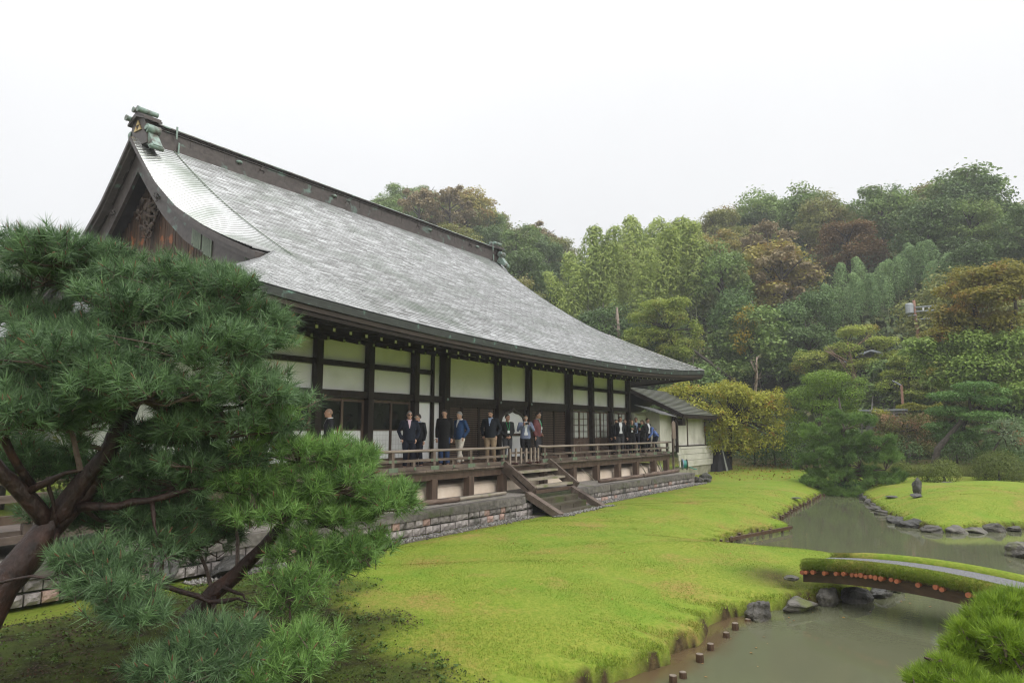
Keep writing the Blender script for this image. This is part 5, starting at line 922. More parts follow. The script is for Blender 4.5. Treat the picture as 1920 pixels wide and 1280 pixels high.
def drape(cx, cy_, h, rx, ry, seed, m, nm, a0=0, a1=6.283):
    g2 = random.Random(seed); n, rr_ = 40, 8; vs = []
    for k in range(rr_):
        t = k / (rr_ - 1)
        for i in range(n + 1):
            a = a0 + (a1 - a0) * i / n; w = (.32 + .68 * t ** 1.3) * (1 + .10 * t * math.sin(a * 9 + seed) + .05 * math.sin(a * 17)); vs.append((cx + rx * w * math.cos(a) + .25 * t * max(0, math.cos(a)), cy_ + ry * w * math.sin(a), h * (1 - t ** 1.15) + .02))
    vs.append((cx, cy_, h + .04)); fs = [(k * (n + 1) + i, k * (n + 1) + i + 1, (k + 1) * (n + 1) + i + 1, (k + 1) * (n + 1) + i) for k in range(rr_ - 1) for i in range(n)] + [(len(vs) - 1, i + 1, i) for i in range(n)]
    return obj(nm, MB().add(vs, [f[::-1] for f in fs]).mesh(nm, m, True), cv)
GZc = gz1(43, 14.2)
drape(43.0, 14.25, 1.55, .95, .7, 2, mat('black_cloth', (.006, .006, .007), (.018, .018, .02), scale=3, rough=.8), 'black_cloth'); drape(42.75, 14.15, 1.6, .78, .72, 5, mat('pale_sheet', (.16, .17, .15), (.26, .27, .24), scale=4, rough=.8), 'pale_sheet', 4.05, 4.30)
# corridor railing at the left, seen between the pine limbs
cr = thing('corridor_railing', 'weathered corridor railing with posts and planks behind the pine at the left', 'railing', (5, 13, 0))
for x in (4.8, 6.6, 8.4, 3.0): obj('post', MB().box((x, 13.0, .9), (.13, .13, 1.9)).mesh('post', M_weath), cr)
for z, h, m in ((1.72, .08, M_weath), (1.45, .12, M_weath), (1.12, .14, M_woodb), (.80, .12, M_weath)): obj('plank', MB().beam((2.2, 12.93, z - .1), (8.7, 12.93, z + .12), .06, h).mesh('plank', m), cr)
obj('floor_board', MB().box((5.0, 14.0, .86), (7.4, 2.0, .1)).mesh('floor_board', M_weath), cr)
ah = thing('annex', 'low dark building with pale roof far left behind the pine branches', 'building', (2, 22, 0))
obj('wall', MB().box((-1.0, 27, 1.6), (8, 6, 3.2)).mesh('wall', M_woodb), ah); obj('roof', MB().prism([(23, 3.3), (27, 5.6), (31, 3.3), (31, 3.1), (27, 5.4), (23, 3.1)], 'x', -6, 5.0).mesh('roof', mat('pale_roof', (.30, .31, .32), (.45, .46, .48), scale=3, rough=.4)), ah)
# ================================================================== PEOPLE
def remesh(b, m, voxel=.016, ratio=None, smooth=4, name='body'):
    me = b.mesh(name, m); o = bpy.data.objects.new('tmp', me); COL.objects.link(o)
    r = o.modifiers.new('r', 'REMESH'); r.mode = 'VOXEL'; r.voxel_size = voxel
    s = o.modifiers.new('s', 'SMOOTH'); s.iterations = smooth; s.factor = .5
    if ratio: d = o.modifiers.new('d', 'DECIMATE'); d.ratio = ratio
    dg = bpy.context.evaluated_depsgraph_get(); out = bpy.data.meshes.new_from_object(o.evaluated_get(dg)); bpy.data.objects.remove(o); bpy.data.meshes.remove(me)
    out.name = name
    if not out.materials: out.materials.append(m)
    out.polygons.foreach_set('use_smooth', [True] * len(out.polygons)); return out
def cloth(name, c, v=.25, rough=.8): return mat(name, tuple(x * (1 - v) for x in c), tuple(x * (1 + v) for x in c), scale=7, rough=rough, bump=.35, bscale=22, spec=.25)
SKIN = {k: mat('skin_' + k, tuple(x * .92 for x in c), tuple(x * 1.06 for x in c), scale=12, rough=.5, spec=.35) for k, c in dict(fair=(.50, .30, .22), tan=(.42, .24, .165), warm=(.46, .265, .18)).items()}
HAIR = {k: mat('hair_' + k, tuple(x * .7 for x in c), tuple(x * 1.3 for x in c), scale=30, rough=.55) for k, c in dict(black=(.012, .010, .009), brown=(.05, .025, .014), grey=(.24, .235, .23), dark=(.03, .022, .018), shaven=(.30, .20, .15)).items()}
M_eye = mat('eye', (.02, .014, .01), rough=.2); M_lens = mat('dark_lens', (.01, .01, .012), rough=.1); M_lip = mat('lip', (.30, .12, .10), rough=.5)
M_shoe = mat('black_shoe', (.012, .011, .011), rough=.35); M_lany = mat('green_lanyard', (.02, .34, .12), rough=.6); M_card = mat('white_card', (.78, .79, .80), rough=.5); M_phone = mat('phone_black', (.015, .015, .017), rough=.25); M_belt = mat('belt_leather', (.06, .035, .02), rough=.5)
def person(label, x, y, face, h, top, trouser, skin='fair', hair='dark', shirt=None, coat=0, arms='down', stride=0.0, look=0.0, nod=0.0, lean=0.0, lany=None, glasses=None, build=1.0, longhair=False, beard=False, robe=None, group='visitors standing on the temple veranda', z0=DZ + .02, card_only=False):
    """face: direction faced (0 = towards -Y, the garden), look: head turn relative to it"""
    b = MB(); S = h / 1.75; W = build
    def bend(p):   # lean the upper body forward about the hips
        if not lean or p[2] < .95: return tuple(p)
        dz = p[2] - .95; return (p[0], p[1] * math.cos(lean) - dz * math.sin(lean), .95 + dz * math.cos(lean) + p[1] * math.sin(lean) * .6)
    hip = [(-.095 * W, .0, .92), (.095 * W, .0, .92)]; legs = []
    for s, hp in zip((-1, 1), hip):
        f = stride * s; kx = hp[0] * 1.02; kn = (kx, -.03 - .10 * f - (.10 if lean else 0), .49); an = (hp[0] * 1.05 + .01 * s, .03 - .28 * f, .085 + .05 * max(0, -f)); legs.append((hp, kn, an))
    sh = [bend((-.185 * W, .01, 1.43)), bend((.185 * W, .01, 1.43))]; A = []
    for s, p in zip((-1, 1), sh):
        P = lambda dx, dy, dz: (p[0] + s * dx, p[1] + dy, p[2] + dz)
        a = arms if isinstance(arms, str) else arms[0 if s < 0 else 1]
        if a == 'down': e, w, hd = P(.06, .03, -.29), P(.05, -.03, -.54), P(.04, -.05, -.72)
        elif a == 'pocket': e, w, hd = P(.11, .07, -.28), P(.03, -.06, -.50), P(-.02, -.07, -.60)
        elif a == 'clasp': e, w, hd = P(.07, .04, -.29), P(-.09, -.14, -.46), P(-.165, -.20, -.53)
        elif a == 'camera': e, w, hd = P(.10, -.10, -.25), P(-.06, -.26, -.06), P(-.14, -.25, .01)
        elif a == 'phone': e, w, hd = P(.05, -.02, -.29), P(-.01, -.24, -.28), P(-.04, -.36, -.24)
        elif a == 'raise': e, w, hd = P(.12, -.14, -.14), P(.10, -.16, .12), P(.07, -.16, .28)
        elif a == 'chest': e, w, hd = P(.05, -.02, -.29), P(-.10, -.22, -.20), P(-.19, -.22, -.12)
        elif a == 'back': e, w, hd = P(.08, .10, -.27), P(-.06, .16, -.48), P(-.14, .17, -.54)
        elif a == 'knee': e, w, hd = P(.03, -.05, -.30), P(-.02, -.22, -.50), P(-.04, -.28, -.64)
        A.append((p, e, w, hd))
    hc = bend((0, -.035, 1.635)); nk = bend((0, .005, 1.50))
    # body: torso, limbs, head, face and hands grown into one skin
    b.loft([(0, 0, .88, .15 * W, .10), (0, 0, 1.0, .16 * W, .11 * W), (0, -.01, 1.12, .145 * W, .105 * W), (0, -.01, 1.28, .165 * W, .11 * W), (0, 0, 1.40, .165 * W, .095), (0, .005, 1.46, .09, .07), (0, .005, 1.50, .055, .055)], 14)
    if lean: b.v = [bend(p) for p in b.v]
    b.tube([(*bend((0, .01, 1.44)), .062), (*nk, .056), (hc[0], hc[1] + .02, hc[2] - .06, .056)], 10)
    for hp, kn, an in legs: b.tube([(*hp, .085 * W), (hp[0], (hp[1] + kn[1]) / 2, .70, .078 * W), (*kn, .056), (kn[0], (kn[1] + an[1]) / 2 + .02, .30, .055), (*an, .04)], 9); b.ell((an[0], an[1] - .06, .045), (.045, .12, .045))
    for s, (p, e, w, hd) in zip((-1, 1), A):
        b.tube([(*p, .055), (*e, .043), (*w, .030)], 9); v = Vector(hd) - Vector(w); L_ = v.length; v.normalize(); sd = v.cross(Vector((0, 1, 0.2))); sd.normalize(); W_ = Vector(w)
        palm = W_ + v * .075; b.ell(tuple(palm), (.034, .034, .048) if abs(v.z) > .6 else (.042, .04, .032))
        nrm = sd.cross(v)
        for q, (o_, fl) in enumerate(((-.030, .070), (-.010, .084), (.010, .080), (.030, .064))):
            p0 = W_ + v * .085 + sd * o_; p1 = p0 + v * fl * .55; p2 = p1 + (v * .7 - nrm * .7 * s).normalized() * fl * .55; b.tube([(*p0, .0105), (*p1, .0095), (*p2, .0075)], 6)
        t0 = W_ + v * .035 + sd * (-.030); t1 = t0 + (v * .5 - sd * .8).normalized() * .04; t2 = t1 + (v * .9 - sd * .25).normalized() * .032; b.tube([(*t0, .013), (*t1, .011), (*t2, .009)], 6)
    hb = MB(); hb.loft([(0, .012, -.125, .035, .05), (0, -.012, -.10, .052, .075), (0, -.010, -.06, .064, .086), (0, 0, 0, .074, .096), (0, .006, .05, .074, .097), (0, .010, .09, .058, .078), (0, .012, .113, .025, .035)], 14)
    hb.tube([(0, -.094, .022, .010), (0, -.112, -.012, .014), (0, -.104, -.024, .014)], 7); hb.ell((0, -.083, -.098), (.024, .018, .016)); hb.ell((0, -.088, .034), (.055, .014, .010)); hb.ell((0, -.092, -.055), (.026, .010, .012))
    for s in (-1, 1): hb.ell((s * .078, .008, -.008), (.011, .022, .034))
    tr = Matrix.Translation(hc) @ Matrix.Rotation(look, 4, 'Z') @ Matrix.Rotation(nod + lean * .35, 4, 'X')
    hv = lambda p: tuple(tr @ Vector(p)); b.add([hv(p) for p in hb.v], hb.f)
    root = obj('person', remesh(b, SKIN[skin], .0105, .30, 2, 'person'), loc=(x, y, z0), rz=face, scale=S); tag(root, label, 'person', group)
    # face details
    e = MB()
    for s in (-1, 1): e.ell(hv((s * .031, -.0915, .012)), (.011, .007, .007), 8, 5)
    obj('eyes', e.mesh('eyes', M_eye, True), root); obj('mouth', MB().ell(hv((0, -.0985, -.056)), (.024, .006, .006), 8, 5).mesh('mouth', M_lip, True), root)
    if glasses:
        gl = MB()
        for s in (-1, 1): gl.ell(hv((s * .034, -.103, .010)), (.027, .006, .020), 10, 6); gl.tube([(*hv((s * .062, -.095, .016)), .004), (*hv((s * .08, .0, .014)), .004)], 5)
        gl.tube([(*hv((-.01, -.106, .016)), .004), (*hv((.01, -.106, .016)), .004)], 5); obj('glasses', gl.mesh('glasses', M_lens if glasses == 'dark' else M_pane, True), root)
    # hair
    q = MB(); seg, rings = 18, 9; vs = []; sc_ = 1.09 if hair != 'shaven' else 1.02
    for i in range(rings + 1):
        t = math.pi / 2 * i / rings * 1.28
        for k in range(seg):
            a = 2 * math.pi * k / seg; fr = max(0, -math.sin(a)); tt = min(t, math.pi / 2 * (1.22 - .62 * fr ** .7)); wv = 1 + (.03 * math.sin(a * 7 + i * 2) if hair != 'shaven' else 0)
            vs.append(hv((.078 * sc_ * math.sin(tt) * math.cos(a) * wv, .010 + .100 * sc_ * math.sin(tt) * math.sin(a) * wv, .012 + .108 * sc_ * math.cos(tt) * wv)))
    q.add(vs, [(i * seg + k, (i + 1) * seg + k, (i + 1) * seg + (k + 1) % seg, i * seg + (k + 1) % seg) for i in range(rings) for k in range(seg)])
    if longhair:
        for s in (-1, 0, 1): q.tube([(*hv((s * .06, .05, .05)), .05), (*hv((s * .082, .055, -.06)), .048), (*hv((s * .095, .03 + .05 * (s == 0), -.17)), .042), (*hv((s * .09, .0 + .07 * (s == 0), -.25)), .018)], 8, wob=.1)
    obj('hair', q.mesh('hair', HAIR[hair], True), root)
    if beard: obj('beard', MB().ell(hv((0, -.070, -.088)), (.050, .034, .034), 12, 7).mesh('beard', HAIR['dark'], True), root)
    # trousers and shoes
    if not robe:
        t = MB(); t.loft([(0, 0, .80, .15 * W, .105 * W), (0, 0, .92, .172 * W, .125 * W), (0, 0, 1.01, .168 * W, .122 * W), (0, 0, 1.04, .163 * W, .118 * W)], 14)
        for hp, kn, an in legs: t.tube([(hp[0], hp[1], .90, .105 * W), (hp[0] * 1.03, (hp[1] + kn[1]) / 2, .70, .094 * W), (*kn, .077), (kn[0], (kn[1] + an[1]) / 2 + .015, .28, .070), (an[0], an[1], an[2] + .03, .068)], 12)
        obj('trousers', remesh(t, trouser, .018, .5, 3, 'trousers'), root)
    for hp, kn, an in legs: obj('shoe', MB().tube([(an[0], an[1] + .055, .05, .045), (an[0], an[1] - .03, .048, .05), (an[0], an[1] - .13, .035, .046), (an[0], an[1] - .19, .028, .028)], 9).mesh('shoe', M_shoe, True), root)
    # jacket or coat, open at the neck, sleeves to the wrist
    j = MB(); lo = {0: .86, 1: .56}[coat] if not robe else .10
    rr_ = [(0, 0, lo, (.20 if not robe else .24) * W, (.15 if not robe else .20) * W), (0, 0, (lo + .95) / 2, .195 * W, .148 * W)] if (coat or robe) else [(0, 0, lo, .192 * W, .145 * W)]
    rr_ += [(0, -.005, .98, .185 * W, .142 * W), (0, -.012, 1.12, .172 * W, .138 * W), (0, -.012, 1.28, .192 * W, .142 * W), (0, -.002, 1.38, .195 * W, .122), (0, .006, 1.44, .13, .092), (0, .012, 1.485, .072, .070)]
    j.loft(rr_, 18)
    if lean: j.v = [bend(p) for p in j.v]
    for (p, e, w, hd) in A:
        k = 1.0 if not robe else 1.7
        j.tube([(p[0] * .72, p[1], p[2] - .015, .085), (*p, .078), ((p[0] + e[0]) / 2, (p[1] + e[1]) / 2, (p[2] + e[2]) / 2, .068), (*e, .060), ((e[0] + w[0]) / 2, (e[1] + w[1]) / 2, (e[2] + w[2]) / 2, .054 * k), (*w, .046 * k)], 12)
    jk = obj('jacket' if not robe else 'robe', remesh(j, top, .017, .5, 4, 'jacket'), root)
    # shirt front, collar, lanyard
    def front(zz, xx): r = 1 - (xx / .19) ** 2; yb = -.142 if zz < 1.32 else -.142 + (zz - 1.32) * .45; return bend((xx, yb * math.sqrt(max(.2, r)) * (W if zz < 1.3 else 1) - .014, zz))
    if shirt:
        n = 9; vs = []
        for i in range(n):
            zz = 1.50 - (.50 if shirt[1] == 'open' else .26) * i / (n - 1); hw = (.052 * (1 - i / (n - 1)) + .006) if shirt[1] != 'open' else .055 + .02 * math.sin(i)
            vs += [front(zz, -hw), front(zz, 0), front(zz, hw)]
        obj('shirt', MB().add(vs, [(i * 3 + k, i * 3 + k + 1, i * 3 + 4 + k, i * 3 + 3 + k) for i in range(n - 1) for k in range(2)]).mesh('shirt', shirt[0], True), root)
        obj('collar', MB().tube([(*bend((.072 * math.cos(a), .012 + .070 * math.sin(a), 1.50 + .01 * math.sin(a))), .016) for a in np.linspace(-1.2, 4.34, 12)], 6).mesh('collar', shirt[0], True), root)
    if shirt and shirt[1] == 'open' and not lean: obj('belt', MB().box((0, -.128 * W, 1.0), (.16, .03, .035)).mesh('belt', M_belt), root)
    if lany:
        L2 = MB()
        for s in (-1, 1): L2.tube([(*front(1.485, s * .07), .008)] + [(*front(1.485 - (1.485 - lany) * t, s * .07 * (1 - t) + .004 * s), .008) for t in (.35, .7, 1.0)], 5)
        ly = obj('lanyard', L2.mesh('lanyard', M_lany), root); c = front(lany - .05, .0); obj('badge', MB().box((c[0], c[1] - .008, c[2]), (.085, .008, .095)).mesh('badge', M_card), ly)
    return root, A
def C3(n, c, **k): return cloth(n, c, **k)
navy = C3('navy_coat', (.012, .016, .028)); black = C3('black_wool', (.009, .009, .010)); blue = C3('blue_blazer', (.022, .055, .14)); dk = C3('dark_jacket', (.013, .016, .022)); char = C3('charcoal_knit', (.018, .018, .019)); lb = C3('light_blue_blazer', (.19, .22, .33)); mar = C3('maroon_check', (.16, .06, .065), v=.4); suit = C3('dark_suit', (.011, .012, .017)); roy = C3('periwinkle_jacket', (.12, .19, .47)); robe_g = C3('grey_black_robe', (.022, .022, .028))
cream = C3('cream_trousers', (.55, .50, .43)); khaki = C3('khaki_trousers', (.30, .22, .145)); jean = C3('blue_jeans', (.035, .065, .15)); gtr = C3('grey_trousers', (.045, .045, .05)); btr = C3('black_trousers', (.010, .010, .012)); ntr = C3('navy_trousers', (.012, .014, .025))
wsh = C3('white_shirt', (.70, .71, .74), v=.05); psh = C3('pink_shirt', (.60, .45, .52), v=.05); bsh = C3('blue_shirt', (.33, .42, .62), v=.05); gsh = C3('grey_shirt', (.25, .26, .29), v=.1); bks = C3('black_shirt', (.012, .012, .013))
def px_(X, y): return X * y / 14.2
person('monk with shaven head in dark grey robe and white collar, turned left by sliding door', px_(11.96, 14.5), 14.5, R(-125), 1.72, robe_g, btr, 'warm', 'shaven', (wsh, 'v'), robe=1, arms='clasp', group='people on the temple veranda')
person('grey haired man in sunglasses and dark navy coat, hands in pockets, leftmost visitor', 14.95, 14.2, R(-42), 1.71, navy, ntr, 'fair', 'grey', (psh, 'v'), arms='pocket', glasses='dark', build=1.08, look=R(8))
person('man with glasses in dark jacket half hidden behind the sunglasses man', px_(15.35, 14.75), 14.75, R(-80), 1.66, suit, ntr, 'fair', 'dark', (bsh, 'v'), arms='down', glasses='clear', look=R(-15))
person('tall man in a long black coat and jeans looking down by the big post', px_(16.55, 14.4), 14.4, R(-62), 1.82, black, jean, 'fair', 'dark', None, coat=1, arms='down', nod=R(22))
person('grey haired man in blue blazer and cream trousers walking left', px_(17.32, 14.35), 14.35, R(-95), 1.76, blue, cream, 'fair', 'grey', (wsh, 'v'), arms=('down', 'pocket'), stride=.75, nod=R(14), lany=None)
person('bearded man in dark jacket and khaki trousers looking down before the slat shutters', px_(18.97, 14.35), 14.35, R(-66), 1.85, dk, khaki, 'fair', 'dark', (bsh, 'v'), arms='pocket', nod=R(18), beard=True, build=1.12, look=R(-8))
person('young man in charcoal cardigan with green lanyard, hands clasped before the arch', px_(19.96, 14.4), 14.4, R(-36), 1.73, char, gtr, 'tan', 'black', None, arms='clasp', lany=1.17, look=R(22))
_, _A = person('man in light blue blazer holding a camera at his chin beside the arch', px_(21.12, 14.2), 14.2, R(-48), 1.72, lb, btr, 'warm', 'black', (wsh, 'open'), arms='camera', build=1.08, glasses='clear')
person('man in maroon checked jacket over grey shirt with green lanyard, turned right', px_(21.92, 14.4), 14.4, R(14), 1.86, mar, gtr, 'tan', 'dark', (gsh, 'open'), arms=('down', 'clasp'), lany=1.22, glasses='clear', build=1.1)
person('young man in dark suit and open white shirt, left end of the far group', 28.97, 14.2, R(-48), 1.79, suit, gtr, 'tan', 'black', (wsh, 'open'), arms=('down', 'back'), group='group at the right end of the veranda')
person('man in black half hidden at the left edge of the far group', px_(28.55, 14.75), 14.75, R(-50), 1.68, black, btr, 'fair', 'black', None, arms='down', group='group at the right end of the veranda')
person('person in black with raised hand behind the dark suited young man', px_(29.5, 14.7), 14.7, R(-70), 1.70, black, btr, 'fair', 'brown', None, arms=('down', 'raise'), group='group at the right end of the veranda')
person('woman with long brown hair, green lanyard and white badge, facing the garden', 30.22, 14.2, R(-56), 1.68, black, btr, 'fair', 'brown', None, arms=('down', 'chest'), longhair=True, lany=1.22, build=.92, group='group at the right end of the veranda')
person('dark haired man in dark suit and blue shirt standing between the two women', px_(30.71, 14.75), 14.75, R(-60), 1.82, suit, ntr, 'tan', 'black', (bsh, 'open'), arms='down', look=R(-10), group='group at the right end of the veranda')
person('woman with long brown hair seen from the side in black with green top', 31.38, 14.15, R(-115), 1.67, black, btr, 'fair', 'brown', (M_lany, 'v'), arms=('chest', 'chest'), longhair=True, build=.92, nod=R(15), group='group at the right end of the veranda')
person('man in dark suit and white shirt looking at a phone right of the women', px_(32.02, 14.5), 14.5, R(-20), 1.78, suit, btr, 'fair', 'dark', (wsh, 'open'), arms=('down', 'phone'), nod=R(8), group='group at the right end of the veranda')
person('man in periwinkle blue jacket bending forward to the left at the veranda end', 33.1, 14.2, R(-128), 1.72, roy, ntr, 'tan', 'black', (wsh, 'v'), arms='knee', lean=R(42), group='group at the right end of the veranda')
def held(nm, label, cat, x, y, z, d, rz, m): tag(obj(nm, MB().box((0, 0, 0), d).mesh(nm, m), loc=(x, y, z), rz=rz), label, cat)
cmx = px_(21.12, 14.2); b = MB(); b.box((0, 0, 0), (.13, .06, .08)); b.tube([(0, -.03, 0, .034), (0, -.08, 0, .032)], 12); b.box((0, 0, .048), (.05, .04, .025))
tag(obj('camera', b.mesh('camera', M_phone), loc=(cmx - .20, 13.99, DZ + 1.42), rz=R(-48)), 'small black camera held at the chin of the man in light blue blazer', 'camera')
held('phone', 'dark phone held by the man in dark suit right of the women', 'phone', px_(32.02, 14.5) + .06, 14.08, DZ + 1.26, (.075, .14, .012), R(40), M_phone)
# ================================================================== VEGETATION
M_bark_pine = mat('pine_bark', (0.013, 0.007, 0.005), (0.050, 0.023, 0.016), scale=11, stretch=(1, 1, .6), rough=.6, bump=1.0, bscale=18, c3=(0.085, 0.035, 0.022), s3=1.8, t3=(.58, .72))
M_bark = mat('bark', (0.022, 0.018, 0.014), (0.085, 0.070, 0.055), scale=8, rough=.85, bump=.6)
M_twig = mat('twig', (0.05, 0.032, 0.024), (0.14, 0.10, 0.08), scale=15, rough=.8)
M_bud = mat('pine_bud', (0.16, 0.07, 0.04), (0.24, 0.12, 0.07), scale=15, rough=.8)
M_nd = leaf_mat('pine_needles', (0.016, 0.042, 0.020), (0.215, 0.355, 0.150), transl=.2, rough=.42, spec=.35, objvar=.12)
M_ndl = leaf_mat('pine_needles_sunlit', (0.030, 0.085, 0.020), (0.30, 0.50, 0.13), transl=.25, rough=.42, spec=.35, objvar=.12)  # brighter copy for the sunny lower right pads, sunlight put into the colour
M_nds = leaf_mat('pine_needles_yellow', (0.111, 0.208, 0.023), (0.351, 0.481, 0.058), transl=.28, rough=.45, spec=.3, objvar=.1)
M_ndp = leaf_mat('pine_needles_pond', (0.04, 0.10, 0.022), (0.25, 0.40, 0.085), transl=.24, rough=.5, objvar=.15)
VW = {}
def tufts_of(c, rx, rz, n, up=.5, g=None, lo=.45, ry=None, squash=.6):
    d, r = ball(n, lo, .62, g); rad = np.array([rx, ry or rx * .85, rz]); C_ = np.array(c) + d * r[:, None] * rad
    D_ = unit(d * np.array([1, 1, squash]) + np.array([0, 0, up]) + (g or rng).normal(size=(n, 3)) * .35); return C_, D_
def lumps(c, rx, rz, k, r, g=None):
    d, q = ball(k, .35, .7, g); return np.array(c) + d * q[:, None] * np.array([rx, rx * .85, rz])
def limb_net(b, c, pts, r0, k, r1=.004, g=None):
    """sub-branches from a pad's heart out to some of its shoots"""
    g = g or rng; idx = g.choice(len(pts), min(k, len(pts)), replace=False)
    for i in idx:
        p = pts[i]; m_ = (np.array(c) * .45 + p * .55) + g.normal(size=3) * .05 + np.array([0, 0, -.05]); b.tube([(*c, r0), (*m_, r0 * .6), (*p, r1)], 4)
# ---------------- the big leaning pine in the foreground
pine = thing('pine_tree', 'large leaning red pine with spreading needle pads filling the left foreground', 'pine tree', (3.6, 9.2, 0))
for i, p in enumerate(PINE_TRUNK):
    main = i in (0, 11); q = []
    for a, b_ in zip(p[:-1], p[1:]):
        for t in (0, .5): q.append(tuple(a[k] + (b_[k] - a[k]) * t + (random.uniform(-.02, .02) if t else 0) for k in range(4)))
    q.append(p[-1])
    if i == 11: q = [(q[0][0] - .05, q[0][1] + .02, -.35, q[0][3] * 1.35)] + q
    if i == 0: q = [(q[0][0] - .25, q[0][1] - .1, -.3, q[0][3] * 1.3)] + q
    q = [v[:3] + (v[3] * (.64 if main else .8),) for v in q]; obj('trunk' if main else 'branch', MB().tube(q, 14 if main else 7, wob=.07).mesh('trunk' if main else 'branch', M_bark_pine, True), pine)
light = {11, 12, 13, 14, 15, 16, 17}
hubs = np.array([pt[:3] for p in PINE_TRUNK for pt in p])
for i, (x, y, z, rx, rz, lt) in enumerate(PINE_PADS):
    k = max(8, int(29 * rx * (rz + .25) + 6)); sub_c = lumps((x, y, z), rx * 1.0, rz * .95, k, .2); Cs, Ds = [], []
    for q in sub_c:
        m_ = int(rng.integers(9, 17)); r_ = rng.uniform(.20, .42); c1, d1 = tufts_of(q, r_, r_ * .55, m_, up=.5, lo=.2, squash=.9)
        out = unit((q - np.array([x, y, z - .3]))[None])[0]; d1 = unit(d1 + out * .35); Cs.append(c1); Ds.append(d1)
    C_ = np.concatenate(Cs); D_ = np.concatenate(Ds); n = len(C_)
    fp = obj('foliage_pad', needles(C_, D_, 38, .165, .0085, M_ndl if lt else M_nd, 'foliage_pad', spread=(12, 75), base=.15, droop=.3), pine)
    b = MB(); [b.tube([(x, y, z - rz * .4, .018), (*(np.array([x, y, z - rz * .6]) * .5 + q * .5 + rng.normal(size=3) * .04), .012), (*(q - [0, 0, .05]), .007)], 4) for q in sub_c]; limb_net(b, (x, y, z - rz * .35), C_, .012, 10)
    hb = hubs[np.argmin(np.linalg.norm(hubs - np.array([x, y, z - rz * .4]), axis=1))]; b.tube([(*hb, .03), (*(hb * .5 + np.array([x, y, z - rz * .5]) * .5 + rng.normal(size=3) * .06), .024), (x, y, z - rz * .35, .018)], 5)
    for k in range(0, n, 2): e = C_[k]; f = e - D_[k] * .17; b.tube([(*f, .006), (*e, .004)], 3)
    obj('twigs', b.mesh('twigs', M_twig), fp, kind='stuff'); b = MB()
    for k in range(0, n, 4): e = C_[k]; f = e + D_[k] * random.uniform(.03, .08); b.tube([(*e, .008), (*f, .003)], 4)
    obj('buds', b.mesh('buds', M_bud), fp, kind='stuff')
# ---------------- bright pine shrub in the right foreground corner
shb = thing('pine_shrub', 'bright yellow green pine shrub with upright needles in the lower right corner', 'pine shrub', (6.4, .4, -.4))
for p in FRONT_SHRUB_WOOD: obj('branch', MB().tube(p, 8, wob=.08).mesh('branch', M_bark_pine, True), shb)
hubs = np.array([pt[:3] for p in FRONT_SHRUB_WOOD for pt in p])
for i, (x, y, z, rx, rz) in enumerate(FRONT_SHRUB_PADS):
    n = int(1500 * (rx * rz) ** .75 + 60); C_, D_ = tufts_of((x, y, z - .02), rx, rz, n, up=1.0, squash=.8)
    fp = obj('foliage_pad', needles(C_, D_, 36, .085, .005, M_nds, 'foliage_pad', spread=(8, 50), base=.10, droop=.05), shb)
    b = MB(); limb_net(b, (x, y, z - rz * .5), C_, .014, 22, .003); hb = hubs[np.argmin(np.linalg.norm(hubs - np.array([x, y, z]), axis=1))]; b.tube([(*hb, .02), (x, y, z - rz * .5, .013)], 5); obj('twigs', b.mesh('twigs', M_twig), fp, kind='stuff')
# ---------------- rounded pine at the head of the upper pond
pp = thing('pond_pine', 'rounded dark green pine with cloud layers at the head of the upper pond', 'pine tree', (38.2, 6.3, -.4))
obj('trunk', MB().tube([(38.6, 6.4, -.7, .2), (38.4, 6.2, .6, .17), (38.2, 6.35, 1.8, .13), (38.2, 6.3, 3.2, .08), (38.2, 6.4, 4.2, .03)], 9, wob=.1).mesh('trunk', M_bark, True), pp)
for i, (x, y, z, rx, rz) in enumerate(POND_PINE_PADS):
    jx = random.uniform(-1.1, .8); c = (x + jx, y + jx * y / x, z); sub_c = lumps(c, rx, rz * .85, max(8, int(20 * rx * (rz + .3))), .3); Cs, Ds = [], []
    for q in sub_c: c1, d1 = tufts_of(q, rng.uniform(.26, .42), .22, 17, up=.7, lo=.2); Cs.append(c1); Ds.append(d1)
    C_ = np.concatenate(Cs); D_ = np.concatenate(Ds); n = len(C_)
    fp = obj('foliage_pad', needles(C_, D_, 30, .17, .016, M_ndp, 'foliage_pad', spread=(15, 70), base=.15, tint=np.clip(random.random() * .55 + .45 * rng.random(n), 0, 1)), pp)
    b = MB(); limb_net(b, (c[0], c[1], z - rz * .5), C_, .02, 10, .006); b.tube([(38.25, 6.3, max(.4, z - .5), .05), (c[0], c[1], z - rz * .5, .02)], 5); obj('twigs', b.mesh('twigs', M_twig), fp, kind='stuff')
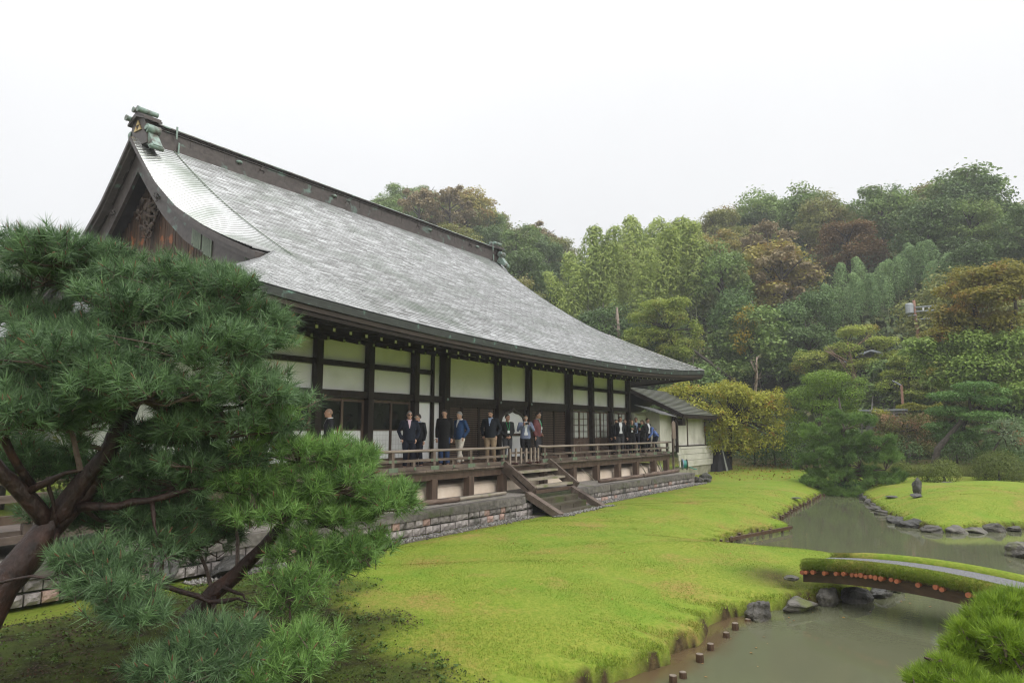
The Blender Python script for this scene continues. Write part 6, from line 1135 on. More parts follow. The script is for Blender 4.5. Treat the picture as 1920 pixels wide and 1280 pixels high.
# ---------------- leafy trees and shrubs built from pads
def pad_tree(nm, label, cat, base, PADS, m, size, dens, wood=None, flat_up=.6, group=None, jit=.5, trunk_r=.16, aspect=.6, limbs=True, lo=.45, m2=None, z2=None, padname='foliage_pad', barkm=None, lim_r=.035, sub_=4, pads_apart=False):
    t = thing(nm, label, cat, base, group); bk = barkm or M_bark
    if wood:
        for k, p in enumerate(wood): obj('trunk' if k == 0 else 'limb', MB().tube(p, 8, wob=.08).mesh('trunk' if k == 0 else 'limb', bk, True), t)
        hubs = np.array([pt[:3] for p in wood for pt in p])
    elif trunk_r:
        cz = np.array(PADS)[:, :3].mean(0); q = [(base[0], base[1], base[2] - .3, trunk_r * 1.2), (base[0] * .8 + cz[0] * .2 + .15, base[1] * .8 + cz[1] * .2, base[2] * .6 + cz[2] * .4, trunk_r), (cz[0], cz[1], cz[2], trunk_r * .6), (cz[0], cz[1], max(p[2] for p in PADS) - .2, trunk_r * .2)]
        obj('trunk', MB().tube(q, 8, wob=.08).mesh('trunk', bk, True), t); hubs = np.array([q_[:3] for q_ in q[1:3]])
    lm = MB(); SP = []; acc = {}
    for (x, y, z, rx, rz) in PADS:
        if sub_ and rx > .5: SP += [(x + random.uniform(-1.4, 1.4) * .8, y + random.uniform(-.75, .75) * rx, z + random.uniform(-.5, .5) * rz, rx * random.uniform(.35, .65), rz * random.uniform(.7, 1.3)) for _ in range(sub_)] + [(x, y, z, rx * .7, rz)]
        else: SP.append((x, y, z, rx, rz))
    for (x, y, z, rx, rz) in SP:
        j = random.uniform(-jit, jit) * rx; c = (x + j * .82, y + j * .4 * (1 if random.random() < .5 else -.3), z)
        n = int(dens * rx * rx * (1 + rz / rx)); P, N, tt = leaf_pad(c, rx, rz, n, lo=lo, up=flat_up)
        P += rng.normal(size=P.shape) * rz * .12
        mm_ = m2 if (m2 and z > z2) else m; tt = np.clip(rng.random(n) * .7 + .3 * random.random(), 0, 1)
        if pads_apart: obj(padname, leaves(P, N, size, mm_, padname, tint=tt, aspect=aspect), t)
        else: acc.setdefault(mm_.name, []).append((P, N, tt))
        if limbs and (wood or trunk_r): hb = hubs[np.argmin(np.linalg.norm(hubs - np.array(c), axis=1))]; mid = (hb + np.array(c)) / 2 + rng.normal(size=3) * .12; lm.tube([(*hb, lim_r), (*mid, lim_r * .7), (c[0], c[1], c[2] - rz * .3, lim_r * .35)], 5)
    for k_, l_ in acc.items(): obj('crown' if padname == 'foliage_pad' else padname, leaves(np.concatenate([q[0] for q in l_]), np.concatenate([q[1] for q in l_]), size, bpy.data.materials[k_], 'crown', tint=np.concatenate([q[2] for q in l_]), aspect=aspect), t)
    if lm.v: obj('limbs', lm.mesh('limbs', bk, True), t, kind='stuff')
    return t
L_cherry = leaf_mat('cherry_leaf', (0.217, 0.246, 0.026), (0.522, 0.507, 0.072), warm=(0.42, 0.19, 0.04), wscale=1.6, wt=(.66, .76), transl=.35)
L_cloud = leaf_mat('cloud_tree_leaf', (0.085, 0.175, 0.018), (0.28, 0.40, 0.055), transl=.3, objvar=.1)
L_layer = leaf_mat('layered_leaf', (0.075, 0.173, 0.042), (0.235, 0.386, 0.104), transl=.25, objvar=.1)
L_azalea = leaf_mat('azalea_leaf', (0.055, 0.09, 0.012), (0.20, 0.24, 0.035), transl=.25, objvar=.2)
L_maple_g = leaf_mat('maple_green', (0.182, 0.297, 0.039), (0.550, 0.550, 0.128), warm=(0.32, 0.24, 0.05), wscale=.5, wt=(.62, .78), transl=.35)
L_maple_d = leaf_mat('maple_dark_green', (0.136, 0.240, 0.051), (0.423, 0.550, 0.128), warm=(0.30, 0.22, 0.05), wscale=.5, wt=(.64, .82), transl=.3)
L_maple_o = leaf_mat('maple_orange', (0.24, 0.235, 0.04), (0.46, 0.40, 0.09), warm=(0.46, 0.22, 0.06), wscale=.7, wt=(.58, .78), transl=.4)
L_ever = leaf_mat('evergreen_leaf', (0.050, 0.109, 0.035), (0.170, 0.271, 0.079), transl=.2, objvar=.2)
L_vine = leaf_mat('yellow_vine_leaf', (0.30, 0.22, 0.02), (0.50, 0.38, 0.05), transl=.35, objvar=.1)
L_photi = leaf_mat('photinia_leaf', (0.10, 0.12, 0.025), (0.24, 0.24, 0.06), warm=(0.44, 0.25, 0.14), wscale=1.2, wt=(.55, .72), transl=.3)
L_yell = leaf_mat('yellow_shrub_leaf', (0.22, 0.24, 0.03), (0.42, 0.42, 0.06), transl=.3, objvar=.1)
L_grey = leaf_mat('greygreen_leaf', (0.08, 0.13, 0.06), (0.20, 0.26, 0.13), warm=(0.45, 0.12, 0.05), wscale=1.5, wt=(.66, .74), transl=.3)
L_hedge = leaf_mat('hedge_leaf', (0.06, 0.09, 0.015), (0.17, 0.20, 0.04), transl=.25, objvar=.2)
pad_tree('cherry_tree', 'spreading cherry tree with yellowing leaves beside the pale side building', 'tree', (44.2, 14.1, gz1(44.2, 14.1)), CHERRY_PADS, L_cherry, .18, 250, flat_up=.5, trunk_r=.2, aspect=.5, lim_r=.07)
pad_tree('cloud_pruned_tree', 'bright green cloud pruned broadleaf tree behind the round pond pine', 'tree', (44.6, 9.0, gz1(44.6, 9)), CLOUD_PADS, L_cloud, .12, 950, flat_up=.7, jit=.3, sub_=0, pads_apart=True)
pad_tree('layered_tree', 'wide dark green tree with flat foliage layers behind the azaleas on the right', 'tree', (43.3, 3.0, gz1(43.3, 3)), LAYERED_PADS, L_layer, .13, 850, flat_up=1.0, jit=.5, sub_=0, pads_apart=True)
pad_tree('maple_tree', 'tall maple with orange top and dark green lower layers at the right edge', 'maple tree', (51.8, 1.4, gz1(51.8, 1.4)), [(a, b, c, d * 1.05, e * 1.5) for a, b, c, d, e in MAPLE_RIGHT_PADS], L_maple_d, .2, 420, wood=MAPLE_RIGHT_WOOD, flat_up=.9, jit=.5, m2=L_maple_o, z2=8.6, lim_r=.06, sub_=6)
pad_tree('maple_tree', 'yellow green maple behind the lamp post and stair rails', 'maple tree', (58, 5.2, gz1(58, 5.2)), MAPLE_MID_PADS, L_maple_g, .19, 380, flat_up=.9, lim_r=.06)
pad_tree('maple_tree', 'low olive maple with drooping layers above the cloud pruned tree', 'maple tree', (61.5, 8.8, gz1(61.5, 8.8)), MAPLE_DARK_PADS, L_maple_g, .19, 380, flat_up=.9, lim_r=.06)
pad_tree('maple_tree', 'broad layered green maple above the right end of the temple roof', 'maple tree', (59.3, 16.8, gz1(59.3, 16.8)), MAPLE_LEFT_PADS, L_maple_g, .2, 400, flat_up=.9, lim_r=.06)
pad_tree('evergreen_tree', 'dense dark evergreen mass above the low olive maple', 'tree', (67, 12.5, gz1(67, 12.5)), EVERGREEN_PADS, L_ever, .24, 260, flat_up=.4)
pad_tree('evergreen_tree', 'dark tree hung with climbing vines above the cherry tree', 'tree', (63.5, 17.2, gz1(63.5, 17.2)), VINE_TREE_PADS, L_ever, .24, 260, flat_up=.3)
pad_tree('climbing_vine', 'yellow leaved vine climbing the dark tree above the cherry tree', 'vine', (60.2, 16.0, gz1(60.2, 16)), VINE_PADS, L_vine, .17, 75, trunk_r=.04, flat_up=.2, limbs=False, lo=.2)
pad_tree('photinia_bush', 'bush with salmon pink young leaves left of the layered tree', 'bush', (49.5, 6.0, gz1(49.5, 6)), PHOTINIA_PADS, L_photi, .13, 520, flat_up=.5, trunk_r=.07)
pad_tree('yellow_bush', 'small bush with yellow leaf tips beside the wooden stair roof', 'bush', (50, 6.9, gz1(50, 6.9)), YELLOW_BUSH_PADS, L_yell, .13, 520, flat_up=.5, trunk_r=.05)
pad_tree('loose_shrub', 'loose grey green shrub with a few red leaves right of the layered tree', 'shrub', (41.7, .6, gz1(41.7, .6)), RIGHT_SHRUB_PADS, L_grey, .12, 230, flat_up=.6, trunk_r=.06, lo=.25)
for i, ((x, y, z, rx, rz), lb) in enumerate(zip(BUSH, ['clipped azalea mound in the middle of the far lawn edge', 'small brownish azalea mound left of the middle one', 'largest clipped azalea mound at the right of the far lawn edge', 'low spreading azalea at the foot of the long grass, leftmost'])):
    s = .81; x *= s; y *= s; rx *= s; rz *= s; zz = gz1(x, y)
    pad_tree('azalea_bush', lb, 'azalea', (x, y, zz), [(x, y, zz + rz * .55, rx * .95, rz * 1.05)], L_azalea, .075, 3800, trunk_r=.05, flat_up=.6, group='azaleas along the far lawn', jit=0, sub_=0, limbs=False, lo=.72)
def P_(px_d, py_d, d):   # not used for layout beyond this block: fixed spots below are world coordinates
    pass
hx, hy = 55.6, 4.2
t = thing('clipped_hedge', 'block shaped clipped hedge with fresh yellow green top under the lamp post', 'hedge', (hx, hy, gz1(hx, hy))); zz = gz1(hx, hy)
P = []; N = []
for _ in range(9000):
    f = random.random(); u, v = random.uniform(-1.3, 1.3), random.uniform(-.8, .8)
    if f < .4: P.append((hx + v, hy + u, zz + 3.35 + .12 * math.sin(u * 3))); N.append((0, 0, 1))
    elif f < .8: P.append((hx - .8, hy + u, zz + random.uniform(.2, 3.3))); N.append((-1, 0, .3))
    else: P.append((hx + v, hy + random.choice((-1.3, 1.3)), zz + random.uniform(.2, 3.3))); N.append((0, 1, .3))
P = np.array(P) + rng.normal(size=(9000, 3)) * .06; N = np.array(N, float); up_ = P[:, 2] > zz + 3.05
obj('foliage', leaves(P[~up_], N[~up_], .12, L_hedge, 'foliage'), t); obj('fresh_top', leaves(P[up_] + [0, 0, .1], N[up_], .13, L_yell, 'fresh_top'), t); obj('trunk', MB().tube([(hx, hy, zz - .2, .1), (hx, hy, zz + 3, .05)], 6).mesh('trunk', M_bark), t)
# dark shrubs under the cherry and behind the far lawn
DS = [(46.2,16.0,1.3),(47.5,13.4,1.4),(47.2,12.0,1.5),(45.8,10.6,1.5),(48.5,10.9,1.9),(46.5,7.4,1.3),(50.2,8.2,1.8),(49.0,4.6,1.2),(47.4,1.9,1.3),(46.2,-.2,1.4),(49.3,-.9,2.2),(52,-2.4,2.4),(44.6,-1.4,1.2),(51,13.5,2.2),(50,16.6,2.0)]
DL = ['beside the side building roof end','left of the cherry trunk','right of the cherry trunk','at the left foot of the cloud pruned tree','behind the cloud pruned tree','behind the round pond pine','below the yellow bush','under the photinia','behind the middle azalea','behind the largest azalea','deep in the shade right of the layered tree','at the right edge behind the loose shrub','at the right edge of the far lawn','behind the cherry trunk','behind the covered heap']
for (x, y, r), lb in zip(DS, DL): z = gz1(x, y); pad_tree('dark_shrub', 'dense dark green shrub ' + lb, 'shrub', (x, y, z), [(x, y, z + r * .65, r, r * .75)], L_ever, .15, 420, trunk_r=.06, flat_up=.4, group='dark shrubs behind the garden', jit=0, sub_=0, limbs=False, lo=.6)
# long grass strip behind the azaleas
n = 26000; gx = rng.uniform(41.5, 46.5, n); gy = rng.uniform(-1.5, 7.0, n); okk = (sdist(gx, gy) > .8) & (gx > 42.2 + .4 * np.sin(gy * 1.7)); P = np.stack([gx, gy, gz(gx, gy)], 1)[okk]
L_long = leaf_mat('long_grass_leaf', (0.11, 0.15, 0.03), (0.32, 0.34, 0.10), transl=.3)
obj('long_grass', blades(P, .5, .022, .9, L_long, 'long_grass'), kind='stuff')
# ferns hanging over the dark pond head
n = 1500; P = np.stack([37.9 + rng.normal(0, .35, n), rng.uniform(5.5, 7.2, n), -.45 + rng.random(n) * .45], 1); obj('ferns', leaves(P, np.tile([-.6, -.3, .8], (n, 1)), .16, leaf_mat('fern_leaf', (.03, .09, .025), (.08, .18, .05)), 'ferns', aspect=.35), kind='stuff')
# bare and dead trees
def bare(label, base, top, r, n, spread, m, seed):
    g2 = random.Random(seed); t = thing('bare_tree', label, 'bare tree', base); b0, t0 = Vector(base), Vector(top); obj('trunk', MB().tube([(*(b0 - Vector((0, 0, .5))), r), (*(b0.lerp(t0, .5) + Vector((.1, -.1, 0))), r * .7), (*t0, r * .3)], 7, wob=.1).mesh('trunk', m, True), t)
    for k in range(n):
        f = .35 + .6 * k / n; p = b0.lerp(t0, f); d = Vector((g2.uniform(-1, 1), g2.uniform(-1, 1), g2.uniform(.3, 1.0))).normalized() * spread * g2.uniform(.5, 1); q = p + d * .55 + Vector((0, 0, .1)); e = p + d
        b = MB().tube([(*p, r * .4), (*q, r * .25), (*e, r * .06)], 5)
        for _ in range(3): d2 = (d.normalized() + Vector((g2.uniform(-.8, .8), g2.uniform(-.8, .8), g2.uniform(-.2, .8)))).normalized() * spread * .4; b.tube([(*q, r * .15), (*(q + d2), r * .03)], 4)
        obj('limb', b.mesh('limb', m, True), t)
M_dead = mat('dead_bark', (.16, .12, .09), (.34, .27, .22), scale=6, rough=.9); M_deadr = mat('reddish_bark', (.20, .13, .09), (.34, .24, .17), scale=6, rough=.9)
bare('dead broken trunk standing below the bamboo grove', (59.3, 29.0, gz1(59.3, 29)), (59.24, 29.1, 14.4), .3, 5, 1.0, M_dead, 1)
bare('pale reddish leafless tree among the low maples', (60.5, 8.6, gz1(60.5, 8.6)), (60.3, 9.2, 9.6), .22, 8, 2.6, M_deadr, 2)
bare('crooked bare branch sticking out above the cherry tree', (46.5, 13.0, 4.6), (46.3, 12.6, 7.4), .12, 4, 1.4, M_dead, 4)
# ---------------- trees on the hillside: a few crown shapes shared by many individual trees
def crown_mesh(seed, kind, leaf=.31, nleaf=11500):
    g = np.random.default_rng(seed); Ps, Ns, Ts = [], [], []
    def lump(c, r, rz, n, up=.45, lo=.5):
        P, N, _ = leaf_pad(c, r, rz, n, lo=lo, up=up, g=g, ry=r); P = P + g.normal(size=P.shape) * r * np.where(g.random((n, 1)) < .3, .22, .10); Ps.append(P); Ns.append(N); Ts.append(np.clip(g.random(n) * .7 + g.random() * .3, 0, 1))
    if kind == 'round':
        k = 52
        for i in range(k):
            d = g.normal(size=3); d /= np.linalg.norm(d); c = d * np.array([3.5, 3.5, 3.3]) * g.uniform(.6, 1) * (1 + .12 * np.sin(3 * d[0] + seed)) + [0, 0, 4.6]; r = g.uniform(.85, 1.5); lump(c, r, r * .62, nleaf // k)
    elif kind == 'layer':
        k = 50
        for i in range(k):
            h = g.uniform(0, 1); rad = 4.0 * math.sqrt(max(.22, 1 - h ** 2.2)) * g.random() ** .4; a = g.uniform(0, 6.28); lump((rad * math.cos(a), rad * math.sin(a), 1.6 + 5.9 * h - .10 * rad), g.uniform(1.0, 1.7), g.uniform(.4, .65), nleaf // k, up=.8)
    elif kind == 'open':
        k = 34
        for i in range(k):
            d = g.normal(size=3); d /= np.linalg.norm(d); c = d * np.array([3.4, 3.4, 3.0]) * g.uniform(.5, 1.05) + [0, 0, 5.4]; r = g.uniform(.5, 1.0); lump(c, r, r * .6, nleaf // k // 2, lo=.2)
    elif kind == 'conifer':
        for i in range(22):
            h = i / 22; rad = 2.3 * (1 - h) + .15
            for q in range(5): a = g.uniform(0, 6.28); lump((rad * .6 * math.cos(a), rad * .6 * math.sin(a), 1.5 + 9 * h), rad * .5 + .12, .22, nleaf // 110, up=.5)
    P = np.concatenate(Ps); N = np.concatenate(Ns); T = np.concatenate(Ts); return leaves(P, N, leaf, LM['dark'], 'crown', g=g, tint=T, aspect=.75)
LM = dict(dark=leaf_mat('hill_dark_green', (0.059, 0.113, 0.036), (0.192, 0.282, 0.082), transl=.25), mid=leaf_mat('hill_mid_green', (0.102, 0.181, 0.050), (0.306, 0.418, 0.113), transl=.3, warm=(.16, .15, .05), wscale=.25, wt=(.6, .8)), olive=leaf_mat('hill_olive', (0.142, 0.170, 0.046), (0.377, 0.386, 0.117), transl=.3, warm=(.25, .20, .07), wscale=.3, wt=(.58, .78)),
          yellow=leaf_mat('hill_yellow', (0.224, 0.200, 0.042), (0.510, 0.449, 0.121), transl=.3, warm=(.30, .17, .06), wscale=.4, wt=(.56, .74)), rust=leaf_mat('hill_rust', (.14, .085, .03), (.27, .175, .065), transl=.3), brown=leaf_mat('hill_brown', (0.189, 0.151, 0.075), (0.415, 0.330, 0.179), transl=.3), bamboo=leaf_mat('bamboo_leaf', (0.189, 0.273, 0.056), (0.519, 0.600, 0.160), transl=.35), bamboo2=leaf_mat('bamboo_leaf_deep', (0.122, 0.226, 0.085), (0.358, 0.499, 0.198), transl=.35))
CN = {'dark': 'dark green', 'mid': 'mid green', 'olive': 'olive green', 'yellow': 'yellowish', 'rust': 'rust coloured', 'brown': 'brownish thin leaved'}
def trunk_mesh(seed, h, r, spread):
    g2 = random.Random(seed); b = MB(); b.tube([(0, 0, -1.5, r * 1.2), (.1, .05, h * .45, r * .9), (0, .1, h * .75, r * .5), (0, 0, h, r * .15)], 7)
    for k in range(7): a = g2.uniform(0, 6.28); z = h * g2.uniform(.4, .75); b.tube([(0, .05, z, r * .45), (spread * .5 * math.cos(a), spread * .5 * math.sin(a), z + h * .12, r * .3), (spread * math.cos(a), spread * math.sin(a), z + h * .22, r * .08)], 5)
    return b.mesh('trunk', M_bark, True)
CR = {'round': [crown_mesh(s, 'round') for s in (11, 12, 13, 14)], 'layer': [crown_mesh(s, 'layer') for s in (21, 22, 23)], 'open': [crown_mesh(s, 'open', .34) for s in (31, 32)], 'conifer': [crown_mesh(41, 'conifer', .4, 3300)]}
TRK = [trunk_mesh(s, 8.2, .26, 2.6) for s in (1, 2, 3)]; TRC = trunk_mesh(9, 10.5, .2, .6)
HILL = []
def hill_tree(x, y, kind, shape, s, sz=None, label=None, nm=None):
    z = gz1(x, y); t = bpy.data.objects.new(nm or ('conifer' if shape == 'conifer' else 'hill_tree'), None); COL.objects.link(t); t.location = (x, y, z - .3); t.rotation_euler = (0, 0, random.uniform(0, 6.28)); t.scale = (s, s, sz or s * random.uniform(.9, 1.12))
    me = random.choice(CR[shape]); c = obj('crown', me, t); setmat(c, LM[kind]); obj('trunk', TRC if shape == 'conifer' else random.choice(TRK), t); t['category'] = 'tree'; t['group'] = 'trees covering the hillside'
    HILL.append((t, x, y, z, kind, shape, label)); return t
def where(az, r):
    """place words for a hillside tree from landmarks in front of it"""
    A_ = [(-9, 'beyond the orange maple'), (1.2, 'above the utility pole'), (6.2, 'above the stair rails'), (11, 'above the cloud pruned tree'), (16, 'above the cherry tree'), (21, 'above the right eave corner'), (27, 'around the bamboo grove'), (34.5, 'right of the ridge end'), (39, 'behind the right ridge half'), (47, 'behind the ridge middle')]
    w = [t for a, t in A_ if az >= a][-1]; rw = ['at the hill foot', 'low on the hillside', 'on the lower slope', 'halfway up', 'on the upper slope', 'below the skyline', 'on the skyline'][int(np.clip(np.searchsorted([63, 71, 80, 92, 105, 120], r), 0, 6))]
    return rw + ' ' + w
g = np.random.default_rng(99)
ROWS = [(60, 5.6, -6, 24), (67, 5.4, -6, 34), (75, 5.4, -6, 36), (83, 5.4, -6, 39), (92, 5.6, -6, 41), (101, 5.6, -6, 45), (110, 5.8, -6, 47), (119, 5.8, -6, 47), (130, 6.2, -6, 36), (141, 6.2, -6, 30)]
for ri, (r, sp, a0, a1) in enumerate(ROWS):
    k = int(math.radians(a1 - a0) * r / sp)
    for i in range(k):
        az = a0 + (a1 - a0) * (i + .5 + g.uniform(-.3, .3)) / k; rr = r + g.uniform(-3.5, 3.5)
        if 70 <= r <= 84 and 19 < az < 31: continue
        if r == 60 and (-2 < az < 20 or az > 22): continue
        if r in (67, 75, 83) and 3 < az < 11.5 and g.random() < .75: continue
        pk = [.26, .32, .28, .10, .0, .04] if r > 85 else [.34, .34, .22, .07, .0, .03]
        kind = g.choice(list(CN), p=pk); shape = 'open' if kind == 'brown' else ('layer' if g.random() < .35 else 'round'); s = g.uniform(.72, 1.18) * (1.0 if r > 80 else .9)
        hill_tree(rr * math.cos(R(az)), rr * math.sin(R(az)), kind, shape, s)
for az, r, kind, shape, s, sz in ((27.9, 106, 'dark', 'conifer', 1.0, 1.0), (8.3, 86, 'rust', 'layer', .95, .85), (13.8, 77, 'yellow', 'layer', 1.15, 1.05), (14.5, 108, 'mid', 'round', 1.35, 1.15), (2.6, 128, 'olive', 'layer', 1.5, 1.2), (5.0, 131, 'mid', 'layer', 1.4, 1.15), (33.0, 108, 'brown', 'open', 1.25, 1.2), (0.3, 96, 'mid', 'layer', 1.5, 1.2), (39, 112, 'yellow', 'round', 1.35, 1.1), (50.2, 104, 'olive', 'open', .8, .75), (63, 44, 'olive', 'round', 1.2, 1.5), (71.5, 30, 'olive', 'round', .8, .75), (3.4, 59.5, 'olive', 'layer', .72, .7), (5.4, 60, 'mid', 'layer', .75, .72), (1.6, 60.5, 'olive', 'round', .8, .75)):
    hill_tree(r * math.cos(R(az)), r * math.sin(R(az)), kind, shape, s, sz)
seen = {}
for rec in HILL:
    t, x, y, z, kind, shape, lb = rec; az = math.degrees(math.atan2(y, x)); r = math.hypot(x, y)
    if az > 55: base = CN[kind] + ' tree far left behind the ' + ('pine and annex roof' if az > 66 else 'temple ridge end')
    else: base = CN[kind] + ' ' + {'round': 'rounded tree', 'layer': 'tree with layered crown', 'open': 'airy tree', 'conifer': 'pointed conifer'}[shape] + ' ' + where(az, r)
    seen.setdefault(base, []).append((-az, t))
for base, lst in seen.items():
    lst.sort(key=lambda q: q[0]); n = len(lst)
    for i, (_, t) in enumerate(lst): t['label'] = base if n == 1 else base + ', ' + (['left one', 'right one'] if n == 2 else ['leftmost', 'second from left', 'third from left', 'fourth from left', 'fifth from left', 'sixth from left', 'seventh from left', 'eighth from left', 'ninth from left'])[min(i, 8)]
# undergrowth so that no bare slope shows between the trees (uncountable)
n = 70000; rr = 56 + 88 * rng.random(n) ** .8; az = np.radians(rng.uniform(-7, 50, n)); ux, uy = rr * np.cos(az), rr * np.sin(az); P = np.stack([ux, uy, gz(ux, uy) + rng.uniform(.1, 1.7, n) * (.5 + .5 * np.sin(ux * .8) * np.sin(uy * .9))], 1)
obj('undergrowth', leaves(P, np.tile([-.5, -.2, .8], (n, 1)), .6, leaf_mat('undergrowth_leaf', (0.042, 0.079, 0.025), (0.170, 0.235, 0.066), transl=.2, warm=(.15, .13, .04), wscale=.15, wt=(.58, .75)), 'undergrowth'), kind='stuff')
# ---------------- bamboo: every culm a plant of its own
def bamboo_mesh(seed, h=10.0, n=1500):
    g = np.random.default_rng(seed); lean = g.uniform(.6, 2.2); a = g.uniform(0, 6.28); ax = lambda t: np.stack([math.cos(a) * lean * t ** 3, math.sin(a) * lean * t ** 3, h * t * (1 - .06 * t ** 3)], -1)
    t = .30 + .70 * g.random(n) ** .8; w = 1.2 * np.sin(np.clip((t - .22) / .85, 0, 1) * math.pi) ** .7 + .12; an = g.uniform(0, 6.28, n); cl = np.floor(t * 16) ; an = an * .45 + cl * 2.4 + g.integers(0, 3, n) * 2.1; r_ = w * g.random(n) ** .5
    P = ax(t) + np.stack([np.cos(an) * r_, np.sin(an) * r_, -.30 * r_ + g.normal(size=n) * .12], 1); N = np.stack([np.cos(an), np.sin(an), np.full(n, .9)], 1)
    lf = leaves(P, N, .42, LM['bamboo'], 'foliage', g=g, aspect=.38); st = MB().tube([(*ax(np.array(q)), .055 * (1 - q) + .01) for q in np.linspace(0, 1, 9)], 6).mesh('culm', M_culm, True); return lf, st
M_culm = mat('bamboo_culm', (.14, .17, .07), (.28, .30, .14), scale=2, rough=.5)
BB = [bamboo_mesh(s) for s in (1, 2, 3, 4, 5)]
def bamboo(x, y, top, mt, label, group):
    z = gz1(x, y); t = bpy.data.objects.new('bamboo', None); COL.objects.link(t); t.location = (x, y, z - .2); s = max(.6, (top - z) / 9.6); t.scale = (min(1.25, s * .95), min(1.25, s * .95), s); t.rotation_euler = (0, 0, random.uniform(0, 6.28)); lf, st = random.choice(BB)
    c = obj('foliage', lf, t); setmat(c, LM[mt]); obj('culm', st, t); tag(t, label, 'bamboo', group)
def BL_LAB(c, i, L_, w):
    o = sorted(range(len(L_)), key=lambda k: -math.atan2(L_[k][1], L_[k][0])).index(i); NUM = ['leftmost', 'second', 'third', 'fourth', 'fifth', 'sixth', 'seventh', 'eighth', 'ninth', 'tenth', 'eleventh', 'twelfth', 'thirteenth', 'fourteenth', 'fifteenth', 'sixteenth', 'seventeenth', 'eighteenth', 'nineteenth', 'twentieth', 'twenty first', 'twenty second', 'twenty third', 'twenty fourth', 'twenty fifth']
    h = sorted(range(len(L_)), key=lambda k: -L_[k][2]).index(i) / len(L_)
    return ('tall ' if h < .34 else 'short ' if h > .7 else 'feathery ') + c + ' bamboo ' + w + ', ' + NUM[o] + ('' if o == 0 else ' from the left')
TH = ['feathery', 'drooping', 'tall', 'slender', 'dense']
for i, (x, y, zt) in enumerate(BAMBOO_LEFT): bamboo(x, y, zt, 'bamboo', BL_LAB('yellow green', i, BAMBOO_LEFT, 'in the grove beyond the temple roof'), 'bamboo grove beyond the temple roof')
for i, (x, y, zt) in enumerate(BAMBOO_RIGHT): bamboo(x, y, zt, 'bamboo2', BL_LAB('deep green', i, BAMBOO_RIGHT, 'left of the utility pole'), 'bamboo left of the utility pole')
# ---------------- street furniture and buildings among the trees
up = thing('utility_pole', 'reddish utility pole with grey transformer can among the trees on the right', 'utility pole', (63.85, 4.4, gz1(63.85, 4.4)))
zb = gz1(63.85, 4.4); M_pole = mat('reddish_pole', (.34, .17, .12), (.46, .26, .20), scale=5, rough=.6); M_zinc = mat('zinc_grey', (.28, .30, .32), (.42, .44, .46), scale=4, rough=.4, metallic=.3)
obj('pole', MB().tube([(63.85, 4.4, zb - 1, .13), (63.83, 4.62, 13.1, .10)], 10).mesh('pole', M_pole), up)
tc = obj('transformer', MB().tube([(63.6, 4.95, 12.0, .27), (63.6, 4.95, 12.05, .30), (63.6, 4.95, 12.75, .30), (63.6, 4.95, 12.83, .25)], 14).mesh('transformer', M_zinc), up)
obj('bracket', MB().box((63.7, 4.8, 11.85), (.1, .6, .08)).box((63.7, 4.8, 12.6), (.08, .4, .08)).mesh('bracket', M_zinc), up)
for z, y1 in ((12.5, 3.1), (12.15, 3.1), (11.5, 3.5)): obj('crossarm', MB().box((63.75, (4.5 + y1) / 2, z), (.09, 4.6 - y1, .09)).mesh('crossarm', M_zinc), up)
for y in (3.2, 3.6, 4.0): obj('insulator', MB().tube([(63.75, y, 12.15, .05), (63.75, y, 12.4, .08)], 8).mesh('insulator', M_white), up)
obj('stay', MB().tube([(63.8, 4.5, 11.0, .05), (63.9, 3.5, zb + .3, .06)], 8).mesh('stay', M_pole), up)
lp = thing('lamp_post', 'short reddish lamp post with white arm above the clipped hedge', 'lamp post', (55.76, 5.1, gz1(55.76, 5.1)))
obj('pole', MB().tube([(55.76, 5.2, gz1(55.76, 5.2), .09), (55.76, 5.2, 5.75, .08)], 8).mesh('pole', M_pole), lp); obj('lamp_arm', MB().tube([(55.76, 5.2, 5.72, .06), (55.7, 5.75, 6.1, .05)], 8).mesh('lamp_arm', M_zinc), lp)
M_stp = mat('stair_stone', (.10, .095, .085), (.26, .24, .215), scale=4, rough=.85, bump=.5); M_hand = mat('handrail_steel', (.42, .38, .36), (.58, .52, .50), scale=4, rough=.4, metallic=.5)
hs = thing('hill_stairs', 'stone stairs with metal handrails climbing the hillside behind the garden', 'stairs', (56, 6.6, gz1(56, 6.6)))
for k in range(14): x = 56.2 + k * .42; obj('step', MB().box((x, 6.75, 2.6 + k * .26), (.5, 1.9, .3)).mesh('step', M_stp), hs)
for y in (5.85, 7.3): obj('handrail', MB().tube([(56.2, y, 3.6, .045), (61.6, y + .3, 6.95, .045)], 6).tube([(56.2, y, 3.25, .035), (61.6, y + .3, 6.6, .035)], 6).mesh('handrail', M_hand), hs)
for x in (56.2, 58, 60): obj('rail_post', MB().tube([(x, 5.85 + (x - 56.2) * .055, 2.6 + (x - 56.2) * .6, .04), (x, 5.85 + (x - 56.2) * .055, 3.6 + (x - 56.2) * .62, .04)], 6).mesh('rail_post', M_hand), hs)
gh = thing('gate_roof', 'small flat weathered roof structure at the foot of the hillside stairs', 'shed', (54.5, 6.4, 1)); zz = gz1(54.5, 6.4)
obj('roof', MB().box((54.5, 6.3, 3.95), (1.6, 3.0, .12)).mesh('roof', M_zinc), gh)
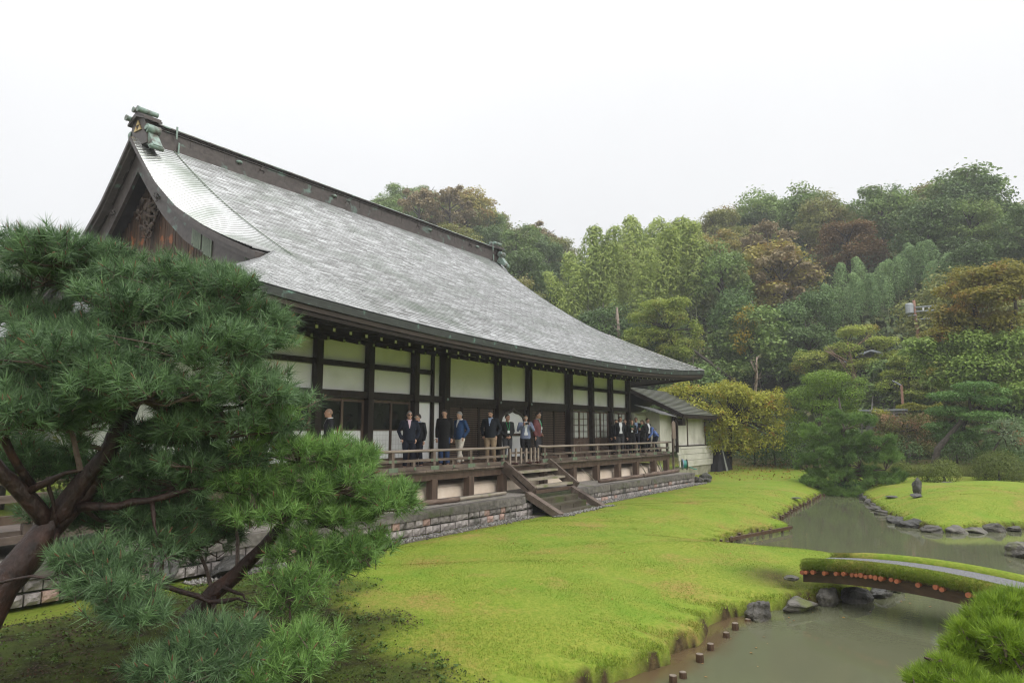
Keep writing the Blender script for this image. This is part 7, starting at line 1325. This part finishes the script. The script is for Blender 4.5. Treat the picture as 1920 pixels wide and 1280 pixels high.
for k in range(4): obj('slat', MB().box((53.7, 6.3, 3.75 - .2 * k), (.06, 3.0, .09)).mesh('slat', M_stp), gh)
for y in (4.9, 7.7): obj('post', MB().box((54.3, y, (3.9 + zz) / 2), (.14, .14, 3.9 - zz)).mesh('post', M_stp), gh)
h1 = thing('hill_house', 'white walled house partly hidden behind the orange topped maple', 'house', (72, -1, gz1(72, -1))); zz = gz1(72, -1)
obj('wall', MB().box((72, -.8, 8.4), (6, 6, 4.6)).mesh('wall', M_plast), h1); obj('roof', MB().prism([(-4.4, 10.7), (-.8, 11.7), (2.8, 10.7), (2.8, 10.5), (-.8, 11.5), (-4.4, 10.5)], 'x', 68.4, 75.6).mesh('roof', M_zinc), h1)
for y in (-2.2, .4): obj('window', MB().box((68.98, y, 9.3), (.06, 1.2, 1.1)).mesh('window', M_glass), h1)
h2 = thing('shrine_building', 'dark wooden building with pale grey roof between the low maples', 'building', (67, 8.2, gz1(67, 8.2))); zz = gz1(67, 8.2)
obj('wall', MB().box((68, 8.2, 6.6), (4, 4, 3.4)).mesh('wall', M_wood), h2); obj('roof', MB().prism([(5.3, 8.2), (8.2, 9.5), (11.1, 8.2), (11.1, 8.05), (8.2, 9.3), (5.3, 8.05)], 'x', 65.2, 70.6).mesh('roof', mat('pale_grey_roof', (.34, .37, .42), (.48, .51, .56), scale=2, rough=.35)), h2)
# ================================================================== DRIZZLE HAZE
mh = bpy.data.materials.new('haze'); mh.use_nodes = True; hn = mh.node_tree.nodes; hn.clear(); ho = hn.new('ShaderNodeOutputMaterial'); hv_ = hn.new('ShaderNodeVolumePrincipled')
hv_.inputs['Color'].default_value = (.97, .98, 1.0, 1); hv_.inputs['Density'].default_value = .0011; hv_.inputs['Anisotropy'].default_value = .2; mh.node_tree.links.new(hv_.outputs[0], ho.inputs['Volume'])
zt = max(float(GZ.max()) + 22, 62)
o = obj('haze', MB().box((425, 0, (zt - 4) / 2 - 2), (1010, 1440, zt + 4 - 0)).mesh('haze', mh), kind='stuff')
